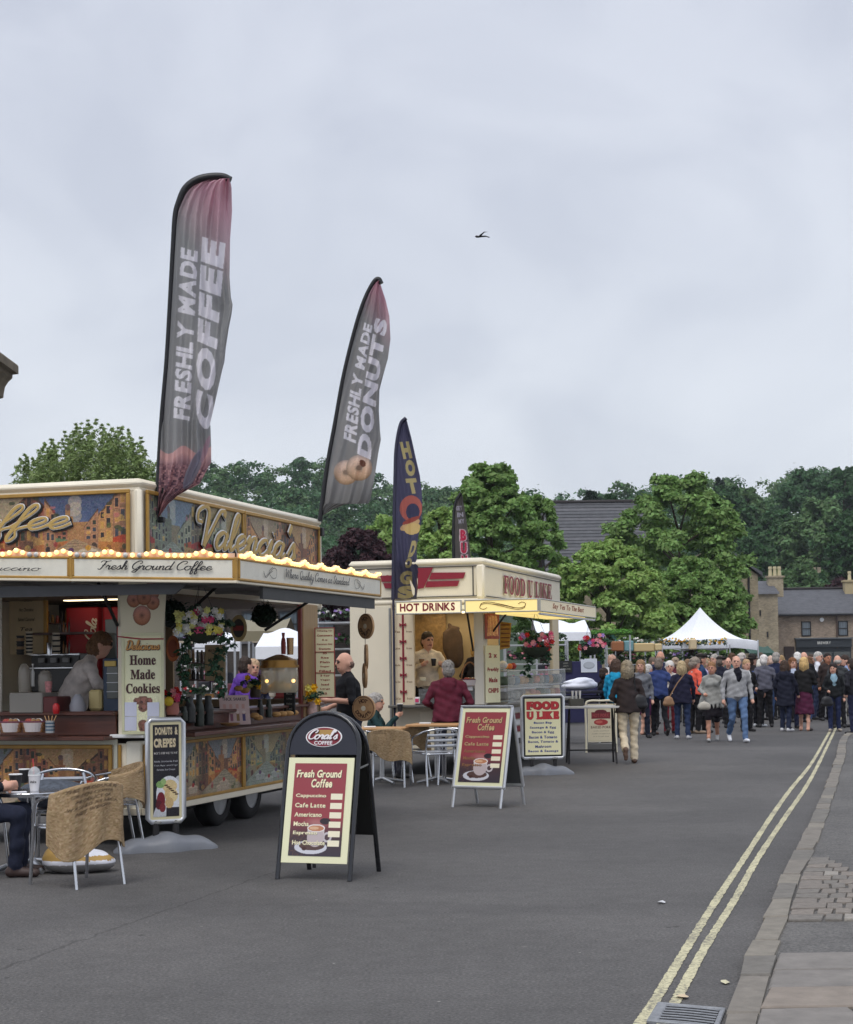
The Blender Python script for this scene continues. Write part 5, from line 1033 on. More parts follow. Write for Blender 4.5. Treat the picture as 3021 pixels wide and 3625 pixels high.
def pedestal(label, TL, TR, BL, BR, gy, art, bl, inner_m, ratio, name='pedestal_sign'):
    """framed panel standing on a moulded base, ground contact at pixel row gy"""
    cx = (BL[0] + BR[0]) / 2; g = gp(cx, gy); Yc = g.y
    # panel heading from its perspective: solve with both bottom corners on one height
    zb = dp(cx, (BL[1] + BR[1]) / 2, Yc).z; pl = gp(BL[0], BL[1], zb); pr = gp(BR[0], BR[1], zb)
    ex = (pr - pl).normalized()
    if abs(ex.y) > ratio: ex = Vector((math.sqrt(1 - ratio ** 2), math.copysign(ratio, ex.y), 0))
    P = Plane(Vector((g.x, g.y, 0)), ex, (0, 0, 1)); u0, v0 = P.uv(*BL); u1, v1 = P.uv(*TR); t = empty(name, label, 'sign', (g.x, g.y, 0)); global rt; rt = Vector((g.x, g.y, 0))
    b = MB(); fw = .024; loop = [(u0, v0 + .03), (u0 + .03, v0), (u1 - .03, v0), (u1, v0 + .03), (u1, v1 - .03), (u1 - .03, v1), (u0 + .03, v1), (u0, v1 - .03)]
    b.tube([P.ex * u + P.ey * v for u, v in loop], fw, 8, closed=True); b.build('frame', silver, t, smooth=60)
    b = MB(); b.box(((0, 0, 0)), (1, 1, 1), P.M((u0 + u1) / 2, (v0 + v1) / 2, 0, rt) @ Matrix.Diagonal((u1 - u0 - .02, v1 - v0 - .02, .02, 1))); b.build('panel', inner_m, t)
    art.obj('poster_print', flat_map(P.M((u0 + u1) / 2, (v0 + v1) / 2, .013, rt), (u1 - u0) - .09, (v1 - v0) - .09), t)
    for f_ in (.22, .78):
        u = u0 + (u1 - u0) * f_; b = MB(); b.tube([P.ex * u + Vector((0, 0, .08)), P.ex * u + Vector((0, 0, v0 + .01))], .03, 8); b.build('spring_post', darkg, t, smooth=60)
        b = MB(); b.cbox(tuple(P.ex * u + Vector((0, 0, v0 - .005))), (.10, .06, .03), .008); b.build('bracket', greyalu, t)
    water_base(t, bl, .46, .15, ((u0 + u1) / 2 * P.ex.x, (u0 + u1) / 2 * P.ex.y, 0), ex); return t
a = Ras(96, 250, (30, 27, 34)); crm = (206, 190, 156)
for wd_, y, w_, h_ in (('DONUTS', .93, .66, .085), ('&', .93, .12, .085), ('CREPES', .80, .84, .10)):
    x = .42 if wd_ == 'DONUTS' else .90 if wd_ == '&' else .46; a.text(wd_, x, y, w_, h_, crm, off=.06, space=.02)
a.text('MADE TO ORDER WHILE YOU WAIT', .5, .69, .9, .026, (200, 196, 190), off=.03)
for k, wd_ in enumerate(('Nutella, Strawberries, Fresh', 'Cream, Maple, Lemon & Sugar', 'Banana, Ice Cream')): a.text(wd_, .5, .60 - k * .045, .9 - .2 * (k == 2), .022, (186, 186, 190), off=.03)
a.put(a.Y < .12 + .40 * (a.X - .25) + .05 * np.sin(a.X * 9), (206, 208, 214), .9); a.ell(.62, .24, .5, .20, (216, 218, 224)); a.put((a.Y < .10) & (a.X > .5), (36, 32, 40))
for cx_, cy_, rx_, ry_, c_ in ((.64, .33, .28, .07, (214, 190, 140)), (.6, .24, .16, .07, (206, 178, 126)), (.78, .23, .16, .07, (222, 200, 150)), (.62, .15, .16, .06, (200, 170, 120)), (.3, .18, .16, .09, (112, 26, 40)), (.22, .13, .12, .05, (84, 20, 34)), (.36, .1, .12, .05, (120, 40, 46)), (.28, .35, .16, .04, (124, 160, 96)), (.4, .38, .10, .035, (150, 180, 116))): a.ell(cx_, cy_, rx_, ry_, c_)
for k in range(6): a.ell(.5 + .08 * k, .34 - .02 * (k % 3) - .06 * (k // 3), .08, .008, (70, 36, 26))
a.noise(6, 2, 3)
pedestal('tall slim pedestal sign advertising donuts and crepes beside the hessian covered chairs', (518, 2558), (648, 2546), (524, 2912), (648, 2884), 3010, a, .95, mat('inner_cream', (216, 206, 166), .5), .45)
a = Ras(110, 190, (240, 234, 190))
for wd_, y, w_, h_ in (('FOOD', .875, .9, .15), ('U LIKE', .70, .9, .14)):
    a.text(wd_, .515, y - .006, w_, h_, (70, 20, 24), 's', space=.02); a.text(wd_, .5, y, w_, h_, (186, 40, 46), 's', space=.02); a.text(wd_, .5, y, w_, h_, (196, 44, 50), '', off=.09, space=.02)
for k, wd_ in enumerate(('Bacon Bap', 'Sausage & Egg', 'Bacon & Egg', 'Bacon & Tomato', 'Bacon, Tomato &', 'Mushroom', 'Bacon & Sausage')): a.text(wd_, .5, .565 - k * .083, min(.86, .056 * len(wd_)), .05, (40, 52, 116) if k % 3 else (30, 44, 120), off=.035)
pedestal('silver pedestal sign listing bacon rolls in front of the food kiosk', (1842, 2461), (1994, 2461), (1850, 2685), (2000, 2682), 2742, a, .92, blackp, .2)
# --- cream swing sign
g = gp(2126, 2664); sw = empty('swing_sign', 'cream metal swing sign with red picture and baked pork lettering', 'sign', (g.x, g.y, 0)); rt = g; P = Plane(g, (1, .12, 0), (0, 0, 1))
u0, v1 = P.uv(2074, 2482); u1, _ = P.uv(2180, 2482); cr_m = mat('cream_tube', (222, 214, 190), .4)
MB().tube([P.ex * u + P.ey * v for u, v in bez([(u0, 0), (u0, v1 * .5), (u0, v1 - .06), (u0 + .06, v1), ((u0 + u1) / 2, v1), (u1 - .06, v1), (u1, v1 - .06), (u1, v1 * .5), (u1, 0)], 5) for u, v in [(u[0], u[1])]] if False else [P.ex * p.x + P.ey * p.y for p in bez([(u0, 0), (u0, v1 * .5), (u0, v1 - .08), (u0 + .07, v1), ((u0 + u1) / 2, v1), (u1 - .07, v1), (u1, v1 - .08), (u1, v1 * .5), (u1, 0)], 5)], .02, 8).build('frame', cr_m, sw, smooth=60)
a = Ras(80, 120, (206, 196, 170)); a.rect(.12, .62, .88, .80, (110, 26, 34)); a.ell(.5, .80, .24, .07, (96, 24, 34)); a.text('HOT PORK', .5, .71, .66, .10, (150, 60, 64), off=.05); a.ell(.5, .52, .28, .085, (158, 44, 44)); a.ell(.42, .53, .14, .04, (190, 96, 84)); a.text('BAKED PORK', .5, .385, .8, .07, (120, 98, 82), off=.04)
for k, wd_ in enumerate(('with stuffing', 'crackling and apple sauce', 'in a fresh bap')): a.text(wd_, .5, .28 - k * .075, .62 + .1 * (k == 1), .035, (140, 130, 112), off=.02)
MB().box((0, 0, 0), (1, 1, 1), P.M((u0 + u1) / 2, v1 * .57, -.012, g) @ Matrix.Diagonal((u1 - u0 - .07, v1 * .74, .016, 1))).build('panel', cr_m, sw); a.obj('poster_print', flat_map(P.M((u0 + u1) / 2, v1 * .57, 0, g), u1 - u0 - .09, v1 * .70), sw)
MB().cbox(((u0 + u1) / 2, .02, .09), (u1 - u0, .05, .16), .02).build('foot', mat('sign_foot', (96, 96, 96), .5), sw)
# ================================================================ people (one continuous surface each)
def surf_nets(D, org, h):
    S = D < 0; nx, ny, nz = D.shape; cnt = np.zeros((nx - 1, ny - 1, nz - 1)); acc = np.zeros((nx - 1, ny - 1, nz - 1, 3))
    c = [(i, j, k) for i in (0, 1) for j in (0, 1) for k in (0, 1)]
    def sl(o): return tuple(slice(q, (n - 1) + q) for q, n in zip(o, (nx, ny, nz)))
    for a in c:
        for ax in range(3):
            if a[ax]: continue
            b_ = list(a); b_[ax] = 1; da, db = D[sl(a)], D[sl(b_)]; m = (da < 0) != (db < 0); t = np.where(m, da / (da - db + 1e-12), 0)
            cnt += m
            for q in range(3): acc[..., q] += np.where(m, a[q] + (t if q == ax else 0), 0)
    act = cnt > 0; idx = -np.ones(act.shape, int); idx[act] = np.arange(act.sum()); ii = np.argwhere(act); V = (ii + acc[act] / cnt[act][:, None]) * h + org; Q = []
    for ax in range(3):
        sa = [slice(None)] * 3; sb = [slice(None)] * 3; sa[ax] = slice(0, -1); sb[ax] = slice(1, None); A, B = S[tuple(sa)], S[tuple(sb)]; o1, o2 = [(1, 2), (2, 0), (0, 1)][ax]
        for fl, m in ((0, A & ~B), (1, ~A & B)):
            p = np.argwhere(m); p = p[(p[:, o1] > 0) & (p[:, o2] > 0) & (p[:, o1] < D.shape[o1] - 1) & (p[:, o2] < D.shape[o2] - 1)]
            if not len(p): continue
            def g(d1, d2): q = p.copy(); q[:, o1] -= d1; q[:, o2] -= d2; return idx[q[:, 0], q[:, 1], q[:, 2]]
            f = np.stack([g(1, 1), g(0, 1), g(0, 0), g(1, 0)], 1); Q.append(f if not fl else f[:, ::-1])
    Q = np.concatenate(Q); return V, Q[(Q >= 0).all(1)]
class Sdf:
    def __init__(s): s.p = []
    def cap(s, a, b, ra, rb, reg, k=.02, sq=(1, 1, 1), cut=None): s.p.append(('c', np.array(a, float), np.array(b, float), ra, rb, reg, k, np.array(sq, float), cut)); return s
    def ell(s, c, r, reg, k=.015, cut=None): s.p.append(('e', np.array(c, float), np.array(r, float), 0, 0, reg, k, None, cut)); return s
    def mesh(s, h, wrinkle=0.0, wz=1.42, seed=0):
        lo = np.min([np.minimum(p[1], p[2]) - max(p[3], p[4]) * np.max(p[7]) if p[0] == 'c' else p[1] - p[2] for p in s.p], 0) - 2.2 * h
        hi = np.max([np.maximum(p[1], p[2]) + max(p[3], p[4]) * np.max(p[7]) if p[0] == 'c' else p[1] + p[2] for p in s.p], 0) + 2.2 * h
        ax = [np.arange(lo[i], hi[i] + h, h) for i in range(3)]; G = np.stack(np.meshgrid(*ax, indexing='ij'), -1).astype(np.float32); sh_ = G.shape[:3]
        D = np.full(sh_, 9.0, np.float32)
        def ev(p, P):
            if p[0] == 'c':
                a, b_ = p[1], p[2]; q = (P - a) / p[7]; ab = (b_ - a) / p[7]; L = ab @ ab + 1e-9; t = np.clip((q @ ab) / L, 0, 1); d = np.linalg.norm(q - t[..., None] * ab, axis=-1) - (p[3] + (p[4] - p[3]) * t)
            else:
                q = (P - p[1]) / p[2]; n = np.linalg.norm(q, axis=-1); d = (n - 1) * p[2].min() * .5 + (n - 1) * .5 * p[2].mean()
            if p[8] is not None:
                z0, am, fr = p[8]; d = np.maximum(d, (z0 + (am * np.sin(fr * np.arctan2(P[..., 1], P[..., 0])) if am else 0)) - P[..., 2])
            return d
        for p in s.p:
            if p[0] == 'c': m0, m1 = np.minimum(p[1], p[2]) - max(p[3], p[4]) * np.max(p[7]) - .07, np.maximum(p[1], p[2]) + max(p[3], p[4]) * np.max(p[7]) + .07
            else: m0, m1 = p[1] - p[2] - .07, p[1] + p[2] + .07
            i0 = np.clip(((m0 - lo) / h).astype(int), 0, None); i1 = np.minimum(((m1 - lo) / h).astype(int) + 2, sh_); w = tuple(slice(a_, b_) for a_, b_ in zip(i0, i1))
            d = ev(p, G[w]).astype(np.float32); o = D[w]; k = p[6]; hh = np.clip(.5 + .5 * (d - o) / k, 0, 1); D[w] = d * (1 - hh) + o * hh - k * hh * (1 - hh)
        if wrinkle:
            x, y, z = G[..., 0], G[..., 1], G[..., 2]; wv = np.sin(31 * z + 9 * x + seed) * np.sin(23 * x + 17 * y + 2 * seed) + .6 * np.sin(55 * z - 20 * x + 14 * y); D += wrinkle * wv * (z < wz) * (z > .1)
        V, Q = surf_nets(D, lo, h); C = V[Q].mean(1).astype(np.float32); best = np.full(len(C), 9.0); reg = np.zeros(len(C), int)
        for p in s.p:
            d = ev(p, C); m = d < best - (.0 if p[5] < 5 else -.002); best = np.where(m, d, best); reg = np.where(m, p[5], reg)
        return V, Q, reg
def cloth(c, rough=.85): return mat('cloth_%d_%d_%d' % tuple(c), c, rough, var=.22, vscale=14, bump=.25, bscale=90, spec=.2)
SKIN = [mat('skin%d' % i, c, .55, var=.08, vscale=20, spec=.35) for i, c in enumerate([(214, 164, 142), (202, 148, 124), (186, 128, 100)])]
def hairm(c): return mat('hair_%d_%d_%d' % tuple(c), c, .7, var=.35, vscale=60, bump=.5, bscale=120, stretch=(1, 1, .3), spec=.3)
DARKEYE = mat('eye_dark', (46, 34, 32), .5); LIP = mat('lip', (158, 92, 84), .5)
ARM = {'down': ((.235, .03, 1.12), (.245, -.05, .87)), 'pocket': ((.27, .09, 1.12), (.20, -.05, .93)), 'fold': ((.25, -.05, 1.13), (-.04, -.19, 1.16)), 'hold': ((.25, -.03, 1.12), (.10, -.27, 1.14)), 'bent': ((.26, .02, 1.12), (.17, -.22, 1.04)), 'back': ((.25, .1, 1.13), (.23, .14, .88)), 'fwd': ((.235, -.07, 1.13), (.235, -.19, .90)), 'reach': ((.24, -.16, 1.17), (.18, -.42, 1.10)), 'face': ((.24, -.16, 1.16), (.10, -.33, 1.36)), 'serve': ((.27, -.05, 1.15), (.15, -.27, 1.22)), 'up': ((.25, -.1, 1.22), (.22, -.3, 1.3))}
def body(h, top, bottom, shoe=(40, 38, 40), hair=('short', (90, 70, 55)), skin=0, arms=('down', 'down'), legs='stand', hem=.90, skirt=None, sleeve='long', fem=False, wide=1.0, lean=0.0, inner=None, hood=False, poncho=False, hat=None, glasses=False, res=.0145, seed=0, bareleg=False, flare=0.0, turn=0.0):
    s = Sdf(); TOP, BOT, SK, HA, SH, INN, HT_, EY, LP = range(9); w = wide * 1.07; dz = -.44 if legs == 'sit' else 0.0; f = .93 if fem else 1.0
    def T(p):
        x, y, z = p; z0 = z
        if z0 > .93 and lean: y = y - lean * (z0 - .93); z = z - .35 * lean * lean * (z0 - .93)
        return (x, y, z + dz)
    torso = INN if inner and not hood else TOP
    s.cap(T((-.065 * w, 0, .95)), T((.065 * w, 0, .95)), .118 * w, .118 * w, BOT if hem > .93 else TOP, .03, (1, .86, 1))
    s.cap(T((0, 0, 1.04)), T((0, -.005, 1.26)), .128 * w * (1 if not fem else .95), .142 * w * f, TOP, .05, (1.2, .86, 1))
    for sd in (-1, 1): s.cap(T((sd * .02, .012, 1.425)), T((sd * .15 * f * w, 0, 1.365)), .062, .062, TOP, .04)
    if fem: s.ell(T((0, -.075, 1.26)), (.13, .07, .075), TOP, .04)
    if inner: s.ell(T((0, -.035 * w, 1.31)), (.088, .105 * w, .19), INN, .01); s.cap(T((0, .0, 1.40)), T((0, 0, 1.44)), .06, .058, INN, .01)
    if hood: s.cap(T((-.07, .075, 1.43)), T((.07, .075, 1.43)), .05, .05, TOP, .03); s.ell(T((0, .115, 1.36)), (.10, .045, .09), TOP, .03)
    # neck and head
    s.cap(T((0, .002, 1.43)), T((0, -.008, 1.53)), .052 * f, .05 * f, SK, .02); hz = 1.585
    ct, st_ = math.cos(turn), math.sin(turn)
    def Hd(x, y, z): return T((x * ct - y * st_, x * st_ + y * ct, z))
    hn = len(s.p); s.ell(Hd(0, -.008, hz), (.074, .092, .112), SK, .02); s.ell(Hd(0, -.04, hz - .062), (.054, .055, .055), SK, .03); s.ell(Hd(0, -.102, hz - .012), (.014, .022, .024), SK, .012); s.ell(Hd(0, -.086, hz + .035), (.045, .016, .012), SK, .02)
    for x in (-1, 1): s.ell(Hd(x * .076, .006, hz - .012), (.012, .02, .03), SK, .008); s.ell(Hd(x * .031, -.0935, hz + .01), (.014, .011, .008), EY, .004)
    s.ell(Hd(0, -.095, hz - .062), (.023, .012, .006), LP, .004)
    if glasses:
        for x in (-1, 1): s.ell(Hd(x * .034, -.101, hz + .008), (.024, .007, .017), EY, .003)
    hs, hc = hair
    if hs in ('short', 'curly', 'bob', 'long', 'thin'):
        g = .012 if hs == 'curly' else .004 if hs == 'short' else .008; s.ell(Hd(0, .008, hz + .046), (.077 + g, .092 + g, .082 + g), HA, .012); s.ell(Hd(0, .04, hz - .02), (.074 + g, .07 + g, .085), HA, .012)
    if hs == 'curly':
        for a_ in range(9): s.ell(Hd(.075 * math.cos(a_ * .7 - .4) * (1 if a_ else 0), .045 + .06 * math.sin(a_ * .7), hz + .02 + .05 * math.cos(a_ * 2.1)), (.034, .034, .036), HA, .012)
    if hs in ('bob', 'long'):
        s.ell(Hd(0, .035, hz - .05), (.096, .078, .12), HA, .02); s.ell(Hd(0, .0, hz + .07), (.078, .085, .05), HA, .02)
        for x in (-1, 1): s.ell(Hd(x * .078, -.012, hz - .045), (.024, .045, .10), HA, .015)
    if hs == 'long': s.ell(Hd(0, .06, hz - .18), (.095, .05, .15), HA, .02); s.ell(Hd(.07, -.01, hz - .16), (.03, .04, .12), HA, .02); s.ell(Hd(-.07, -.01, hz - .16), (.03, .04, .12), HA, .02)
    if hs == 'bald': s.ell(Hd(0, .035, hz - .022), (.078, .066, .048), HA, .008)
    if hat == 'cap': s.ell(Hd(0, -.005, hz + .075), (.10, .12, .045), HT_, .01); s.ell(Hd(0, -.09, hz + .055), (.075, .055, .014), HT_, .01)
    if hat == 'brim': s.ell(Hd(0, .0, hz + .09), (.092, .105, .07), HT_, .01); s.ell(Hd(0, 0, hz + .05), (.16, .17, .013), HT_, .008)
    if hat == 'beanie': s.ell(Hd(0, .01, hz + .06), (.094, .106, .085), HT_, .01)
    for q in range(hn, len(s.p)):      # a slightly larger head
        p = list(s.p[q]); c0 = np.array(T((0, 0, 1.50))); p[1] = c0 + (p[1] - c0) * 1.11; p[2] = p[2] * 1.11; s.p[q] = tuple(p)
    # arms
    for sd, ar in zip((-1, 1), arms):
        e, hnd = ARM[ar]; S0 = T((sd * .168 * f * w, 0, 1.36)); e = T((sd * e[0] * f * w, e[1], e[2])); hnd = T((sd * hnd[0] * (f * w if hnd[0] > 0 else 1), hnd[1], hnd[2])); short = sleeve == 'short'
        if poncho: S0 = T((sd * .14, 0, 1.36))
        s.cap(S0, e, .062, .05, TOP, .03); s.cap(e, hnd, .05 if not short else .041, .038 if not short else .03, SK if short else TOP, .025)
        d = np.array(hnd) - np.array(e); d /= np.linalg.norm(d); h0 = np.array(hnd); kn = h0 + d * .075
        s.cap(h0, kn, .03, .034, SK, .012, (1, 1, 1)); side = np.cross(d, (sd * 1.0, 0, 0)); side = side / (np.linalg.norm(side) + 1e-6); inw = np.array((-sd * .35, -.2, 0))
        for q in range(4): b0 = kn + side * (q - 1.5) * .02; tip = b0 + (d * .9 + inw * .55) * (.062, .074, .07, .052)[q]; s.cap(b0, tip, .0115, .0095, SK, .008)
        th = h0 + d * .02; s.cap(th, th + (d * .5 + side * -.85 + inw * .4) * .06, .014, .011, SK, .01)
    # legs
    lr = .088 if not bareleg else .074
    for sd in (-1, 1):
        hip = T((sd * .088 * w, 0, .92)); x = sd * .095
        if legs == 'stand': fy = sd * (((seed * 37) % 11) - 5) * .018; fx = sd * ((seed * 13) % 5) * .012; x += fx; kn, an, toe, heel = (x - fx * .4, -.02 + fy * .6, .50), (x, .015 + fy, .10), (x + sd * .04, -.15 + fy, .035), (x, .045 + fy, .045)
        elif legs == 'sit': kn, an, toe, heel = (x * 1.2, -.42, .50), (x * 1.2, -.40, .10), (x * 1.3, -.55, .035), (x * 1.2, -.36, .045)
        elif legs.startswith('walk'):
            fw = (sd > 0) == legs.endswith('R')
            kn, an, toe, heel = ((x, -.16, .50), (x, -.20, .10), (x, -.37, .05), (x, -.18, .04)) if fw else ((x, .03, .47), (x, .26, .19), (x, .20, .04), (x, .30, .14))
        elif legs == 'kick':      # one foot lifted behind
            kn, an, toe, heel = ((x, -.06, .50), (x, -.06, .10), (x, -.22, .035), (x, -.03, .045)) if sd < 0 else ((x, -.01, .50), (x, .27, .26), (x, .35, .10), (x, .34, .25))
        s.cap(hip, kn, lr * w, .062, BOT, .03); s.cap(kn, an, .062 if not bareleg else .056, (.056 + flare) if not bareleg else .036, SK if bareleg else BOT, .02)
        if bareleg: s.cap(kn, an, .056, .036, SK, .01)
        s.cap(heel, toe, .042, .036, SH, .012, (1, 1, .95)); s.cap(an, heel, .04, .042, SH if not bareleg else SK, .012)
    if skirt: s.cap(T((0, 0, .99)), T((0, 0, skirt - .05)), .15 * w, .215 * w, BOT, .012, (1, .8, 1), (skirt, .012, 9))
    if hem < .88: s.cap(T((0, 0, 1.10)), T((0, 0, hem - .06)), .150 * w, .178 * w, TOP, .02, (1.12, .84, 1), (hem, 0, 0))
    elif hem < .97: s.cap(T((0, 0, 1.12)), T((0, 0, hem - .08)), .138 * w, .150 * w, TOP, .02, (1.16, .86, 1), (hem + dz, .006, 5))
    if poncho: s.cap((0, 0, 1.38), (0, 0, .66), .11, .36, TOP, .02, (1, .62, 1), (.78, .05, 14)); s.ell((0, -.01, 1.43), (.10, .09, .04), TOP, .02)
    V, Q, R = s.mesh(res, .006, 1.40 + dz, seed); hv = np.unique(Q[R == HA]); V[hv] += np.random.default_rng(seed).normal(0, .0042, (len(hv), 3)); k = h / 1.735
    ms = [cloth(top), cloth(bottom), SKIN[skin], hairm(hc), mat('shoe_%d_%d_%d' % tuple(shoe), shoe, .6), cloth(inner or top), cloth((44, 40, 38)), DARKEYE, LIP]
    return mesh_np('body', V * k, Q, ms, R, smooth=True)
PEOPLE = 0
def person(label, px, ytop, yfeet=None, Y=None, face=0.0, z0=0.0, height=None, group=None, fine=False, **kw):
    global PEOPLE; PEOPLE += 1
    if yfeet is not None: g = gp(px, yfeet); Y = g.y
    q_ = random.Random(PEOPLE * 7 + 1); kw.setdefault('turn', q_.uniform(-.45, .45)); kw.setdefault('lean', q_.uniform(0, .10)); kw.setdefault('arms', q_.choice([('down', 'bent'), ('pocket', 'down'), ('down', 'down'), ('fwd', 'down'), ('bent', 'pocket'), ('back', 'fwd')]))
    p = dp(px, ytop, Y); h = height or max(1.45, min(1.92, (p.z - z0)))
    if kw.get('legs') == 'sit' and not height: h = (p.z - z0) + .44 * 1.0
    me = body(h, seed=PEOPLE, res=(.0115 if fine else .0155), **kw)
    o = link('person', me, None, (dp(px, ytop, Y).x, Y, z0), face); tag(o, label, 'person', group); return o
PI = math.pi; navy = (38, 42, 66); jeans = (62, 84, 122); blackc = (30, 29, 32)
CG = 'shoppers crowding the market street'
def crowd():
    P = person
    P('woman walking away in dark brown jacket and beige trousers with one heel lifted', 2222, 2338, 2703, face=PI, top=(50, 42, 42), bottom=(206, 192, 168), shoe=(92, 70, 58), hair=('bob', (150, 138, 118)), legs='kick', fem=True, wide=1.06, hem=.86, arms=('down', 'bent'), fine=True, flare=.012)
    P('woman in a bright cyan jacket behind the dark brown jacket', 2181, 2334, 2640, face=PI * .9, top=(36, 150, 192), bottom=blackc, hair=('bob', (78, 60, 50)), fem=True, hood=True)
    P('short dark haired woman in black coat beside the blue market stall', 2137, 2364, 2632, face=PI * .6, top=blackc, bottom=blackc, hair=('short', (52, 40, 34)), fem=True, hem=.7)
    P('tall person in dark coat wearing a pale pink hat by the flower rack', 2167, 2318, 2612, face=PI, top=(34, 34, 44), bottom=blackc, hair=('short', (190, 150, 130)), hem=.75)
    P('white haired woman in pale blue shirt, purple skirt and bare legs', 2290, 2351, 2602, face=PI * .75, top=(150, 164, 206), bottom=(82, 34, 74), hair=('short', (196, 192, 186)), fem=True, skirt=.5, bareleg=True, shoe=(80, 60, 50), arms=('bent', 'down'))
    P('man in blue zip jacket and black trousers seen from behind', 2334, 2330, 2606, face=PI * 1.05, top=(52, 66, 112), bottom=(26, 26, 32), hair=('short', (120, 108, 98)), legs='walkR', arms=('pocket', 'down'), wide=1.05)
    P('tall bald man in navy behind the blue zip jacket', 2338, 2303, Y=40, face=PI * .9, top=navy, bottom=blackc, hair=('bald', (150, 120, 100)), skin=1)
    P('white haired woman in cream top facing the flower stall', 2369, 2340, Y=38, face=.3, top=(214, 208, 198), bottom=(120, 40, 48), hair=('curly', (214, 210, 204)), fem=True, arms=('bent', 'bent'))
    P('blond woman in navy jacket and jeans with tan crossbody strap', 2413, 2340, 2617, face=PI * .95, top=(34, 34, 54), bottom=(46, 58, 88), hair=('bob', (182, 160, 124)), fem=True, wide=1.08, hem=.80, shoe=(190, 190, 194))
    P('grey curly haired woman in coral top and white cardigan', 2456, 2327, 2598, face=PI * .62, top=(222, 96, 76), bottom=blackc, hair=('curly', (146, 134, 122)), fem=True, wide=1.12, arms=('bent', 'bent'), inner=(214, 208, 200), shoe=(140, 120, 100), sleeve='short')
    P('man in dark flat cap leaning over the flower stall', 2481, 2312, Y=38, face=PI * .5, top=(44, 66, 100), bottom=blackc, hair=('short', (80, 70, 62)), hat='cap', skin=1)
    P('woman walking forward in a long grey fringed poncho and black skirt', 2520, 2343, 2626, face=-.15, top=(150, 150, 146), bottom=(32, 28, 34), hair=('short', (150, 112, 78)), fem=True, poncho=True, skirt=.55, bareleg=True, skin=1, legs='walkL', shoe=(170, 170, 170), arms=('bent', 'down'), fine=True)
    P('man in navy coat and flat cap behind the grey poncho', 2549, 2321, 2578, face=PI * .7, top=(30, 32, 46), bottom=blackc, hair=('short', (110, 100, 92)), hat='cap')
    P('man walking forward in open grey hoodie, black shirt and blue jeans', 2607, 2319, 2628, face=.12, top=(156, 156, 158), bottom=(92, 116, 152), inner=(24, 24, 34), hair=('bald', (190, 150, 136)), legs='walkR', shoe=(224, 226, 232), wide=1.12, arms=('down', 'down'), fine=True, turn=-.35)
    P('fair haired woman with a white scarf just behind the grey hoodie', 2640, 2334, 2590, face=.2, top=blackc, bottom=blackc, hair=('short', (178, 146, 112)), fem=True, inner=(214, 214, 214))
    P('man wearing a dark brimmed hat in the crowd', 2660, 2318, Y=42, face=PI * .8, top=(40, 36, 38), bottom=blackc, hair=('short', (70, 56, 48)), hat='brim')
    P('white haired woman in bright blue jacket and black trousers', 2683, 2331, 2574, face=PI * .8, top=(42, 66, 120), bottom=(24, 24, 30), hair=('short', (226, 222, 214)), fem=True, wide=1.08, lean=.25, hem=.86, shoe=(200, 204, 210))
    P('white haired person in a patterned grey jacket', 2706, 2317, Y=41, face=PI, top=(92, 92, 104), bottom=blackc, hair=('short', (226, 218, 214)))
    P('grey haired man in navy jacket and jeans', 2748, 2309, 2566, face=PI * .85, top=(34, 40, 66), bottom=(56, 76, 112), hair=('short', (158, 152, 146)), wide=1.1, shoe=(70, 48, 42), arms=('pocket', 'down'))
    P('brown haired woman in long dark padded coat with white trainers', 2778, 2338, 2590, face=PI * .8, top=(32, 34, 48), bottom=(38, 44, 66), hair=('bob', (72, 56, 46)), fem=True, wide=1.08, hem=.62, hood=True, shoe=(206, 206, 210))
    P('red brown haired woman beside the long padded coat', 2803, 2328, 2580, face=PI * .1, top=(36, 38, 54), bottom=navy, hair=('bob', (122, 82, 54)), fem=True, inner=(180, 190, 210))
    P('blond woman in black leather jacket and maroon pleated skirt', 2845, 2327, 2588, face=PI * .85, top=(32, 31, 32), bottom=(84, 36, 62), hair=('bob', (206, 172, 116)), fem=True, skirt=.40, bareleg=True, wide=1.06, arms=('fold', 'fold'), shoe=(54, 40, 36), hem=.92)
    P('white haired person behind the maroon pleated skirt', 2826, 2308, Y=44, face=PI, top=(40, 40, 56), bottom=blackc, hair=('short', (222, 218, 214)))
    P('balding man in black jacket and jeans carrying a bag', 2850, 2306, 2556, face=PI * 1.1, top=(30, 30, 34), bottom=(56, 80, 124), hair=('bald', (170, 130, 110)), wide=1.1)
    P('grey haired man in white shirt with dark glasses', 2890, 2307, 2548, face=PI * .45, top=(210, 212, 220), bottom=(52, 60, 86), hair=('short', (190, 186, 180)), glasses=True)
    P('young woman with long brown hair in black looking down', 2916, 2341, 2550, face=.3, top=(36, 32, 34), bottom=(34, 32, 36), hair=('long', (88, 62, 50)), fem=True, inner=(190, 196, 200), arms=('hold', 'hold'))
    P('dark haired woman facing forward in black jacket and jeans', 2951, 2348, 2590, face=-.15, top=(32, 34, 36), bottom=(40, 48, 80), hair=('bob', (46, 36, 34)), fem=True, inner=(140, 170, 186), arms=('bent', 'down'), shoe=(160, 150, 140))
    P('dark skinned shadowed man at the back of the crowd', 2930, 2311, Y=45, face=.2, top=(56, 46, 44), bottom=blackc, hair=('short', (44, 36, 34)), skin=2)
    P('grey balding man in grey collar at the crowd edge', 2966, 2318, Y=40, face=PI, top=(62, 64, 66), bottom=blackc, hair=('bald', (176, 170, 164)))
    P('man in dark body warmer over pale blue shirt and white trousers', 2999, 2318, 2574, face=PI * 1.5, top=(128, 144, 178), bottom=(214, 210, 204), hair=('short', (62, 48, 42)), glasses=True, inner=(34, 36, 46), arms=('bent', 'bent'), wide=1.1, turn=0.0)
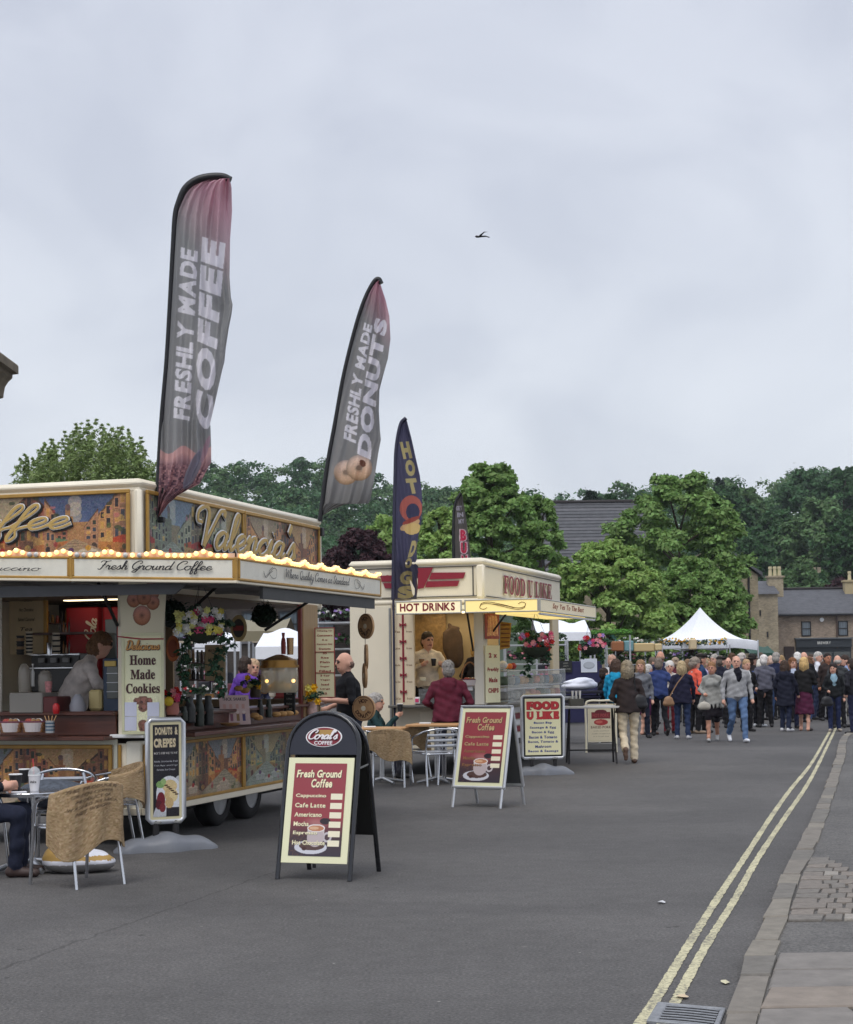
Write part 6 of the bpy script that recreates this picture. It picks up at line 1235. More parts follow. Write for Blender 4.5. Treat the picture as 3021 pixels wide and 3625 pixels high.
    P('auburn haired head between flat caps in the crowd', 2505, 2330, Y=44, face=.2, top=(70, 54, 50), bottom=blackc, hair=('short', (150, 120, 90)), fem=True)
    P('bald man peering past the grey hoodie', 2578, 2326, Y=44, face=-.2, top=(96, 90, 92), bottom=blackc, hair=('bald', (190, 160, 140)))
    P('brown haired woman behind the coral top', 2436, 2334, Y=42, face=2.6, top=(120, 110, 104), bottom=blackc, hair=('bob', (130, 104, 80)), fem=True)
    P('grey haired woman deep in the crowd by the gazebo', 2622, 2312, Y=48, face=2.2, top=(70, 74, 92), bottom=blackc, hair=('curly', (190, 182, 176)), fem=True)
    P('man in navy anorak behind the patterned jacket', 2728, 2322, Y=46, face=2.9, top=(46, 50, 70), bottom=blackc, hair=('short', (206, 176, 160)))
    P('short haired man in dark red top at the far edge of the crowd', 2870, 2316, Y=50, face=.4, top=(96, 40, 48), bottom=blackc, hair=('short', (70, 56, 48)))
    P('person in black puffer jacket entering at the street edge', 3024, 2330, 2600, face=PI * 1.2, top=(34, 34, 40), bottom=navy, hair=('short', (60, 50, 46)), wide=1.15)
    extra = [(2268, 2336, 36, 'woman in grey fleece between cyan and pale blue shoppers', (110, 112, 118), 'bob', (150, 120, 90)), (2310, 2326, 44, 'man in olive coat behind the blue zip jacket', (70, 72, 56), 'short', (110, 96, 84)), (2392, 2328, 45, 'woman in burgundy cardigan near the cream top', (96, 40, 52), 'curly', (160, 140, 120)), (2532, 2316, 47, 'man in charcoal coat behind the grey poncho', (60, 60, 64), 'thin', (170, 164, 156)), (2590, 2312, 50, 'woman in teal scarf deep in the crowd', (50, 96, 100), 'bob', (90, 66, 50)), (2672, 2326, 46, 'man in beige jacket behind the bright blue jacket', (166, 150, 124), 'short', (140, 126, 112)), (2692, 2310, 52, 'tall man in dark grey behind the patterned jacket', (66, 66, 72), 'short', (90, 78, 68)), (2768, 2320, 47, 'woman in dusty pink jumper behind the padded coat', (176, 130, 130), 'bob', (166, 138, 100)), (2812, 2314, 50, 'man in black cap at the back by the shopfront', (40, 42, 50), 'short', (70, 60, 54)), (2864, 2324, 46, 'woman in mustard top beyond the leather jacket', (176, 140, 70), 'bob', (110, 80, 58)), (2905, 2322, 49, 'man in steel blue shirt behind the long haired woman', (90, 110, 140), 'thin', (190, 184, 178)), (2984, 2326, 48, 'woman in dark plum coat beside the body warmer', (64, 44, 62), 'bob', (80, 58, 46)), (2490, 2332, 43, 'woman in pale lilac blouse behind the coral top', (170, 156, 186), 'short', (180, 160, 130))]
    for i, (px, yt, Y_, lb, c, hs, hc) in enumerate(extra): P(lb, px, yt, Y=Y_, face=(i * 1.7) % 6.2, top=c, bottom=((40, 44, 60), (34, 34, 38), (70, 66, 60))[i % 3], hair=(hs, hc), fem=lb.startswith('woman'), wide=1.0 + .05 * (i % 3), arms=(('bent', 'down'), ('pocket', 'pocket'), ('hold', 'hold'))[i % 3])
    # around the kiosks
    P('man in maroon hooded jacket waiting at the hot drinks hatch', 1586, 2337, Y=23.9, face=PI, top=(92, 34, 50), bottom=(34, 36, 50), hair=('short', (138, 134, 130)), hood=True, wide=1.16, hem=.84, arms=('bent', 'bent'), fine=True)
    P('bald man with glasses in black behind the coffee trailer', 1240, 2305, Y=21.6, face=-PI * .42, top=(26, 26, 30), bottom=(46, 50, 62), hair=('bald', (120, 96, 84)), wide=1.2, sleeve='short', arms=('bent', 'hold'), glasses=True, inner=None)
    P('man in white shirt serving coffees inside the hot drinks hatch', 1510, 2236, Y=25.4, z0=.41, face=.25, top=(226, 214, 196), bottom=(28, 28, 32), hair=('short', (74, 62, 54)), arms=('serve', 'serve'), hem=.90, turn=.2, fine=True)
    P('woman in black top leaning inside the kiosk beside the post', 1680, 2262, Y=25.7, z0=.41, face=PI * .8, top=(30, 26, 34), bottom=(74, 26, 40), hair=('bob', (196, 158, 96)), fem=True, arms=('bent', 'bent'), lean=.2)
    P('woman with glasses in white shirt working inside the coffee trailer', 238, 2258, Y=16.2, z0=.36, height=1.66, face=PI * .58, top=(206, 196, 190), bottom=(40, 38, 40), hair=('short', (120, 88, 62)), fem=True, wide=1.15, arms=('reach', 'reach'), lean=.48, glasses=True, fine=True)
    P('person in purple jacket seen through the trailer at the stalls behind', 868, 2325, Y=26.5, face=PI * .8, top=(96, 60, 150), bottom=(40, 40, 60), hair=('short', (60, 48, 42)), hood=True)
    P('fair haired woman in navy seen through the trailer at the stalls behind', 895, 2334, Y=26.9, face=.6, top=(40, 44, 66), bottom=(40, 40, 60), hair=('curly', (190, 160, 130)), fem=True)
crowd()
# ================================================================ furniture
hess = mat('hessian', (164, 134, 98), .95, var=.22, vscale=10, bump=.8, bscale=260, spec=.1)
def make_chair(label, loc, rz, group, wooden=False):
    c = empty('bistro_chair', label, 'chair', loc, rz, group)
    for sx in (-1, 1):
        MB().tube(bez([(sx * .25, .27, 0), (sx * .245, .23, .40), (sx * .25, .19, .60), (sx * .26, .08, .655)], 5), .0135, 8).build('leg', chrome, c, smooth=60)
        MB().tube(bez([(sx * .21, -.28, 0), (sx * .20, -.21, .42), (sx * .19, -.22, .60), (sx * .17, -.25, .72)], 5), .0135, 8).build('leg', chrome, c, smooth=60)
    MB().tube(bez([(.26, .08, .655), (.275, -.08, .675), (.235, -.21, .715), (.12, -.275, .745), (0, -.29, .755), (-.12, -.275, .745), (-.235, -.21, .715), (-.275, -.08, .675), (-.26, .08, .655)], 5), .0135, 8).build('back_hoop', chrome, c, smooth=60)
    MB().tube(bez([(.22, .2, .43), (.23, 0, .43), (.19, -.2, .42), (0, -.23, .42), (-.19, -.2, .42), (-.23, 0, .43), (-.22, .2, .43), (0, .24, .43), (.22, .2, .43)], 4), .011, 6).build('seat_ring', chrome, c, smooth=60)
    for k in range(5): MB().cbox((0, -.17 + k * .088, .445), (.42 - .05 * (k == 0), .07, .012), .004).build('seat_slat', alu, c)
    for k in range(3): MB().tube([(x, -.245 - .03 * (1 - (x / .2) ** 2), .53 + k * .07) for x in np.linspace(-.19, .19, 7)], .022, 6, flat=.3, up=(0, -1, 0)).build('back_slat', alu, c)
    return c
def sack(label, chair_loc, rz, u0, u1, outer, inner, seed, words, tilt=0.0):
    """hessian sack hung over the chair hoop; u in -1..1 round the hoop"""
    r = random.Random(seed); hoop = bez([(.26, .08, .655), (.275, -.08, .675), (.235, -.21, .715), (.12, -.275, .745), (0, -.29, .755), (-.12, -.275, .745), (-.235, -.21, .715), (-.275, -.08, .675), (-.26, .08, .655)], 8); n = len(hoop)
    a = Ras(90, 130, (154, 130, 98)); a.noise(9, 2, seed, .1)
    for k, wd_ in enumerate(words): a.text(wd_, .44, .60 - .052 * k, (.034 * len(wd_)), .030, (84, 66, 50), off=.03, shear=.2)
    ph = [r.uniform(0, 6.3) for _ in range(5)]
    def fn(u, v):
        s = (u0 + (u1 - u0) * (1 - u) + 1) / 2 * (n - 1); i = np.clip(s.astype(int), 0, n - 2); f = (s - i)[:, None]; H_ = np.array([tuple(p) for p in hoop]); P = H_[i] * (1 - f) + H_[i + 1] * f
        out = P * [1, 1, 0]; out /= np.linalg.norm(out, axis=1, keepdims=True) + 1e-9
        # v 0 outer bottom .. .62 top .. 1 inner bottom
        t = (v - .66); o_ = t < 0; L = np.where(o_, -t / .66 * outer * (1 + .16 * np.sin(u * 9 + ph[0]) + .22 * np.sin(u * 4.2 + ph[1])), t / .34 * inner)
        fold = .012 * np.sin(u * 26 + ph[2] + L * 5) + .018 * np.sin(u * 11 + ph[3]); edge = np.maximum(0, L - .05)
        d = np.where(o_, .022 + edge * tilt + fold * np.minimum(1, L * 6), -.022 - edge * .06 - .4 * fold * np.minimum(1, L * 6)); w_ = np.clip(L / .035, 0, 1); th_ = w_ * PI / 2; d *= np.sin(th_)
        z = P[:, 2] + .024 * np.cos(th_) - np.maximum(0, L - .035); side = 0 * u
        X = P + out * d[:, None]; X[:, 2] = z; X[:, 0] -= side; return X
    o = a.obj('hessian_sack', fn, None, print_mat(.95, 0, 'printed_hessian')); o.location = chair_loc; o.rotation_euler = (0, 0, rz); m = o.modifiers.new('t', 'SOLIDIFY'); m.thickness = .006; tag(o, label, 'sack'); return o
CGp = 'aluminium bistro chairs outside the trailers'
def quad_frame(A, B, C): # rear feet A,B ; front C (next to A)
    ctr = (A + B) / 2 + (C - A) / 2; d = (B - A); return ctr, math.atan2(d.y, d.x)
A_, B_, C_ = gp(243, 3152), gp(431, 3129), gp(129, 3131)
ctr, rz = quad_frame(A_, B_, C_); c1 = (ctr.x, ctr.y, 0); make_chair('aluminium bistro chair under a printed hessian sack at the small steel table', c1, rz, CGp)
sack('large hessian sack with dark print hung over the chair at the steel table', c1, rz, -.72, .80, .43, .2, 2, ('THIS PRODUCE IS', 'GREEN COFFEE', 'PRODUCT OF', 'WASHED ARABICA', 'NET WEIGHT'), .03)
g = gp(385, 3014); c2 = (g.x, g.y, 0); make_chair('aluminium bistro chair with sack beside the donuts and crepes sign', c2, rz + 1.15, CGp)
sack('hessian sack looped over the chair beside the donuts and crepes sign', c2, rz + 1.15, -.75, .95, .34, .24, 5, ('BIN', 'FINE COFFEE', 'SANTOS'), .05)
def table_round(label, g, zt, r, m_top, name='cafe_table'):
    t = empty(name, label, 'table', (g.x, g.y, 0)); b = MB(); b.lathe([(r * .96, -.028), (r, -.02), (r, -.006), (r * .985, 0)], 40, (0, 0, zt)); b.build('table_top', m_top, t, smooth=40)
    b = MB(); b.lathe([(r + .004, -.03), (r + .006, -.004)], 40, (0, 0, zt), cap=False); b.build('rim', chrome, t, smooth=40); b = MB(); b.tube([(0, 0, .05), (0, 0, zt - .02)], .036, 12); b.build('column', chrome, t, smooth=60)
    for k in range(4): a = k * PI / 2 + .5; b = MB(); b.tube([(0, 0, .085), (.16 * math.cos(a), .16 * math.sin(a), .06), (.30 * math.cos(a), .30 * math.sin(a), .018)], [.03, .026, .018], 8); b.build('foot', alu, t, smooth=60)
    return t
g = gp(112, 3082); zt1 = .635; table_round('small round steel cafe table holding a milkshake cup', g, zt1, .31, chrome); tb = g
# things on the steel table
def cup(label, p, h, r, m, lid=None, straw=False, name='paper_cup'):
    t = empty(name, label, 'cup', p); MB().lathe([(r * .72, 0), (r, h)], 18, cap=True).build('cup', m, t, smooth=40)
    MB().lathe([(r * 1.06, 0), (r * 1.06, .006), (r, .008)], 18, (0, 0, h - .002)).build('rim', white, t)
    if lid: MB().lathe([(r * 1.03, 0), (r * 1.0, .02), (r * .8, .045), (r * .35, .06), (.005, .064)], 18, (0, 0, h + .006)).build('dome_lid', lid, t, smooth=60)
    if straw: MB().tube([(0, 0, h * .5), (-.012, 0, h + .13)], .005, 6).build('straw', mat('straw_red', (206, 70, 70), .4), t)
    return t
def on_plane(px, py, z): return gp(px, py, z)
p = on_plane(122, 2800, zt1 + .001); q = cup('milkshake cup with dome lid and red straw on the steel table', p, .125, .048, mat('shake_white', (214, 212, 214), .35), mat('dome_clear', (220, 226, 230), .1, alpha=.45), True)
text_obj('logo', 'shake', ink, q, face_M((0, -.047, .075), (1, 0, 0), (0, -.15, 1)), .05, .02, off=.03)
cup('large black coffee cup on the steel table by the seated man', tuple(on_plane(55, 2797, zt1 + .001)), .125, .052, mat('cup_black', (34, 33, 36), .5)); cup('black coffee cup standing behind the larger black cup', tuple(on_plane(66, 2775, zt1 + .001) + Vector((.02, .12, 0))), .115, .046, MATS['cup_black'])
b = MB(); b.cbox((0, 0, .003), (.16, .11, .005), .002); o = b.build('napkin', mat('paper_white', (226, 226, 230), .7), None, loc=tuple(on_plane(58, 2806, zt1 + .001)), rz=.3); tag(o, 'white paper napkin lying on the steel table edge', 'napkin')
# umbrella-like polka dot cloth on far side of the table
s = Sdf(); s.ell((0, 0, .07), (.30, .22, .12), 0, .05); s.ell((.18, .05, .02), (.22, .18, .07), 0, .05); V, Q, R = s.mesh(.02, .006, 2, 3); o = link('dotted_coat', mesh_np('dotted_coat', V, Q, mat('dotted_grey', (74, 80, 90), .8, var=.5, vscale=26)), None, (tb.x + .05, tb.y + .55, .50)); o.data.polygons.foreach_set('use_smooth', [True] * len(Q)); tag(o, 'grey speckled coat bundled on the seat beyond the steel table', 'coat')
make_chair('aluminium bistro chair hidden behind the speckled coat', (tb.x + .12, tb.y + .62, 0), PI + .2, CGp)
# shopping bag under the chair
s = Sdf(); s.ell((0, 0, .09), (.27, .19, .10), 0, .04); s.ell((-.08, -.02, .16), (.16, .12, .08), 0, .05); s.ell((.2, 0, .07), (.1, .14, .06), 0, .04); V, Q, R = s.mesh(.016, .006, 2, 5)
C_ = V[Q].mean(1); R = np.where((C_[:, 2] > .10) & (C_[:, 2] < .135), 1, np.where((C_[:, 2] < .07), 2, np.where((C_[:, 0] < -.16) & (C_[:, 2] > .1), 1, 0)))
g = gp(272, 3088); o = link('shopping_bag', mesh_np('shopping_bag', V, Q, [mat('bag_white', (214, 214, 222), .6, var=.08), mat('bag_mustard', (170, 136, 74), .6), mat('bag_grey', (140, 138, 138), .6)], R, smooth=True), None, (g.x, g.y, 0), .2); tag(o, 'slumped white and mustard shopping bag under the sack covered chair', 'bag')
# seated man at left
person('man seated at the steel table in dark jacket and navy trousers with brown boots', -118, 2560, Y=13.3, height=1.72, face=PI * .52, top=(30, 32, 40), bottom=(34, 38, 54), shoe=(62, 46, 42), hair=('short', (70, 60, 54)), legs='sit', arms=('hold', 'hold'), fine=True, wide=1.08)
gq = gp(-18, 3095); make_chair('aluminium bistro chair the dark jacketed man sits on', (dp(-118, 2900, 13.3).x, 13.3, 0), -PI * .5, CGp)
# ---------------------------------------------------------------- middle seating
def table_rect(label, px, py, zt, w, d, rz):
    g = dp(px, py, 23.3); t = empty('cafe_table', label, 'table', (g.x, g.y, 0), rz); MB().cbox((0, 0, zt - .016), (w, d, .032), .006).build('table_top', wood_l, t)
    MB().tube([(0, 0, .06), (0, 0, zt - .03)], .032, 10).build('column', alu, t, smooth=60)
    for k in range(4): a = k * PI / 2 + PI / 4; MB().tube([(0, 0, .07), (.32 * math.cos(a), .32 * math.sin(a), .015)], [.026, .018], 8).build('foot', alu, t, smooth=60)
    return g
gA = table_rect('wooden cafe table where the green coated woman sits', 1352, 2576, .76, .74, .6, -.25)
gB = table_rect('wooden cafe table behind the snap frame board', 1545, 2560, .80, .72, .6, -.25)
person('grey haired woman in green coat seated drinking from a cup', 1326, 2455, Y=24.35, face=PI * .46, top=(34, 58, 60), bottom=(50, 50, 58), hair=('curly', (168, 164, 160)), fem=True, legs='sit', arms=('face', 'hold'), height=1.62, fine=True, wide=1.05)
make_chair('aluminium bistro chair the green coated woman sits on', (dp(1326, 2600, 24.35).x, 24.35, 0), -PI * .5, CGp)
p = dp(1417, 2520, 24.15); cup('black takeaway cup held by the green coated woman', tuple(p), .11, .042, MATS['cup_black'])
for i, (px, py, rz_, lb) in enumerate([(1385, 2778, 2.6, 'aluminium bistro chair with hanging sack at the wooden table'), (1440, 2760, 3.6, 'second sack draped chair at the wooden table'), (1540, 2772, .35, 'bare aluminium bistro chair beside the draped ones'), (1618, 2768, -.2, 'white slatted bistro chair behind the snap frame board')]):
    g = gp(px, py) + Vector((0, -.35, 0)); make_chair(lb, (g.x, g.y, 0), rz_ - PI * .85 if i < 2 else rz_, CGp)
    if i < 2: sack(('hessian sack folded over the left chair at the wooden table', 'hessian sack with green stripe on the right chair at the wooden table')[i], (g.x, g.y, 0), rz_ - PI * .85, -.6 - .2 * i, .85, .40 - .08 * i, .2, 11 + i, ('ARABICA', 'PRODUCE'), .04)
for i, (px, y, m_) in enumerate(((1310, 2566, white), (1505, 2547, white))):
    o = MB().cbox((0, 0, .008), (.16, .1, .016), .004).build('paper_plate', m_, None, loc=tuple(Vector((dp(px, y, 23.3).x, 23.3, .762 + .04 * i)))); tag(o, 'white paper tray on the %s wooden table' % ('woman\'s' if i == 0 else 'empty'), 'tray')
# ================================================================ donut garland
def donut_disc(label, px, py, Y, rx, ry, words=None, yaw=0.0):
    p = dp(px, py, Y); k = Y / F; t = empty('donut_sign', label, 'sign', tuple(p), yaw, 'painted donut signs on the garland'); R_ = ry * k
    P = [(R_ * math.cos(a), 0, R_ * math.sin(a)) for a in np.linspace(0, 2 * PI, 33)[:-1]]; MB().prism(P, (0, .025, 0)).build('disc', mat('donut_brown', (186, 146, 104), .6, var=.2, vscale=12), t)
    P = [(R_ * .2 * math.cos(a), -.004, R_ * .2 * math.sin(a)) for a in np.linspace(0, 2 * PI, 20)[:-1]]; MB().prism(P, (0, .004, 0)).build('hole', mat('donut_hole', (226, 214, 190), .6), t)
    P = [(R_ * .93 * math.cos(a), -.003, R_ * .93 * math.sin(a)) for a in np.linspace(0, 2 * PI, 32)]; Q_ = [(R_ * .88 * math.cos(a), -.003, R_ * .88 * math.sin(a)) for a in np.linspace(0, 2 * PI, 32)]
    b = MB(); b.add(P + Q_, [(i, i + 1, 33 + i - 0, 32 + i) if False else (i, i + 1, 32 + i + 1, 32 + i) for i in range(31)]); b.build('icing_ring', mat('donut_icing', (112, 76, 56), .6), t)
    if words:
        for w_, a0, fl in words:
            n = len(w_)
            for j, ch in enumerate(w_):
                a = a0 + (j - (n - 1) / 2) * (-.42 if not fl else .42); M = face_M((R_ * .6 * math.cos(a), -.006, R_ * .6 * math.sin(a)), (math.sin(a), 0, -math.cos(a)) if not fl else (-math.sin(a), 0, math.cos(a)), (math.cos(a), 0, math.sin(a)) if not fl else (-math.cos(a), 0, -math.sin(a)))
                text_obj('lettering', ch, mat('donut_ink', (74, 44, 34), .6), t, M, None, R_ * .3, off=.03)
    return t
GY = (T1.M @ Vector((DS - .02, YF - .02, 0))).y
hw_ = (('HOT', PI / 2, False), ('DONUTS', -PI / 2, True))
donut_disc('brown donut sign hanging at the top of the garland', 1293, 2217, GY, 20, 45, hw_, -.9); donut_disc('dark edge on donut sign in the middle of the garland', 1293, 2325, GY, 8, 44, None, -1.45); donut_disc('second edge on donut sign lower on the garland', 1288, 2392, GY, 9, 44, None, -1.4)
donut_disc('round brown sign reading hot donuts above the table', 1287, 2508, GY, 32, 45, hw_, -.45)
b = MB(); b.tube([tuple(dp(1296, 2112, GY)), tuple(dp(1293, 2300, GY)), tuple(dp(1287, 2470, GY))], .004, 5); o = b.build('garland_cord', mat('cord', (150, 140, 130), .7)); tag(o, 'thin cord hanging from the canopy end carrying the donut signs', 'cord')
# ================================================================ corner sign on the trailer
a = Ras(90, 130, (216, 206, 176)); a.bb = None
P_ = Plane(dp(505, 2600, 15.2), (1, .08, 0), (0, 0, 1)); O_ = P_.O; sg = empty('cookie_sign', 'cream home made cookies sign tied to the trailer corner post', 'sign', (O_.x, O_.y, 0)); rt = Vector((O_.x, O_.y, 0))
u0, v0 = P_.uv(432, 2600); u1, v1 = P_.uv(580, 2240); bw, bh = u1 - u0, v1 - v0
MB().box((0, 0, 0), (1, 1, 1), P_.M((u0 + u1) / 2, (v0 + v1) / 2, -.012, rt) @ Matrix.Diagonal((bw, bh, .02, 1))).build('board', mat('sign_cream', (230, 228, 190), .45), sg)
b = MB()
for c, d in ((((u0 + u1) / 2, v0 + .012), (bw, .024)), (((u0 + u1) / 2, v1 - .012), (bw, .024)), ((u0 + .012, (v0 + v1) / 2), (.024, bh - .05)), ((u1 - .012, (v0 + v1) / 2), (.024, bh - .05))): b.box((0, 0, 0), (1, 1, 1), P_.M(c[0], c[1], .004, rt) @ Matrix.Diagonal((d[0], d[1], .012, 1)))
b.build('frame', mat('frame_cream', (206, 204, 168), .45), sg); uc = (u0 + u1) / 2
brn = mat('cookie_brown', (70, 34, 36), .5)
def pv(py): return P_.uv(505, py)[1]
script_obj('lettering', 'Delicious', sg, P_.M(uc, pv(2283), .004, rt), bw * .80, .085, [(brn, 1.7, .002, .004, -.004), (mat('orange_gold', (196, 142, 74), .5), 1.0, .008, 0, 0)], .2, .16)
for w_, y, k in (('Home', 2337, .62), ('Made', 2388, .58), ('Cookies', 2437, .80)): text_obj('lettering', w_, brn, sg, P_.M(uc, pv(y), .004, rt), bw * k, .088, 's', space=.02)
a = Ras(60, 60, (230, 228, 190))
for cx_, cy_, r_ in ((.5, .86, .2), (.3, .86, .12), (.7, .86, .12), (.5, .68, .16), (.5, .2, .17), (.5, .1, .14)): a.ell(cx_, cy_, r_, r_ * .8, (122, 84, 70)); a.ell(cx_ + .03, cy_ + .02, r_ * .5, r_ * .4, (150, 100, 88)); a.ell(cx_ - .05, cy_ - .03, r_ * .25, r_ * .2, (70, 44, 40))
a.noise(6, 2, 6); vb, vt = pv(2590), pv(2465); a.obj('cookie_print', flat_map(P_.M(uc, (vb + vt) / 2, .0045, rt), bw * .7, vt - vb), sg)
for px, py in ((463, 2511), (543, 2511), (463, 2562), (543, 2562)):
    u, v = P_.uv(px, py); MB().box((0, 0, 0), (1, 1, 1), P_.M(u, v, .007, rt) @ Matrix.Diagonal((.105, .125, .004, 1))).build('price_card', mat('card_lilac', (206, 208, 226), .5), sg)
MB().tube([P_.O + P_.ex * (u0 - .03) + P_.ey * (v1 - .03) + P_.n * .012 - rt, P_.O + P_.ex * uc + P_.ey * (v1 - .055) + P_.n * .014 - rt, P_.O + P_.ex * (u1 + .0) + P_.ey * (v1 - .055) + P_.n * .014 - rt], .006, 6).build('tie', mat('tie_red', (160, 40, 56), .6), sg)
P2 = Plane(P_.O + P_.ey * v1, P_.ex, (0.02, -.34, 1)); ua, va = P2.uv(432, 2236); ub, vb = P2.uv(597, 2058)
a = Art((425, 2050, 605, 2245), .7, (216, 208, 182)); dn = (182, 124, 102)
for x, y, r_ in ((545, 2090, 34), (500, 2105, 30), (480, 2120, 26), (555, 2130, 26), (520, 2110, 28), (512, 2178, 36)): a.donut(x, y, r_, dn, int(x), 1.05, .16)
sg2 = empty('donut_poster', 'cream poster of sugared donuts leaning out above the cookie sign', 'poster', tuple(P2.O)); 
pu0, pv0 = -bw / 2, .012; Wt = (ub - ua)
def fnp(u, v):
    w_ = bw + (Wt - bw) * v; x = (u - .5) * w_ + (u0 + u1) / 2 - 0 + .02 * v; y = v * vb; R_ = np.array([tuple(P2.ex), tuple(P2.ey)]); return np.stack([x, y], 1) @ R_
a.obj('print', fnp, sg2); b = MB(); pts = fnp(np.array([0, 1, 1, 0.]), np.array([0, 0, 1, 1.])) + np.array(tuple(-P2.n)) * .006; b.prism([tuple(q) for q in pts], tuple(-P2.n * .012)); b.build('backing', mat('dark_back', (90, 80, 70), .6), sg2)
# ================================================================ goods on the coffee trailer
def tl(px, py, ax, v): return T1.M @ T1.on(px, py, ax, v)      # world point on a trailer plane
def kl(px, py, ax, v): return K1.M @ K1.on(px, py, ax, v)
def at1(px, py, y): p = tl(px, py, 1, y); return p
def boxed(name, label, cat, px0, py0, px1, py1, Y, depth, m, bev=.008, rz=A1, parts=None):
    """box whose front face fills the pixel rectangle at depth Y"""
    a, c = dp(px0, py1, Y), dp(px1, py0, Y); w, h = c.x - a.x, c.z - a.z; t = empty(name, label, cat, ((a.x + c.x) / 2, Y, a.z), rz); MB().cbox((0, depth / 2, h / 2), (w, depth, h), bev).build('body', m, t); t['w'], t['h'] = w, h; return t, w, h
def lath(name, label, cat, px, py0, py1, Y, prof, m, n=18, z_m=None, group=None):
    """lathed thing with its foot at pixel row py1; prof in fractions of (radius px, height)"""
    a, c = dp(px, py1, Y), dp(px, py0, Y); h = c.z - a.z; k = Y / F; t = MB(); t.lathe([(r * k, z * h) for r, z in prof], n); o = t.build(name, m, None, smooth=45, loc=tuple(a)); tag(o, label, cat, group); return o
Yi = 17.2
# menu board
t, w, h = boxed('menu_board', 'parchment menu board with dark script on the trailer wall', 'menu board', 24, 2102, 163, 2318, 16.9, .03, mat('parchment', (196, 176, 140), .6, var=.12, vscale=4))
for k, wd_ in enumerate(('Wafers', 'Hot Chocolate', 'Salted Caramel', 'Tea', 'Iced Latte')): text_obj('lettering', wd_, ink, t, face_M((.0, -.004, h * (.9 - .16 * k)), (1, 0, 0), (0, 0, 1)), w * (.34 + .07 * (k % 3)), .035, off=.01, shear=.25)
MB().cbox((w / 2 + .02, .0, h / 2), (.04, .04, h), .006).build('frame_post', gold, t)
t, w, h = boxed('drinks_fridge', 'red drinks fridge with white script lettering inside the coffee trailer', 'fridge', 228, 2150, 352, 2480, 17.0, .5, mat('fridge_red', (150, 18, 24), .35))
M = face_M((w * .22, -.004, h * .62), (.15, 0, 1), (-1, 0, .15)); script_obj('lettering', 'Coca-Cola', t, M, .50, .12, [(mat('script_white', (222, 210, 196), .4), 1.2, .004, 0, 0)], .3, .14)
a, c = dp(356, 2480, 16.95), dp(418, 2152, 16.95); MB().cbox(((c.x - a.x) / 2 + w / 2 + .01, .1, h / 2), (c.x - a.x, .05, h), .01).build('door', mat('fridge_red2', (170, 22, 30), .3), t); MB().cbox(((c.x - a.x) / 2 + w / 2 + .02, .07, h * .62), ((c.x - a.x) * .7, .02, h * .5), .006).build('window', mat('fridge_glass', (96, 104, 108), .1), t)
t, w, h = boxed('coffee_machine', 'black coffee machine with chrome rails under the menu board', 'coffee machine', 100, 2312, 292, 2450, 16.6, .35, mat('machine_black', (30, 29, 31), .3))
for z in (.97, .62): MB().tube([(-w / 2, -.02, h * z), (w / 2, -.02, h * z)], .012, 8).build('rail', chrome, t)
for k in range(3): MB().cbox((-w * .25 + k * w * .25, -.03, h * .82), (.07, .03, .05), .006).build('button_panel', mat('panel_grey', (120, 120, 120), .4), t)
def cup_stack(label, px, py0, py1, Y, r, cols, n): 
    a, c = dp(px, py1, Y), dp(px, py0, Y); h = (c.z - a.z) / n; t = empty('cup_stack', label, 'cups', tuple(a)); 
    for k in range(n): MB().lathe([(r * .86, 0), (r * .96, h * .72), (r * 1.04, h * .74), (r * 1.04, h * .96)], 14, (0, 0, k * h)).build('cup', cols[k % len(cols)], t)
    return t
cw, cb, ct_ = mat('cup_cream', (206, 196, 178), .5), MATS['cup_black'], mat('cup_kraft', (150, 122, 92), .6)
cup_stack('tall stack of kraft and black paper cups by the menu board', 104, 2236, 2318, 16.5, .036, [cw, cb], 13); cup_stack('shorter stack of black cups beside the tall cup stack', 72, 2250, 2318, 16.45, .04, [cb, cb, ct_], 7); cup_stack('stack of cream cups in front of the bottle shelf', 199, 2240, 2316, 16.5, .04, [cw, cb, cw], 12)
for i in range(7): lath('syrup_bottle', 'small dark syrup bottle on the shelf before the red fridge', 'bottle', 215 + i * 10 - (i > 3) * 30, 2185 + (i % 3) * 14 + (i > 3) * 70, 2240 + (i > 3) * 74, 16.7, [(3.6, 0), (3.8, .5), (3.4, .62), (1.3, .78), (1.3, .98), (.6, 1)], [mat('bottle_dark', (58, 40, 32), .2), mat('bottle_amber', (150, 100, 50), .2), mat('bottle_tan', (176, 150, 120), .3)][i % 3], 10, group='syrup bottles')
MB().cbox((0, 0, 0), (.6, .16, .025), .004).build('bottle_shelf', wood_d, tr, loc=tuple(T1.loc(dp(222, 2243, 16.75))))
lath('metal_canister', 'shiny steel canister beside the coffee machine', 'canister', 174, 2274, 2318, 16.4, [(9, 0), (9, .96), (8, 1)], chrome)
for px, y0, y1, r in ((86, 2348, 2450, 22), (160, 2372, 2450, 25)): 
    o = lath('lid_stack', 'clear plastic bag of dome lids beside the till' if px < 100 else 'second clear bag of dome lids next to the striped straws', 'lids', px, y0, y1, 15.75, [(r * .9, 0), (r, .45), (r * .95, .75), (r * .6, .95), (2, 1)], mat('bag_clear', (168, 160, 148), .15, alpha=.55, spec=.8))
lath('sanitiser_bottle', 'slim white pump bottle behind the dome lids', 'bottle', 116, 2350, 2430, 15.8, [(7, 0), (7, .6), (4, .72), (2, .8), (2, .92), (4, .94), (4, 1)], mat('bottle_white', (206, 204, 200), .4))
o = lath('straw_box', 'pink striped box of straws by the till', 'straws', 172, 2412, 2456, 15.7, [(10, 0), (13, 1)], mat('straw_pink', (196, 130, 130), .6, var=.5, vscale=40)); 
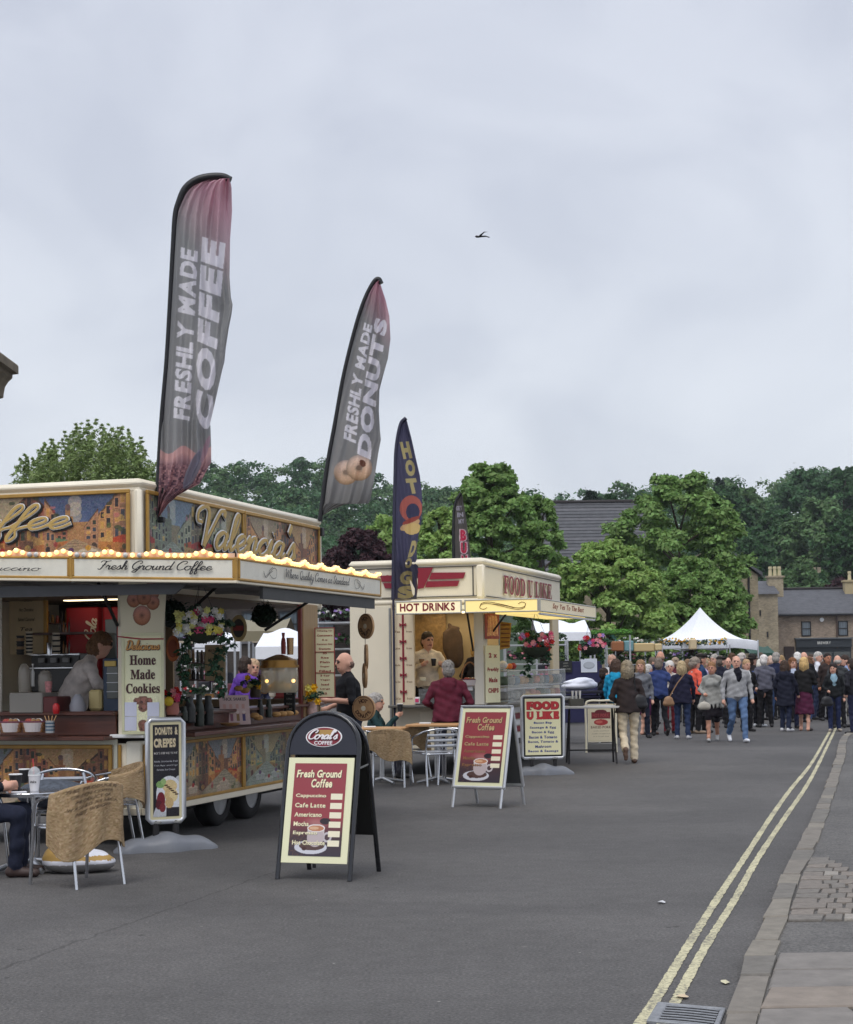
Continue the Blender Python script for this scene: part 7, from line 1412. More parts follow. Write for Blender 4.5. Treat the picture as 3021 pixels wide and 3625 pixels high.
t, w, h = boxed('till_box', 'grey till box with maroon side on the trailer counter', 'till', 25, 2452, 156, 2526, 15.55, .3, mat('till_grey', (128, 124, 118), .5)); MB().cbox((w / 2 + .07, .15, h * .4), (.14, .28, h * .8), .01).build('side_unit', mat('till_maroon', (86, 36, 36), .5), t)
lath('red_tin', 'small round red tin on the counter edge', 'tin', 199, 2490, 2527, 15.4, [(10, 0), (13, .3), (12, .8), (6, 1)], redp)
t, w, h = boxed('plastic_tub', 'beige plastic tub on the counter beside the blue cabinet', 'tub', 309, 2442, 359, 2516, 15.7, .2, mat('tub_beige', (214, 194, 136), .5), .02)
lath('carrier_bag', 'pale grey carrier bag on the counter', 'bag', 276, 2458, 2524, 15.6, [(28, 0), (30, .4), (20, .8), (10, 1)], mat('carrier_grey', (150, 150, 158), .6))
t, w, h = boxed('display_cabinet', 'blue framed cake cabinet at the end of the counter', 'cabinet', 362, 2330, 424, 2522, 15.65, .3, mat('cabinet_blue', (40, 58, 82), .4)); MB().cbox((.02, -.006, h * .55), (w * .7, .012, h * .6), .004).build('glass_front', mat('cabinet_glass', (92, 96, 92), .08), t); MB().cbox((.0, -.01, h * .9), (w * .72, .012, h * .1), .004).build('card', mat('card_yellow', (206, 176, 90), .5), t)
for k in range(3): MB().cbox((.02, -.014, h * (.38 + .17 * k)), (w * .7, .01, .008), .002).build('shelf', alu, t)
def basket(label, px, py, Y, rx, handle=False, z=0):
    p = dp(px, py, Y); t = empty('wicker_basket', label, 'basket', tuple(p)); wk = mat('wicker', (150, 104, 66), .8, var=.4, vscale=40, bump=.8, bscale=70)
    for k in range(6): r = rx * (.82 + .035 * k); MB().tube([(r * math.cos(a), r * .7 * math.sin(a), .008 + .015 * k + .004 * math.sin(a * 9 + k * 3)) for a in np.linspace(0, 2 * PI, 36)[:-1]], .010, 6, closed=True).build('weave', wk, t)
    MB().lathe([(rx * .78, .004), (rx * .95, .085)], 20).build('liner', mat('linen', (206, 196, 196), .8), t)
    MB().tube([(rx * 1.02 * math.cos(a), rx * .72 * math.sin(a), .092) for a in np.linspace(0, 2 * PI, 30)[:-1]], .008, 6, closed=True).build('trim', mat('plum_trim', (96, 50, 70), .8), t)
    if handle: MB().tube(bez([(-rx, 0, .08), (-rx * .7, 0, .26), (0, 0, .34), (rx * .7, 0, .26), (rx, 0, .08)], 6), .012, 6).build('handle', wk, t)
    for k in range(9): a = k * 2.4; MB().ball((rx * .5 * math.cos(a), rx * .35 * math.sin(a), .095), .028, 8, 5).build('sachet', [white, mat('sachet_red', (150, 60, 50), .6), mat('sachet_brown', (140, 100, 60), .6)][k % 3], t)
    return t
basket('wicker basket with white and plum lining on the front ledge', 40, 2593, 15.25, .10); basket('second wicker basket next to the tin of spoons', 120, 2592, 15.25, .105)
p = dp(177, 2595, 15.2); t = empty('spoon_tin', 'striped tin can holding wooden stirrers on the front ledge', 'tin', tuple(p)); MB().lathe([(.042, 0), (.042, .11)], 18).build('can', mat('tin_grey', (176, 178, 180), .3, .7), t, smooth=40)
for k in range(3): MB().lathe([(.0428, .02 + k * .03), (.0428, .034 + k * .03)], 18, cap=False).build('stripe', mat('tin_blue', (62, 84, 104), .5), t)
for k in range(4): MB().tube([(0, 0, .03), (-.05 + k * .035, .01, .155)], .004, 5).build('stirrer', wood_l, t)
# side counter goods
def side(px, py, x=.08): return tl(px, py, 0, x)
PLANT = {k: mat('plant_' + k, c, .6, isl=.3, spec=.3, transl=.15) for k, c in dict(ivy=(52, 84, 60), dark=(36, 58, 40), white=(226, 224, 220), yellow=(224, 208, 110), lemon=(226, 222, 150), pink=(214, 84, 132), rose=(222, 150, 160), lilac=(168, 140, 200), red=(188, 40, 56), sun=(236, 180, 40), brown=(80, 52, 34), grass=(96, 150, 60), rack=(58, 76, 54), magenta=(120, 40, 90)).items()}
def puff(name, parent, C, R, per, size, col, seed, **kw): V, Q = leaves(C, R, per, size, seed, **kw); return link(name, mesh_np(name, V, Q, PLANT[col]), parent)
def petals(parent, C, col, r, seed, name='bloom'):
    rr = random.Random(seed)
    for i, c in enumerate(C):
        b = MB(); n = 6; yaw = rr.uniform(0, 6.3)
        for k in range(n):
            a = yaw + k * 2 * PI / n; d = Vector((math.cos(a), -.35, math.sin(a))).normalized(); s = Vector((-math.sin(a), 0, math.cos(a))); o = Vector(c)
            b.add([o, o + d * r * .6 + s * r * .35, o + d * r + Vector((0, -.01, 0)), o + d * r * .6 - s * r * .35], [(0, 1, 2, 3)])
        b.ball(tuple(Vector(c) + Vector((0, -r * .25, 0))), r * .35, 6, 4); b.build(name, PLANT[col[i % len(col)]], parent)
def hanging(label, p, r, cols, nb, seed, trail=()):
    t = empty('hanging_basket', label, 'hanging basket', tuple(p)); rr = random.Random(seed)
    MB().lathe([(r * .15, -r * .62), (r * .6, -r * .45), (r * .85, -r * .1), (r * .88, 0)], 18).build('bowl', mat('bowl_green', (44, 54, 38), .9, bump=.6, bscale=60), t, smooth=50)
    C = [(rr.gauss(0, r * .5), rr.gauss(0, r * .4), abs(rr.gauss(r * .3, r * .3))) for _ in range(14)]; puff('foliage', t, C, [r * .32] * 14, 34, r * .13, 'ivy', seed)
    B = [(rr.uniform(-.95, .95) * r, -abs(rr.uniform(.2, .8)) * r, rr.uniform(-.15, .85) * r) for _ in range(nb)]; petals(t, [b for b in B], cols, r * .19, seed)
    for dx, L_ in trail:
        n = int(L_ / .05); puff('trailing_ivy', t, [(dx + rr.gauss(0, .03) + .03 * math.sin(k * .7), -.15 * r, -.1 * r - k * .05) for k in range(n)], [.075 * (1 - .55 * k / n) for k in range(n)], 26, .028, 'ivy', seed + 3)
    for k in range(3): a = k * 2.1; MB().tube([(r * .86 * math.cos(a), r * .86 * math.sin(a), 0), (0, 0, r * 2.2)], .003, 4).build('chain', blackp, t)
    return t
Yh = 15.55
p = dp(712, 2228, Yh); hanging('hanging basket of white, yellow and pink flowers with trailing ivy', p, .21, ['white', 'lemon', 'yellow', 'white', 'lemon', 'white', 'lemon', 'pink', 'white', 'yellow'], 58, 4, ((-.14, .62), (.17, .70)))
def topiary(label, px, py, Y, r):
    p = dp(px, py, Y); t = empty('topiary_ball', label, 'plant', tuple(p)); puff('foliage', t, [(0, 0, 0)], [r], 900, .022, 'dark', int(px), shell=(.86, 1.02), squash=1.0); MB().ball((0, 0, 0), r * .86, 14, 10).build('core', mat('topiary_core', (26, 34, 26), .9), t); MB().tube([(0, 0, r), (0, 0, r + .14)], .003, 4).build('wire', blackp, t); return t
topiary('dark green topiary ball hanging inside the side hatch', 935, 2185, 17.4, .125); topiary('dark topiary ball beside the corner post', 607, 2178, 16.0, .14)
def disc_sign(label, px, py, Y, rx, ry, col, inner=None, name='oval_sign'):
    p = dp(px, py, Y); k = Y / F; t = empty(name, label, 'sign', tuple(p), A1 * .5); 
    for j, (s_, m_) in enumerate(((1, col), (.7, inner)) if inner else ((1, col),)): MB().prism([(rx * k * s_ * math.cos(a), -.004 * j, ry * k * s_ * math.sin(a)) for a in np.linspace(0, 2 * PI, 30)[:-1]], (0, .02 - .017 * j, 0)).build('disc' if j == 0 else 'inner_disc', m_, t)
    return t, rx * k, ry * k
disc_sign('orange oval sign hanging beside the corner post', 612, 2296, 15.9, 24, 46, mat('sign_orange', (172, 92, 44), .5, var=.3, vscale=9), mat('sign_rust', (140, 64, 34), .5))
t, rx_, ry_ = disc_sign('tan oval coffee sign with dark centre and red band', 845, 2224, 16.6, 29, 47, mat('sign_tan', (176, 152, 104), .5), mat('sign_dark', (52, 46, 40), .5)); MB().box((0, -.012, 0), (rx_ * 1.2, .012, ry_ * .36), None).build('band', mat('band_red', (140, 46, 42), .5), t)
t, w, h = boxed('price_board', 'tan price board standing in the side hatch', 'menu board', 722, 2282, 800, 2412, 17.3, .02, mat('board_tan', (172, 152, 118), .6, var=.1, vscale=5))
for k, wd_ in enumerate(('MILKSHAKES', 'Large 16oz', 'Fruits')): text_obj('lettering', wd_, mat('board_ink', (92, 76, 58), .6), t, face_M((0, -.004, h * (.84 - .22 * k - .2 * (k == 2))), (1, 0, 0), (0, 0, 1)), w * .62, .03, off=.02)
jm = [mat('jar%d' % i, c, .3) for i, c in enumerate([(150, 110, 60), (84, 50, 40), (196, 176, 140), (60, 70, 60), (150, 60, 50), (40, 36, 40), (206, 200, 190)])]; rj = random.Random(9)
for i in range(30):
    row = i // 10; px = (640 + 15 * (i % 10)) if row < 2 else 118 + 17 * (i % 10); y1 = (2405, 2345, 2206)[row]; hh = rj.uniform(26, 46); r = rj.uniform(4.5, 7.5)
    lath('shelf_jar', ('small storage jar on the lower shelf inside the side hatch', 'small storage jar on the upper shelf inside the side hatch', 'small jar on the shelf above the coffee machine')[row], 'jar', px, y1 - hh, y1, 18.2 if row < 2 else 17.1, [(r * .9, 0), (r, .1), (r, .7), (r * .7, .82), (r * .75, .84), (r * .75, 1)], rj.choice(jm), 10, group=('jars on the lower hatch shelf', 'jars on the upper hatch shelf', 'jars above the machine')[row])
for y1, x0, x1, Y_ in ((2407, 632, 790, 18.2), (2347, 632, 790, 18.2), (2208, 108, 285, 17.1)): p0_, p1_ = T1.loc(dp(x0, y1, Y_)), T1.loc(dp(x1, y1, Y_)); MB().tube([p0_, p1_], .05, 6, flat=.2, up=(0, 0, 1)).build('jar_shelf', wood_d, tr)
# popcorn style glass machine
p = dp(990, 2452, 17.4); t = empty('glass_dispenser', 'brass and glass sweet dispenser glowing on the side counter', 'dispenser', tuple(p)); k = 17.4 / F
MB().lathe([(62 * k, 0), (66 * k, .02), (66 * k, .26), (60 * k, .30), (40 * k, .36)], 24).build('glass_drum', mat('drum_glass', (206, 196, 170), .08, alpha=.5, spec=.8), t, smooth=40)
MB().lathe([(70 * k, 0), (70 * k, .025)], 24, (0, 0, .255)).build('brass_band', mat('brass', (170, 128, 66), .3, .7), t, smooth=40); MB().lathe([(64 * k, 0), (64 * k, .05), (30 * k, .09), (10 * k, .11)], 24, (0, 0, .28)).build('brass_lid', MATS['brass'], t, smooth=40)
for dx in (-.12, .15): MB().ball((dx, -.1, .12), .02, 8, 6).build('warm_lamp', mat('warm_bulb', (255, 220, 150), .3, emit=(255, 200, 120), estr=3), t)
for k2 in range(14): a = k2 * 2.4; MB().ball((.1 * math.cos(a) * (.4 + .04 * k2), .1 * math.sin(a), .05 + .01 * (k2 % 4)), .04, 7, 5).build('popcorn', mat('popcorn', (222, 196, 136), .7), t)
lath('sauce_bottle', 'red sauce bottle standing on the glass dispenser', 'bottle', 1004, 2240, 2316, 17.5, [(8, 0), (9, .5), (7, .7), (4, .8), (5, .84), (6, 1)], mat('sauce_red', (150, 44, 36), .4)); lath('steel_cup', 'fluted steel cup next to the red sauce bottle', 'cup', 1028, 2258, 2318, 17.55, [(11, 0), (13, 1)], mat('copper_cup', (196, 160, 118), .2, .8))
# counter goods: dark packs, card, pastries
packs = [(672, 2466, 2560, 22, 'dark ribbed bottle pack by the corner post'), (706, 2458, 2572, 18, 'green topped dark tin on the side counter'), (738, 2462, 2568, 20, 'black drinks bottle pack beside the milkshake card'), (652, 2500, 2552, 14, 'small dark jar near the tulips'), (922, 2476, 2542, 12, 'dark ribbed flask behind the bread rolls'), (952, 2474, 2540, 12, 'second dark ribbed flask behind the bread rolls')]
for i, (px, y0, y1, r, lb) in enumerate(packs): lath('dark_flask', lb, 'flask', px, y0, y1, side(px, y1).y, [(r * .9, 0), (r, .05), (r * .92, .12), (r, .2), (r * .92, .28), (r, .36), (r * .92, .44), (r, .52), (r * .85, .66), (r * .6, .78), (r * .62, .98), (r * .3, 1)], mat('flask_dark%d' % (i % 2), ((36, 38, 38), (44, 52, 44))[i % 2], .35), 14)
q = side(835, 2562); Pc = Plane(dp(783, 2566, q.y), (1, .06, 0), (-.09, .12, 1)); u1_, v1_ = Pc.uv(878, 2460); t = empty('price_card', 'pale pink thick shakes price card leaning on the side counter', 'card', tuple(Pc.O)); w_, h_ = dp(888, 2566, q.y).x - Pc.O.x, .30
a = Ras(70, 76, (214, 186, 182)); a.text('THICK SHAKES', .5, .87, .8, .11, (60, 44, 50), off=.02)
for k in range(4): a.rect(.12 + .21 * k, .12, .22 + .21 * k, .36, [(96, 70, 110), (150, 90, 110), (150, 116, 70), (80, 66, 120)][k]); a.rect(.10 + .21 * k, .36, .24 + .21 * k, .40, (200, 160, 150)); a.rect(.12 + .21 * k, .54, .22 + .21 * k, .70, (206, 160, 150)); a.ell(.17 + .21 * k, .42, .06, .05, (226, 206, 200))
R0 = Matrix.Identity(4); 
MB().box((0, 0, 0), (1, 1, 1), face_M(tuple(Pc.ex * (w_ / 2) + Pc.ey * (h_ / 2) - Pc.n * .006), Pc.ex, Pc.ey) @ Matrix.Diagonal((w_, h_, .008, 1))).build('card', mat('card_pink', (206, 180, 176), .5), t); a.obj('print', flat_map(face_M(tuple(Pc.ex * (w_ / 2) + Pc.ey * (h_ / 2)), Pc.ex, Pc.ey), w_ * .98, h_ * .98), t)
bread = mat('bread', (196, 150, 92), .7, var=.25, vscale=20)
for i, (px, py, r) in enumerate(((902, 2536, .05), (915, 2544, .05), (978, 2532, .055), (1000, 2530, .055), (1022, 2528, .06), (1042, 2526, .05), (845, 2440, .05), (868, 2448, .05), (905, 2440, .055), (935, 2450, .05), (960, 2440, .05), (890, 2430, .045))):
    q = side(px, 2530, .1 if py > 2500 else -.12); o = MB().ball((0, 0, .026), (r, r * .6, .03), 12, 7).build('bread_roll', bread, None, smooth=179, loc=tuple(dp(px, py + 6, q.y))); tag(o, *(('golden bread roll along the front of the side counter', 'bread roll', 'bread rolls on the side counter') if py > 2500 else ('golden pastry in the tray below the glass dispenser', 'pastry', 'pastries by the dispenser')))
q = side(822, 2572, .16); o = MB().lathe([(.02, 0), (.085, .012), (.105, .035), (.10, .035), (.07, .016)], 20).build('wooden_bowl', wood_l, None, smooth=50, loc=tuple(dp(815, 2572, q.y))); tag(o, 'small wooden bowl before the milkshake card', 'bowl')
t, w, h = boxed('chalk_board', 'small black chalk board behind the sunflower vase', 'sign', 1003, 2442, 1046, 2530, side(1024, 2530).y, .02, mat('chalk_black', (30, 32, 32), .6), .01)
for k in range(4): text_obj('lettering', ('Menu', 'Coffees', 'Shakes', 'Iced')[k], mat('chalk', (150, 150, 140), .8), t, face_M((0, -.004, h * (.84 - .2 * k)), (1, 0, 0), (0, 0, 1)), w * .5, .02, off=.01)
def posy(label, px, py_top, py_bot, Y, cols, r, n, seed, vase_m, spread):
    a, c = dp(px, py_bot, Y), dp(px, py_top, Y); h = c.z - a.z; t = empty('flower_vase', label, 'flowers', tuple(a)); rr = random.Random(seed); vh = h * .48
    MB().lathe([(.05, 0), (.062, vh * .3), (.055, vh * .8), (.066, vh)], 16).build('vase', vase_m, t, smooth=50); C = [(rr.gauss(0, spread * .5), rr.gauss(0, spread * .4), vh + rr.uniform(0, h * .3)) for _ in range(9)]; puff('foliage', t, C, [.05] * 9, 26, .025, 'ivy', seed)
    petals(t, [(rr.uniform(-spread, spread), -rr.uniform(.02, spread * .7), vh + rr.uniform(.0, h * .52)) for _ in range(n)], cols, r, seed); return t
posy('vase of bright sunflowers at the end of the side counter', 1105, 2430, 2535, side(1105, 2535).y, ['sun', 'sun', 'sun', 'yellow'], .05, 11, 6, mat('vase_pink', (206, 176, 170), .5, var=.3, vscale=25), .12)
posy('pot of red and pink tulips behind the donuts sign', 612, 2440, 2530, side(612, 2530).y, ['red', 'pink', 'rose', 'red'], .034, 15, 7, mat('pot_pink', (186, 120, 110), .6), .09)
posy('small vase of yellow lilies in front of the glass dispenser', 905, 2395, 2470, side(905, 2480, -.05).y, ['sun', 'lemon', 'brown'], .04, 9, 9, mat('vase_dark', (70, 60, 50), .5), .10)
o = MB().ball((0, 0, 0), .045, 12, 8).build('lemon', mat('lemon_yellow', (220, 190, 50), .5), None, smooth=179, loc=tuple(side(598, 2483))); tag(o, 'yellow lemon beside the red tulips', 'fruit')
# hanging price menu at the canopy end
Yp = 19.5; t, w, h = boxed('hanging_menu', 'tall cream hanging menu with red lines at the trailer rear', 'menu board', 1116, 2222, 1186, 2470, Yp, .02, mat('menu_cream', (230, 226, 190), .5)); 
for k, wd_ in enumerate(('Offering for', 'Customers', '4 x', 'Customers Only', 'Donuts', '10', 'Rice', 'Plain', 'Sugar', 'Filled', '3 for', 'Vegan', 'Iced', 'Large', '12')): text_obj('lettering', wd_, mat('menu_red', (150, 54, 50), .5), t, face_M((0, -.003, h * (.955 - .064 * k)), (1, 0, 0), (0, 0, 1)), w * min(.8, .1 * len(wd_)), .022, off=.035)
for z in (.0, .355, .655, 1.0): MB().box((0, -.003, h * z), (w, .01, .008)).build('rule', MATS['menu_red'], t)
for s_ in (-1, 1): MB().box((s_ * w / 2, -.003, h / 2), (.008, .0101, h)).build('rule', MATS['menu_red'], t)
# ================================================================ goods at the food kiosk
p_ = kl(1668, 2422, 1, .05); basket('wicker basket with tall handle and napkins on the kiosk counter', 1665, 2428, p_.y, .13, True)
t, w, h = boxed('napkin_box', 'white napkin dispenser on the kiosk counter', 'box', 1636, 2420, 1674, 2446, kl(1650, 2440, 1, .0).y, .12, white)
t, w, h = boxed('soap_bottle_stand', 'pink labelled bottle standing by the chequer plate', 'bottle', 1468, 2468, 1486, 2492, kl(1478, 2480, 1, -.1).y, .04, mat('bottle_w', (230, 226, 230), .4)); MB().box((0, -.004, h * .5), (w * .7, .01, h * .5)).build('label', mat('label_pink', (206, 60, 110), .5), t)
t, w, h = boxed('card_stand', 'small cream price card on the kiosk counter', 'card', 1484, 2398, 1508, 2412, kl(1496, 2405, 1, .2).y, .02, mat('card_cream', (230, 224, 200), .5))
for i, px in enumerate((1494, 1536)): 
    y_ = 25.12; lb = ('paper coffee cup in the right hand of the serving man', 'dark coffee cup in the left hand of the serving man')[i]; cup(lb, tuple(dp(px, 2358, y_)), .11, .04, [ct_, cb][i])
b = MB(); q = kl(1640, 2240, 1, 1.7); s = Sdf(); s.ell((0, 0, 0), (.16, .06, .30), 0, .04); s.ell((.05, 0, -.2), (.12, .06, .2), 0, .04); V, Q, R = s.mesh(.025, .01, 9, 2); o = link('hanging_coat', mesh_np('hanging_coat', V, Q, mat('coat_brown', (84, 66, 52), .9, var=.3), smooth=True), None, tuple(dp(1603, 2275, 26.2))); tag(o, 'dark coat hanging on the kiosk back wall', 'coat')
# ribbon menu on the side panel
pn = bpy.data.objects['hatch_side_panel']; q0, q1 = kp(1428, 2200), kp(1432, 2490); MB().box(((q0.x + q1.x) / 2, -.022, 1.72), (.028, .008, 1.3)).build('ribbon', red_m, pn)
for k in range(5):
    z = 2.2 - k * .245
    for sx in (-1, 1): MB().prism([(((q0.x + q1.x) / 2), -.026, z), (((q0.x + q1.x) / 2) + sx * .05, -.026, z + .025), (((q0.x + q1.x) / 2) + sx * .05, -.026, z - .025)][::-sx], (0, -.012, 0)).build('bow', red_m, pn)
    for sx in (-1, 1): text_obj('lettering', ('Tea', 'Latte', 'Mocha', 'Hot Choc', 'Cold Cans')[k] if sx < 0 else 'from', mat('menu_brown', (140, 110, 86), .6), pn, face_M(((q0.x + q1.x) / 2 + sx * .09, -.017, z - .10), (1, 0, 0), (0, 0, 1)), .085, .03, off=.03)
# chips signs on the post
Pk = Plane(kl(1722, 2500, 0, .03), (.72, .69, 0), (0, 0, 1)); q_ = Pk.uv(1766, 2490); w_ = max(.16, Pk.uv(1770, 2400)[0]); O = Pk.O
def ksign(name, label, y0, y1, m, art=None, lines=()):
    v0, v1 = Pk.uv(1722, y1)[1], Pk.uv(1722, y0)[1]; t = empty(name, label, 'sign', tuple(O)); MB().box((0, 0, 0), (1, 1, 1), face_M(tuple(Pk.ex * w_ / 2 + Pk.ey * (v0 + v1) / 2), Pk.ex, Pk.ey) @ Matrix.Diagonal((w_, v1 - v0, .015, 1))).build('board', m, t)
    if art: art.obj('print', flat_map(face_M(tuple(Pk.ex * w_ / 2 + Pk.ey * (v0 + v1) / 2 + Pk.n * .009), Pk.ex, Pk.ey), w_ * .94, (v1 - v0) * .96), t)
    for wd_, y, k, hh in lines: text_obj('lettering', wd_, MATS['sauce_red'], t, face_M(tuple(Pk.ex * w_ / 2 + Pk.ey * Pk.uv(1722, y)[1] + Pk.n * .010), Pk.ex, Pk.ey), w_ * k, hh, off=.06)
    return t
a = Ras(30, 60, (150, 70, 60)); 
for k in range(9): a.poly([(.1 + .09 * k, .1 + .03 * (k % 3)), (.2 + .09 * k, .1), (.28 + .07 * k, .9 - .1 * (k % 2)), (.2 + .06 * k, .95)], ((206, 150, 100), (196, 130, 90), (220, 176, 120))[k % 3])
a.noise(8, 3, 2); ksign('chips_poster', 'red poster of golden chips on the kiosk corner post', 2172, 2262, mat('poster_red', (150, 70, 60), .5), a)
ksign('chips_sign', 'narrow cream freshly made chips sign on the kiosk post', 2285, 2488, MATS['menu_cream'], None, (('2 x', 2320, .6, .07), ('Freshly', 2372, .8, .07), ('Made', 2408, .6, .07), ('CHIPS', 2445, .74, .07)))
# glass cabinet on the side counter
t = empty('food_cabinet', 'glass food cabinet with filled rolls on the kiosk side counter', 'cabinet', (K1.x, K1.y, 0), A1)
y0_, y1_ = kp(1768, 2400, 0, .1).y, kp(1975, 2400, 0, .1).y
for z in (1.04, 1.26, 1.50): MB().cbox((.08, (y0_ + y1_) / 2, z), (.30, y1_ - y0_, .02), .004).build('shelf', alu, t)
MB().box((.232, (y0_ + y1_) / 2, 1.27), (.008, y1_ - y0_, .46)).build('glass_front', glass, t)
rr = random.Random(12)
for zz in (1.05, 1.27):
    y = y0_ + .15
    while y < y1_ - .15:
        m_ = rr.choice([mat('food_orange', (206, 120, 90), .6), mat('food_blue', (70, 110, 140), .5), bread, mat('food_grey', (150, 150, 146), .5), mat('food_green', (84, 100, 80), .6), mat('food_dark', (66, 60, 58), .5)]); MB().cbox((.12, y, zz + .085), (.16, rr.uniform(.16, .3), rr.uniform(.09, .16)), .03).build('food_pack', m_, t); y += rr.uniform(.28, .42)
for i, (px, m_, r) in enumerate(((1782, mat('melon_white', (206, 206, 210), .5), .065), (1790, mat('fruit_orange', (226, 150, 40), .5), .045), (1806, mat('fruit_orange2', (206, 110, 50), .5), .045), (1818, mat('fruit_red', (150, 40, 40), .5), .05))):
    q = kl(px, 2372, 0, .12); o = MB().ball((0, 0, r), r, 14, 9).build('fruit', m_, None, smooth=179, loc=tuple(dp(px, 2370, q.y))); tag(o, ('pale melon on top of the kiosk food cabinet', 'bright orange on top of the kiosk food cabinet', 'dull orange between bright orange and red apple', 'red apple on top of the kiosk food cabinet')[i], 'fruit')
# lit bread banner inside side hatch
a, c = kl(1770, 2300, 0, -.3), kl(1812, 2300, 0, -.3); t = empty('bread_banner', 'hanging yellow banner printed with bread rolls in the side hatch', 'banner', tuple(dp(1790, 2250, a.y))); k = a.y / F
MB().prism([(-18 * k, 0, 50 * k), (22 * k, 0, 44 * k), (14 * k, .02, -44 * k), (-20 * k, .02, -50 * k)][::-1], (0, .015, 0)).build('cloth', mat('banner_yellow', (196, 150, 60), .5, var=.35, vscale=22, stretch=(.6, 1, 3)), t)
for k2 in range(6): MB().cbox((0, -.006, (38 - 15 * k2) * k), (32 * k, .012, 5 * k), .004).build('bread_print', mat('banner_brown', (130, 84, 34), .6), t)
p = dp(1898, 2292, kl(1898, 2292, 0, .75).y); hanging('hanging basket of pink flowers under the kiosk side canopy', p, .24, ['rose', 'pink', 'lilac', 'red', 'rose'], 24, 21, ((-.12, .45), (.14, .30)))
p = dp(2092, 2290, 33.0); hanging('hanging basket of pink and lilac flowers in front of the bedding stall', p, .27, ['rose', 'pink', 'lilac', 'red', 'rose'], 26, 23, ((-.15, .3), (.18, .38)))
# ================================================================ market stalls
def awning(label, px0, px1, py0, py1, Y, m, d=3.0, post_m=None):
    a, c = dp(px0, py1, Y), dp(px1, py0, Y); t = empty('market_stall', label, 'market stall', ((a.x + c.x) / 2, Y, 0)); w = c.x - a.x
    b = MB(); n = 10
    for i in range(n):
        x0, x1 = -w / 2 + w * i / n, -w / 2 + w * (i + 1) / n; f = lambda x: .05 * math.cos(x * 9)
        b.quad((x0, 0, a.z), (x1, 0, a.z), (x1, d * .5, c.z + f(x1)), (x0, d * .5, c.z + f(x0))); b.quad((x0, d * .5, c.z + f(x0)), (x1, d * .5, c.z + f(x1)), (x1, d, a.z), (x0, d, a.z)); b.quad((x0, -.01, a.z - .22), (x1, -.01, a.z - .22), (x1, 0, a.z), (x0, 0, a.z))
    b.build('canopy', m, t, smooth=40)
    for x in (-w / 2, w / 2):
        for y in (.05, d - .05): MB().tube([(x, y, 0), (x, y, a.z)], .025, 6).build('post', post_m or alu, t)
    MB().cbox((0, d * .4, .75), (w * .92, d * .45, .06), .01).build('table', mat('stall_table', (120, 110, 100), .7), t)
    return t, w, d, a.z
wtarp = mat('white_tarp', (232, 234, 240), .6, var=.05); gtarp = mat('grey_tarp', (128, 120, 96), .6); ttarp = mat('teal_tarp', (120, 190, 180), .6)
rr = random.Random(31)
goods_m = [mat('goods%d' % i, c, .7) for i, c in enumerate([(150, 60, 60), (206, 196, 180), (60, 70, 110), (90, 60, 100), (196, 150, 90), (84, 100, 84), (40, 40, 48), (170, 100, 120)])]
def stock(t, w, d, n, z=.78, sc=1.0, rows=2):
    for i in range(n):
        MB().cbox((rr.uniform(-.42, .42) * w, d * rr.uniform(.2, .45), z + rr.uniform(.08, .16) * sc + (i % rows) * .25 * sc), (rr.uniform(.15, .4) * sc, .2, rr.uniform(.15, .3) * sc), .03).build('goods', rr.choice(goods_m), t)
for lb, x0, x1, y0, y1, Y, m_ in (('white roofed stall seen through the coffee trailer', 905, 1065, 2225, 2290, 30, wtarp), ('grey roofed stall behind the topiary ball', 830, 1010, 2180, 2235, 36, gtarp), ('white roofed stall behind the kiosk side hatch', 1900, 2090, 2195, 2240, 44, wtarp), ('teal roofed stall behind the flower rack', 2180, 2330, 2245, 2275, 58, ttarp), ('far white roofed stall behind the trailer post', 690, 850, 2240, 2275, 40, wtarp)):
    t, w, d, z = awning(lb, x0, x1, y0, y1, Y, m_); stock(t, w, d, 16, rows=3)
# plant racks behind the coffee trailer end
def plant_rack(label, px0, px1, Y, shelves, cols, seed, ztop=None):
    a, c = dp(px0, 2300, Y), dp(px1, 2300, Y); w = c.x - a.x; t = empty('plant_rack', label, 'plant rack', ((a.x + c.x) / 2, Y, 0)); rr = random.Random(seed); zt = max(shelves) + .1 if ztop is None else ztop
    for x in (-w / 2, w / 2):
        for y in (0, .5): MB().tube([(x, y, 0), (x, y, zt)], .02, 6).build('upright', alu, t)
    for k, z in enumerate(shelves):
        MB().cbox((0, .25, z), (w, .5, .03), .004).build('shelf', alu, t); n = max(3, int(w / .25)); C = [(-w / 2 + w * (i + .5) / n + rr.gauss(0, .03), rr.uniform(.05, .4), z + .14) for i in range(n)]
        puff('plants', t, C, [.15] * n, 60, .045, 'rack', seed + k)
        for ci, co in enumerate(cols[k % len(cols)]):
            B = [(rr.uniform(-.48, .48) * w, rr.uniform(-.06, .15), z + rr.uniform(.12, .30)) for _ in range(int(8 * w))]; V, Q = leaves(B, [.035] * len(B), 9, .03, seed + 9 + ci); link('flowers', mesh_np('flowers', V, Q, PLANT[co]), t)
    return t
plant_rack('tall plant rack of pale flowers behind the bald man in black', 1120, 1300, 29, [.5, 1.0, 1.45, 1.9, 2.35], [['white', 'rose'], ['lilac', 'white'], ['lemon', 'white'], ['magenta', 'lilac'], ['white', 'lilac']], 50)
plant_rack('long metal plant rack of potted flowers behind the crowd', 2330, 2585, 50, [.5, 1.1, 1.6, 2.0], [['white', 'rose'], ['rose', 'white'], ['white', 'lilac'], ['sun', 'yellow', 'sun']], 51)
plant_rack('metal plant rack with baskets behind the bedding stall', 2150, 2345, 47, [.5, 1.0, 1.55, 2.0], [['rose', 'white'], ['rose'], ['white', 'rose'], ['white']], 52)
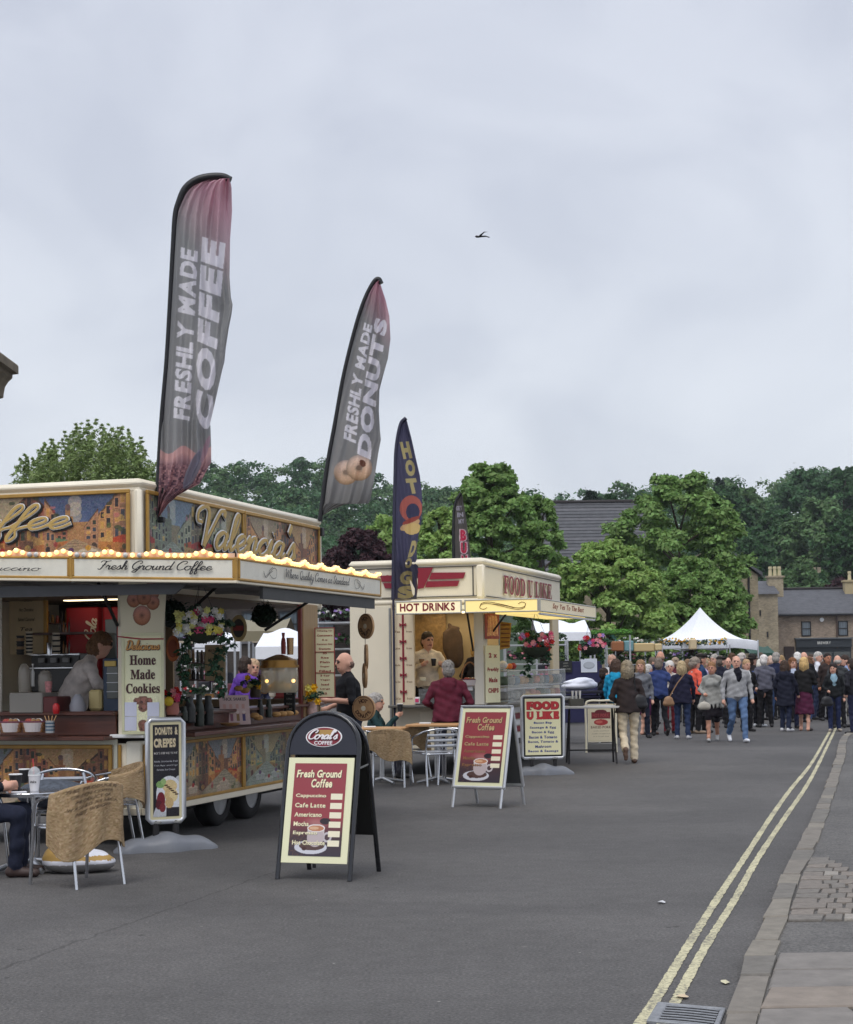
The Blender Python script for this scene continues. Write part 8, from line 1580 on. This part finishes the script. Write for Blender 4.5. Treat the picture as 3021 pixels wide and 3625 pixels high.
plant_rack('low plant rack of mixed flowers behind the kiosk cabinet', 1790, 2010, 36, [.6, 1.1, 1.6, 2.0], [['rose', 'white'], ['lilac', 'pink'], ['magenta', 'rose'], ['white']], 53)
plant_rack('plant rack of white flowers seen through the coffee trailer', 640, 790, 33, [.5, 1.0, 1.5, 2.0], [['white', 'rose'], ['red', 'white'], ['white'], ['lilac']], 54)
for i, (px0, px1, y0, y1, m_, lb) in enumerate(((2246, 2318, 2276, 2308, mat('carton', (196, 172, 124), .7), 'long cardboard carton on the plant rack'), (2320, 2345, 2278, 2304, mat('carton2', (206, 184, 138), .7), 'small cardboard carton beside the long one'), (2168, 2210, 2270, 2306, mat('carton_brown', (150, 96, 60), .7), 'brown crate of bulbs on the plant rack'), (2212, 2244, 2268, 2306, mat('bag_teal', (110, 150, 156), .5), 'pale teal bag on the plant rack'), (2446, 2468, 2262, 2300, mat('paper_bag', (206, 186, 150), .7), 'tan paper bag beside the yellow flowers'))): boxed('carton', lb, 'box', px0, y0, px1, y1, 46.8 if px0 < 2400 else 49.6, .4, m_, .03, 0)
a = dp(2170, 2240, 40); o = empty('hedge_roll', 'rolled strip of bright green artificial hedge above the racks', 'hedge', tuple(dp(2168, 2240, 40))); n = 30; puff('leaves', o, [(-.45 + .9 * i / n, 0, 0) for i in range(n)], [.075] * n, 60, .022, 'grass', 77, squash=1.0); MB().tube([(-.46, 0, 0), (.46, 0, 0)], .06, 8).build('core', mat('hedge_core', (66, 104, 44), .9), o)
for x in (-.42, .42): MB().tube([(x, .03, 0), (x, .03, -a.z)], .02, 6).build('post', alu, o)
# bedding stall
Yb = 35.0; t, w, h = boxed('bedding_stall', 'navy backed bedding stall with pillow poster beside the kiosk', 'market stall', 1962, 2340, 2132, 2560, Yb, .06, mat('navy_drape', (40, 40, 78), .85, var=.15, vscale=5), .01, 0)
a = Ras(50, 42, (222, 226, 234)); a.rect(.05, .05, .95, .95, (206, 212, 222)); a.ell(.5, .5, .34, .26, (150, 156, 164)); a.ell(.5, .54, .3, .2, (176, 182, 190)); P_ = dp(2086, 2356, Yb - .01) - Vector(t.location); a.obj('pillow_poster', flat_map(face_M(tuple(P_), (1, 0, 0), (0, 0, 1)), .33, .28), t)
P_ = dp(2004, 2360, Yb - .02) - Vector(t.location); MB().box(tuple(P_), (.26, .01, .24)).build('slate_notice', mat('notice_black', (26, 28, 26), .6), t)
for k, wd_ in enumerate(('LUXURY', 'QUILTS', 'PILLOWS 2 FOR 1')): text_obj('lettering', wd_, MATS['chalk'], t, face_M(tuple(P_ + Vector((0, -.008, .07 - .06 * k))), (1, 0, 0), (0, 0, 1)), .1 + .1 * (k == 2), .028, off=.02)
for x_, y_ in ((2140, 2480),): MB().box(tuple(dp(2150, 2440, Yb - .02) - Vector(t.location)), (.10, .02, .9)).build('white_board', white, t)
s = Sdf()
for c, r in (((0, 0, .06), (.34, .22, .08)), ((.08, .02, .14), (.26, .2, .09)), ((-.1, 0, .13), (.2, .18, .06)), ((.22, -.05, .08), (.16, .14, .07))): s.ell(c, r, 0, .03)
V, Q, R = s.mesh(.02, .009, 9, 8); g = dp(2048, 2440, 33.6); o = link('duvet', mesh_np('duvet', V, Q, mat('duvet_white', (226, 228, 240), .8), smooth=True), None, tuple(g)); tag(o, 'puffy white duvet heaped on the bedding table', 'bedding')
g = dp(2048, 2446, 33.6); t = empty('bedding_table', 'dark draped table under the white duvet', 'table', (g.x, g.y, 0)); MB().cbox((0, .1, g.z - .03), (.95, .7, .05), .01).build('table_top', mat('drape_dark', (36, 36, 50), .9), t)
for k in range(3): MB().cbox((0, .1, g.z - .12 - .07 * k), (.86 - .05 * k, .6, .06), .02).build('folded_stock', mat('fold%d' % k, ((46, 46, 70), (30, 30, 36), (60, 56, 66))[k], .9), t)
for x in (-.42, .42): MB().tube([(x, .1, 0), (x, .1, g.z - .05)], .02, 6).build('leg', alu, t)
g = gp(2098, 2500, .92); t = empty('trestle_table', 'grey trestle table behind the pedestal sign', 'table', (g.x, g.y, 0)); MB().cbox((0, .3, .90), (.95, .6, .035), .006).build('table_top', mat('trestle_top', (196, 196, 196), .5), t)
for x in (-.38, .38):
    MB().tube([(x, .05, 0), (x * .9, .3, .88)], .016, 6).build('leg', darkg, t); MB().tube([(x, .55, 0), (x * .9, .3, .88)], .016, 6).build('leg', darkg, t)
MB().tube([(-.38, .1, .22), (.38, .1, .22)], .012, 6).build('brace', darkg, t)
t, w, h = boxed('grey_crate', 'dark grey crate with small white cups on the trestle table', 'crate', 2018, 2474, 2068, 2500, gp(2043, 2500, .92).y + .2, .3, mat('crate_grey', (84, 84, 80), .7), .01, 0)
for k in range(3): MB().tube([(-.06 + .06 * k, .1, h), (-.06 + .06 * k, .1, h + .13)], [.012, .02], 6).build('cup', white, t)
# ================================================================ gazebo
Yg = 52; gz = empty('gazebo', 'white pop up gazebo with pointed roof over the market crowd', 'gazebo', (dp(2482, 2300, Yg).x, Yg, 0)); hwg = 1.28; ze = 2.24; zp_ = dp(2490, 2150, Yg).z; n = 16; ang = .32
ca, sa = math.cos(ang), math.sin(ang); V = []; Q = []
for k in range(4):
    b = MB(); V = []
    for i in range(n + 1):
        f = i / n; hgt = ze + (zp_ - ze) * ((1 - f) ** 2.1); r_ = hwg * f
        for j in range(n + 1):
            s_ = -1 + 2 * j / n; x, y = s_ * r_, -r_; a = k * PI / 2 + ang; V.append((x * math.cos(a) - y * math.sin(a), x * math.sin(a) + y * math.cos(a), hgt + .10 * f * f * (abs(s_) ** 2 - .5) * -1 + .0))
    b.add(V, [(i * (n + 1) + j, (i + 1) * (n + 1) + j, (i + 1) * (n + 1) + j + 1, i * (n + 1) + j + 1) for i in range(n) for j in range(n)]); b.build('roof_panel', wtarp, gz, smooth=179)
    b = MB(); V = []
    for j in range(n + 1):
        s_ = -1 + 2 * j / n; x, y = s_ * hwg, -hwg; a = k * PI / 2 + ang; zz = ze - .10 * (abs(s_) ** 2 - .5); wv = .03 * math.sin(j * 2.1 + k)
        for y_, z_ in ((y, zz), (y - .02 + wv, zz - .14), (y + wv, zz - .27)): V.append((x * math.cos(a) - y_ * math.sin(a), x * math.sin(a) + y_ * math.cos(a), z_))
    b.add(V, [(j * 3 + q, (j + 1) * 3 + q, (j + 1) * 3 + q + 1, j * 3 + q + 1) for j in range(n) for q in (0, 1)]); b.build('valance', wtarp, gz, smooth=179)
    a = k * PI / 2 + PI / 4 + ang; MB().tube([(1.79 * math.cos(a), 1.79 * math.sin(a), 0), (1.79 * math.cos(a), 1.79 * math.sin(a), ze)], .025, 6).build('post', alu, gz)
t, w, d, z = awning('dark green stall awning before the stone gable', 2655, 2745, 2285, 2312, 70, mat('green_tarp', (38, 74, 62), .7))
# ================================================================ far buildings
def stone_mat(name, c, sx=3.2):
    m = bpy.data.materials.new(name); m.use_nodes = True; t = m.node_tree; b = t.nodes['Principled BSDF']; tx = N(t, 'ShaderNodeTexCoord'); mp = N(t, 'ShaderNodeMapping'); mp.inputs['Rotation'].default_value = (PI / 2, 0, 0); br = N(t, 'ShaderNodeTexBrick'); cc = lin(c)
    t.links.new(tx.outputs['Object'], mp.inputs[0]); t.links.new(mp.outputs[0], br.inputs['Vector']); br.inputs['Color1'].default_value = (*(cc * .82), 1); br.inputs['Color2'].default_value = (*(cc * 1.15), 1); br.inputs['Mortar'].default_value = (*(cc * .6), 1); br.inputs['Scale'].default_value = sx; br.inputs['Mortar Size'].default_value = .012
    n = N(t, 'ShaderNodeTexNoise'); n.inputs['Scale'].default_value = .9; t.links.new(tx.outputs['Object'], n.inputs[0]); r = ramp(t, [(.3, (.72, .7, .68)), (.7, (1.15, 1.12, 1.08))]); t.links.new(n.outputs['Fac'], r.inputs[0]); mx = N(t, 'ShaderNodeMix', data_type='RGBA', blend_type='MULTIPLY'); mx.inputs[0].default_value = 1; t.links.new(br.outputs[0], mx.inputs[6]); t.links.new(r.outputs[0], mx.inputs[7]); t.links.new(mx.outputs[2], b.inputs['Base Color']); b.inputs['Roughness'].default_value = .9; return m
st1, st2, st3 = stone_mat('stone_pink', (156, 142, 128)), stone_mat('stone_tan', (156, 146, 126)), stone_mat('stone_gable', (152, 142, 120))
slate = mat('slate', (80, 81, 86), .7, var=.28, vscale=2.2, stretch=(1, 1, 3.5), bump=.4, bscale=5); dkwood = mat('shop_dark', (44, 50, 56), .5); pane = mat('window_pane', (96, 108, 118), .1, spec=.8)
def D(px, py, Y): return dp(px, py, Y)
Yp = 128.0; a, c = D(2755, 2175, Yp), D(3140, 2175, Yp); pub = empty('stone_pub', 'stone pub with slate roof, two sash windows and dark shopfront', 'building', (a.x, Yp, 0)); w = c.x - a.x; he = a.z; hr = D(2755, 2104, Yp).z
def L3(px, py, y=0): p = D(px, py, Yp + y); return Vector((p.x - a.x, y, p.z))
MB().box((w / 2, 3.5, he / 2), (w, 7, he)).build('wall', st1, pub)
MB().prism([(-.15, -.3, he - .05), (w, -.3, he - .05), (w, 3.5, hr + .45), (-.15, 3.5, hr + .45)], (0, .1, .12)).build('roof', slate, pub)
rf = MB().prism([(w, 7.3, he - .05), (-.15, 7.3, he - .05), (-.15, 3.5, hr + .45), (w, 3.5, hr + .45)], (0, -.1, .12)).build('roof', slate, pub)
MB().cbox((w / 2, -.35, he - .08), (w, .15, .14), .02).build('gutter', blackp, pub); MB().cbox((w / 2, 3.5, hr + .58), (w, .3, .14), .03).build('ridge', mat('ridge_dark', (60, 56, 56), .8), pub)
def window(parent, p0, p1, y):
    x0, x1, z0, z1 = p0.x, p1.x, p1.z, p0.z; f = MB()
    MB().box(((x0 + x1) / 2, y - .0, z0 - .14), (x1 - x0 + .3, .22, .12)).build('sill', mat('sill_stone', (176, 164, 146), .8), parent)
    for c_, d_ in ((((x0 + x1) / 2, y - .03, z1 - .04), (x1 - x0, .1, .08)), (((x0 + x1) / 2, y - .03, z0 + .04), (x1 - x0, .1, .08)), ((x0 + .04, y - .03, (z0 + z1) / 2), (.08, .1, z1 - z0 - .16)), ((x1 - .04, y - .03, (z0 + z1) / 2), (.08, .1, z1 - z0 - .16)), (((x0 + x1) / 2, y - .035, (z0 + z1) / 2), (x1 - x0 - .16, .09, .06))): f.box(c_, d_)
    o = f.build('window', blackp, parent); MB().box(((x0 + x1) / 2, y - .01, (z0 + z1) / 2), (x1 - x0 - .1, .03, z1 - z0 - .1)).build('pane', pane, o)
    for k in (1, 2, 3): MB().box((x0 + (x1 - x0) * k / 4, y - .03, (z0 + z1) / 2), (.02, .02, z1 - z0 - .2)).build('glazing_bar', mat('lead', (60, 66, 70), .6), o)
for q in ((2837, 2200, 2872, 2252), (2967, 2198, 3003, 2251)): window(pub, L3(q[0], q[1]), L3(q[2], q[3]), -.02)
p0, p1 = L3(2817, 2264), L3(3013, 2290); MB().box(((p0.x + p1.x) / 2, -.15, (p0.z + p1.z) / 2), (p1.x - p0.x, .35, p0.z - p1.z)).build('fascia', dkwood, pub); MB().box(((p0.x + p1.x) / 2, -.2, p0.z + .06), (p1.x - p0.x + .2, .5, .1)).build('fascia_cornice', mat('cornice_grey', (96, 100, 104), .6), pub)
pl_ = L3(2915, 2276); text_obj('lettering', 'BREWERY', mat('sign_cream2', (206, 206, 200), .5), pub, face_M((pl_.x, -.34, pl_.z), (1, 0, 0), (0, 0, 1)), 1.0, .2, off=.03)
MB().box(((p0.x + p1.x) / 2, -.02, p1.z / 2), (p1.x - p0.x, .12, p1.z)).build('shopfront', dkwood, pub)
for k in range(3): x = p0.x + (p1.x - p0.x) * (k + .5) / 3; MB().box((x, -.1, p1.z * .55), ((p1.x - p0.x) / 3.4, .06, p1.z * .62)).build('shop_window', mat('shop_glass', (70, 74, 72), .1, spec=.8), pub)
p0, p1 = L3(2776, 2289), L3(2815, 2400); MB().box(((p0.x + p1.x) / 2, -.01, p0.z / 2), (p1.x - p0.x, .1, p0.z)).build('door', mat('door_dark', (54, 40, 38), .6), pub)
def chimney(parent, x, y, z, w_, h_, pots, m):
    MB().box((x, y, z + h_ / 2), (w_, .7, h_)).build('chimney', m, parent); MB().box((x, y, z + h_), (w_ + .2, .9, .14)).build('chimney_cap', m, parent)
    for k in range(pots): xx = x + (k - (pots - 1) / 2) * .34; MB().lathe([(.15, 0), (.12, .5), (.15, .52), (.13, .7)], 10, (xx, y, z + h_ + .07)).build('chimney_pot', mat('pot_cream', (190, 180, 146), .8), parent)
q = L3(3010, 2112, 3); chimney(pub, q.x, 3, q.z - .3, .9, 1.5, 1, mat('chimney_tan', (176, 160, 126), .9))
MB().tube([(L3(2962, 2180).x, -.1, he - .2), (L3(2962, 2180).x, -.1, 2.5)], .06, 6).build('downpipe', mat('pipe_brown', (84, 66, 58), .6), pub)
q = L3(2910, 2194); MB().lathe([(.16, 0), (.16, .06)], 14, M=Matrix.Translation((q.x, -.02, q.z)) @ Matrix.Rotation(PI / 2, 4, 'X')).build('lamp', white, pub)
Yq = 124.0; a2, c2 = D(2685, 2104, Yq), D(2754, 2104, Yq); lh = empty('stone_house', 'narrow tan stone house with triple pot chimney beside the pub', 'building', (a2.x, Yq, 0)); w = c2.x - a2.x
MB().box((w / 2, 4, a2.z / 2), (w, 8, a2.z)).build('wall', st2, lh); z2 = D(2690, 2070, Yq).z; MB().prism([(-.2, -.2, a2.z), (w + .1, -.2, a2.z), (w + .1, 3, z2 + .3), (-.2, 3, z2 + .3)], (0, .1, .12)).build('roof', slate, lh)
q = D(2745, 2085, Yq + 2); chimney(lh, q.x - a2.x, 2, q.z - .6, 1.1, 1.5, 3, st2)
for px, py in ((2718, 2246), (2692, 2170)): p = D(px, py, Yq); MB().box((p.x - a2.x, -.04, p.z), (.1, .1, .4)).build('wall_lamp', blackp, lh)
Yr = 105.0; a3, c3 = D(2480, 1960, Yr), D(2684, 2036, Yr); gh = empty('stone_gable_house', 'tall stone gable house half hidden behind the lime tree', 'building', (a3.x, Yr, 0)); w = c3.x - a3.x
pr = [(0, 0, 0), (w, 0, 0), (w, 0, c3.z), (w * .35, 0, a3.z + .35), (0, 0, a3.z)]; MB().prism([(x, y, z) for x, y, z in pr], (0, 7, 0)).build('wall', st3, gh)
MB().prism([(w + .25, -.25, c3.z - .05), (w * .35, -.25, a3.z + .42), (w * .35, -.25, a3.z + .62), (w + .25, -.25, c3.z + .15)], (0, 7.5, 0)).build('roof', slate, gh); MB().tube([(w * .83, -.1, c3.z + .2), (w * .83, -.1, 0)], .07, 6).build('downpipe', blackp, gh)
MB().cbox((w * .62, -.1, c3.z + .75), (w * .3, .2, .3), .03).build('eaves_bracket', dkwood, gh)
Yc = 176.0; a4, c4 = D(2878, 2086, Yc), D(2950, 2086, Yc); cot = empty('white_cottage', 'small white gabled cottage with grey roof on the lower hillside', 'building', (a4.x, Yc, 0)); w = c4.x - a4.x; zr = D(2910, 2058, Yc).z; zb = a4.z
MB().box((w / 2, 2.5, zb / 2), (w, 5, zb)).build('wall', mat('render_white', (206, 200, 184), .8), cot); MB().prism([(-.3, -.3, zb), (w + .3, -.3, zb), (w * .8, 2.5, zr + .4), (w * .1, 2.5, zr + .4)], (0, .1, .1)).build('roof', slate, cot)
for x in (.35, .6): MB().box((w * x, 2.5, zr + .9), (.35, .35, 1.4)).build('chimney', st2, cot)
Yl = 98.0; a5, c5 = D(1940, 1780, Yl), D(2300, 1780, Yl); hl = empty('slate_hall', 'long hall with big dark slate roof behind the lime trees', 'building', (a5.x, Yl + 4, 0)); w = c5.x - a5.x; zr = D(2100, 1780, Yl + 4).z; ze_ = zr - 4.6
MB().box((w / 2, 0, ze_ / 2), (w, 8.0, ze_)).build('wall', st3, hl)
slm = [mat('slate_row%d' % k, c, .72, var=.2, vscale=3, bump=.3, bscale=6) for k, c in enumerate([(80, 81, 85), (87, 87, 91), (75, 76, 80)])]
nrow = 22
for k in range(nrow):
    f0, f1 = k / nrow, (k + 1) / nrow + .01; y0, y1 = -4.3 * (1 - f0), -4.3 * (1 - f1); z0, z1 = ze_ + (zr - ze_) * f0, ze_ + (zr - ze_) * f1
    MB().prism([(-.2, y0, z0 + .05), (w + .2, y0, z0 + .05), (w + .2, y1, z1), (-.2, y1, z1)], (0, -.02, .05)).build('slate_course', slm[k % 3], hl)
MB().prism([(-.2, 4.3, ze_), (-.2, 0, zr), (w + .2, 0, zr), (w + .2, 4.3, ze_)], (0, .03, .06)).build('roof', slate, hl); MB().cbox((w / 2, 0, zr + .08), (w + .4, .35, .16), .03).build('ridge', MATS['ridge_dark'], hl)
# stone cornice at left edge
Ys = 30.0; p = D(0, 1300, Ys); cb_ = empty('stone_building', 'stone building corner with moulded cornice beyond the coffee trailer', 'building', (p.x, Ys, 0)); k = Ys / F
prof = [(62, 1292), (66, 1298), (66, 1325), (45, 1327), (44, 1340), (30, 1352), (18, 1370), (13, 1395), (12, 1408), (0, 1412)]; P = [(x * k, 0, D(0, y, Ys).z) for x, y in prof] + [(-.9, 0, D(0, 1412, Ys).z), (-.9, 0, D(0, 1292, Ys).z)]
MB().prism(P, (0, -1.6, 0)).build('cornice', mat('cornice_stone', (110, 100, 84), .9, var=.25, vscale=4, bump=.4, bscale=12), cb_); MB().box((-3.2, -.8, D(0, 1412, Ys).z / 2), (5.6, 1.6, D(0, 1412, Ys).z)).build('wall', st3, cb_)
# dark terrace behind the stalls on the left
Yt = 75; a6, c6 = D(560, 2120, Yt), D(1460, 2120, Yt); tb_ = empty('dark_terrace', 'dark stone terrace behind the plant stalls', 'building', (a6.x, Yt, 0)); w = c6.x - a6.x; MB().box((w / 2, 3, a6.z / 2), (w, 6, a6.z)).build('wall', stone_mat('stone_dark', (70, 64, 60)), tb_); MB().prism([(-.2, -.3, a6.z), (w + .2, -.3, a6.z), (w + .2, 3, a6.z + 1.6), (-.2, 3, a6.z + 1.6)], (0, .05, .1)).build('roof', slate, tb_)
for k_ in range(7): window(tb_, Vector((w * (k_ + .3) / 7, 0, a6.z - .6)), Vector((w * (k_ + .3) / 7 + .9, 0, a6.z - 1.8)), -.02)
# bird
p = D(1705, 836, 38); b = Sdf(); b.cap((-.10, 0, -.01), (.10, 0, .0), .024, .016, 0, .02); b.ell((-.115, 0, .0), (.026, .02, .02), 0, .02); b.cap((-.135, 0, -.004), (-.165, 0, -.012), .008, .002, 0, .005)
b.cap((-.02, -.02, .02), (.06, -.20, .045), .022, .012, 0, .01, (1.4, 1, .5)); b.cap((.06, -.20, .045), (.17, -.26, .03), .016, .003, 0, .01, (1.4, 1, .5)); b.cap((-.02, .02, .02), (.06, .20, .05), .022, .012, 0, .01, (1.4, 1, .5)); b.cap((.06, .20, .05), (.18, .25, .055), .016, .003, 0, .01, (1.4, 1, .5)); b.cap((.1, 0, 0), (.17, 0, -.025), .016, .02, 0, .01, (1, 1.2, .5))
V, Q, R = b.mesh(.008); o = link('crow', mesh_np('crow', V, Q, mat('feather', (22, 20, 26), .6), smooth=True), None, tuple(p)); tag(o, 'small black bird flying across the cloudy sky', 'bird')

# bags carried in the crowd
def handbag(label, px, py, Y, w, h, m, strap):
    p = dp(px, py, Y); t = empty('handbag', label, 'bag', tuple(p)); b = Sdf(); b.ell((0, 0, -h * .1), (w / 2, .055, h / 2), 0, .02); b.cap((-w * .36, 0, -h * .4), (w * .36, 0, -h * .4), .05, .05, 0, .03); V, Q, R = b.mesh(.014, .003, 9, 4); link('pouch', mesh_np('pouch', V, Q, m, smooth=True), t)
    MB().tube([Vector(dp(*q, Y)) - p for q in strap], .012, 6).build('strap', m, t)
lea = mat('leather_black', (26, 26, 30), .5); tan = mat('leather_tan', (146, 112, 82), .55)
handbag('black shoulder bag carried by the woman in beige trousers', 2262, 2478, gp(2222, 2703).y - .05, .26, .24, lea, [(2252, 2460), (2246, 2410), (2248, 2386)])
handbag('small tan bag on the navy jacket crossbody strap', 2368, 2478, gp(2413, 2617).y - .16, .2, .2, tan, [(2372, 2466), (2398, 2420), (2424, 2386)])
handbag('pale grey clutch held before the grey poncho', 2494, 2494, gp(2520, 2626).y - .33, .22, .14, mat('clutch_grey', (176, 170, 158), .6), [(2488, 2490), (2494, 2482), (2502, 2490)])
handbag('black handbag at the elbow of the dark haired woman', 2928, 2478, gp(2951, 2590).y - .2, .26, .22, lea, [(2922, 2465), (2930, 2440), (2938, 2465)])
# ================================================================ haze
hz_ = MB(); hz_.box((0, 250, 34), (900, 700, 74)); hz_o = hz_.build('haze', bpy.data.materials.new('haze_air')); hz_o['kind'] = 'stuff'
hm = hz_o.data.materials[0]; hm.use_nodes = True; ht = hm.node_tree; ht.nodes.remove(ht.nodes['Principled BSDF'])
pv_ = N(ht, 'ShaderNodeVolumePrincipled'); pv_.inputs['Color'].default_value = (.86, .91, 1, 1); pv_.inputs['Density'].default_value = .00022; pv_.inputs['Anisotropy'].default_value = .3
ht.links.new(pv_.outputs[0], ht.nodes['Material Output'].inputs['Volume'])
tag(hz_o, 'thin pale damp air softening the far hillside', 'haze')
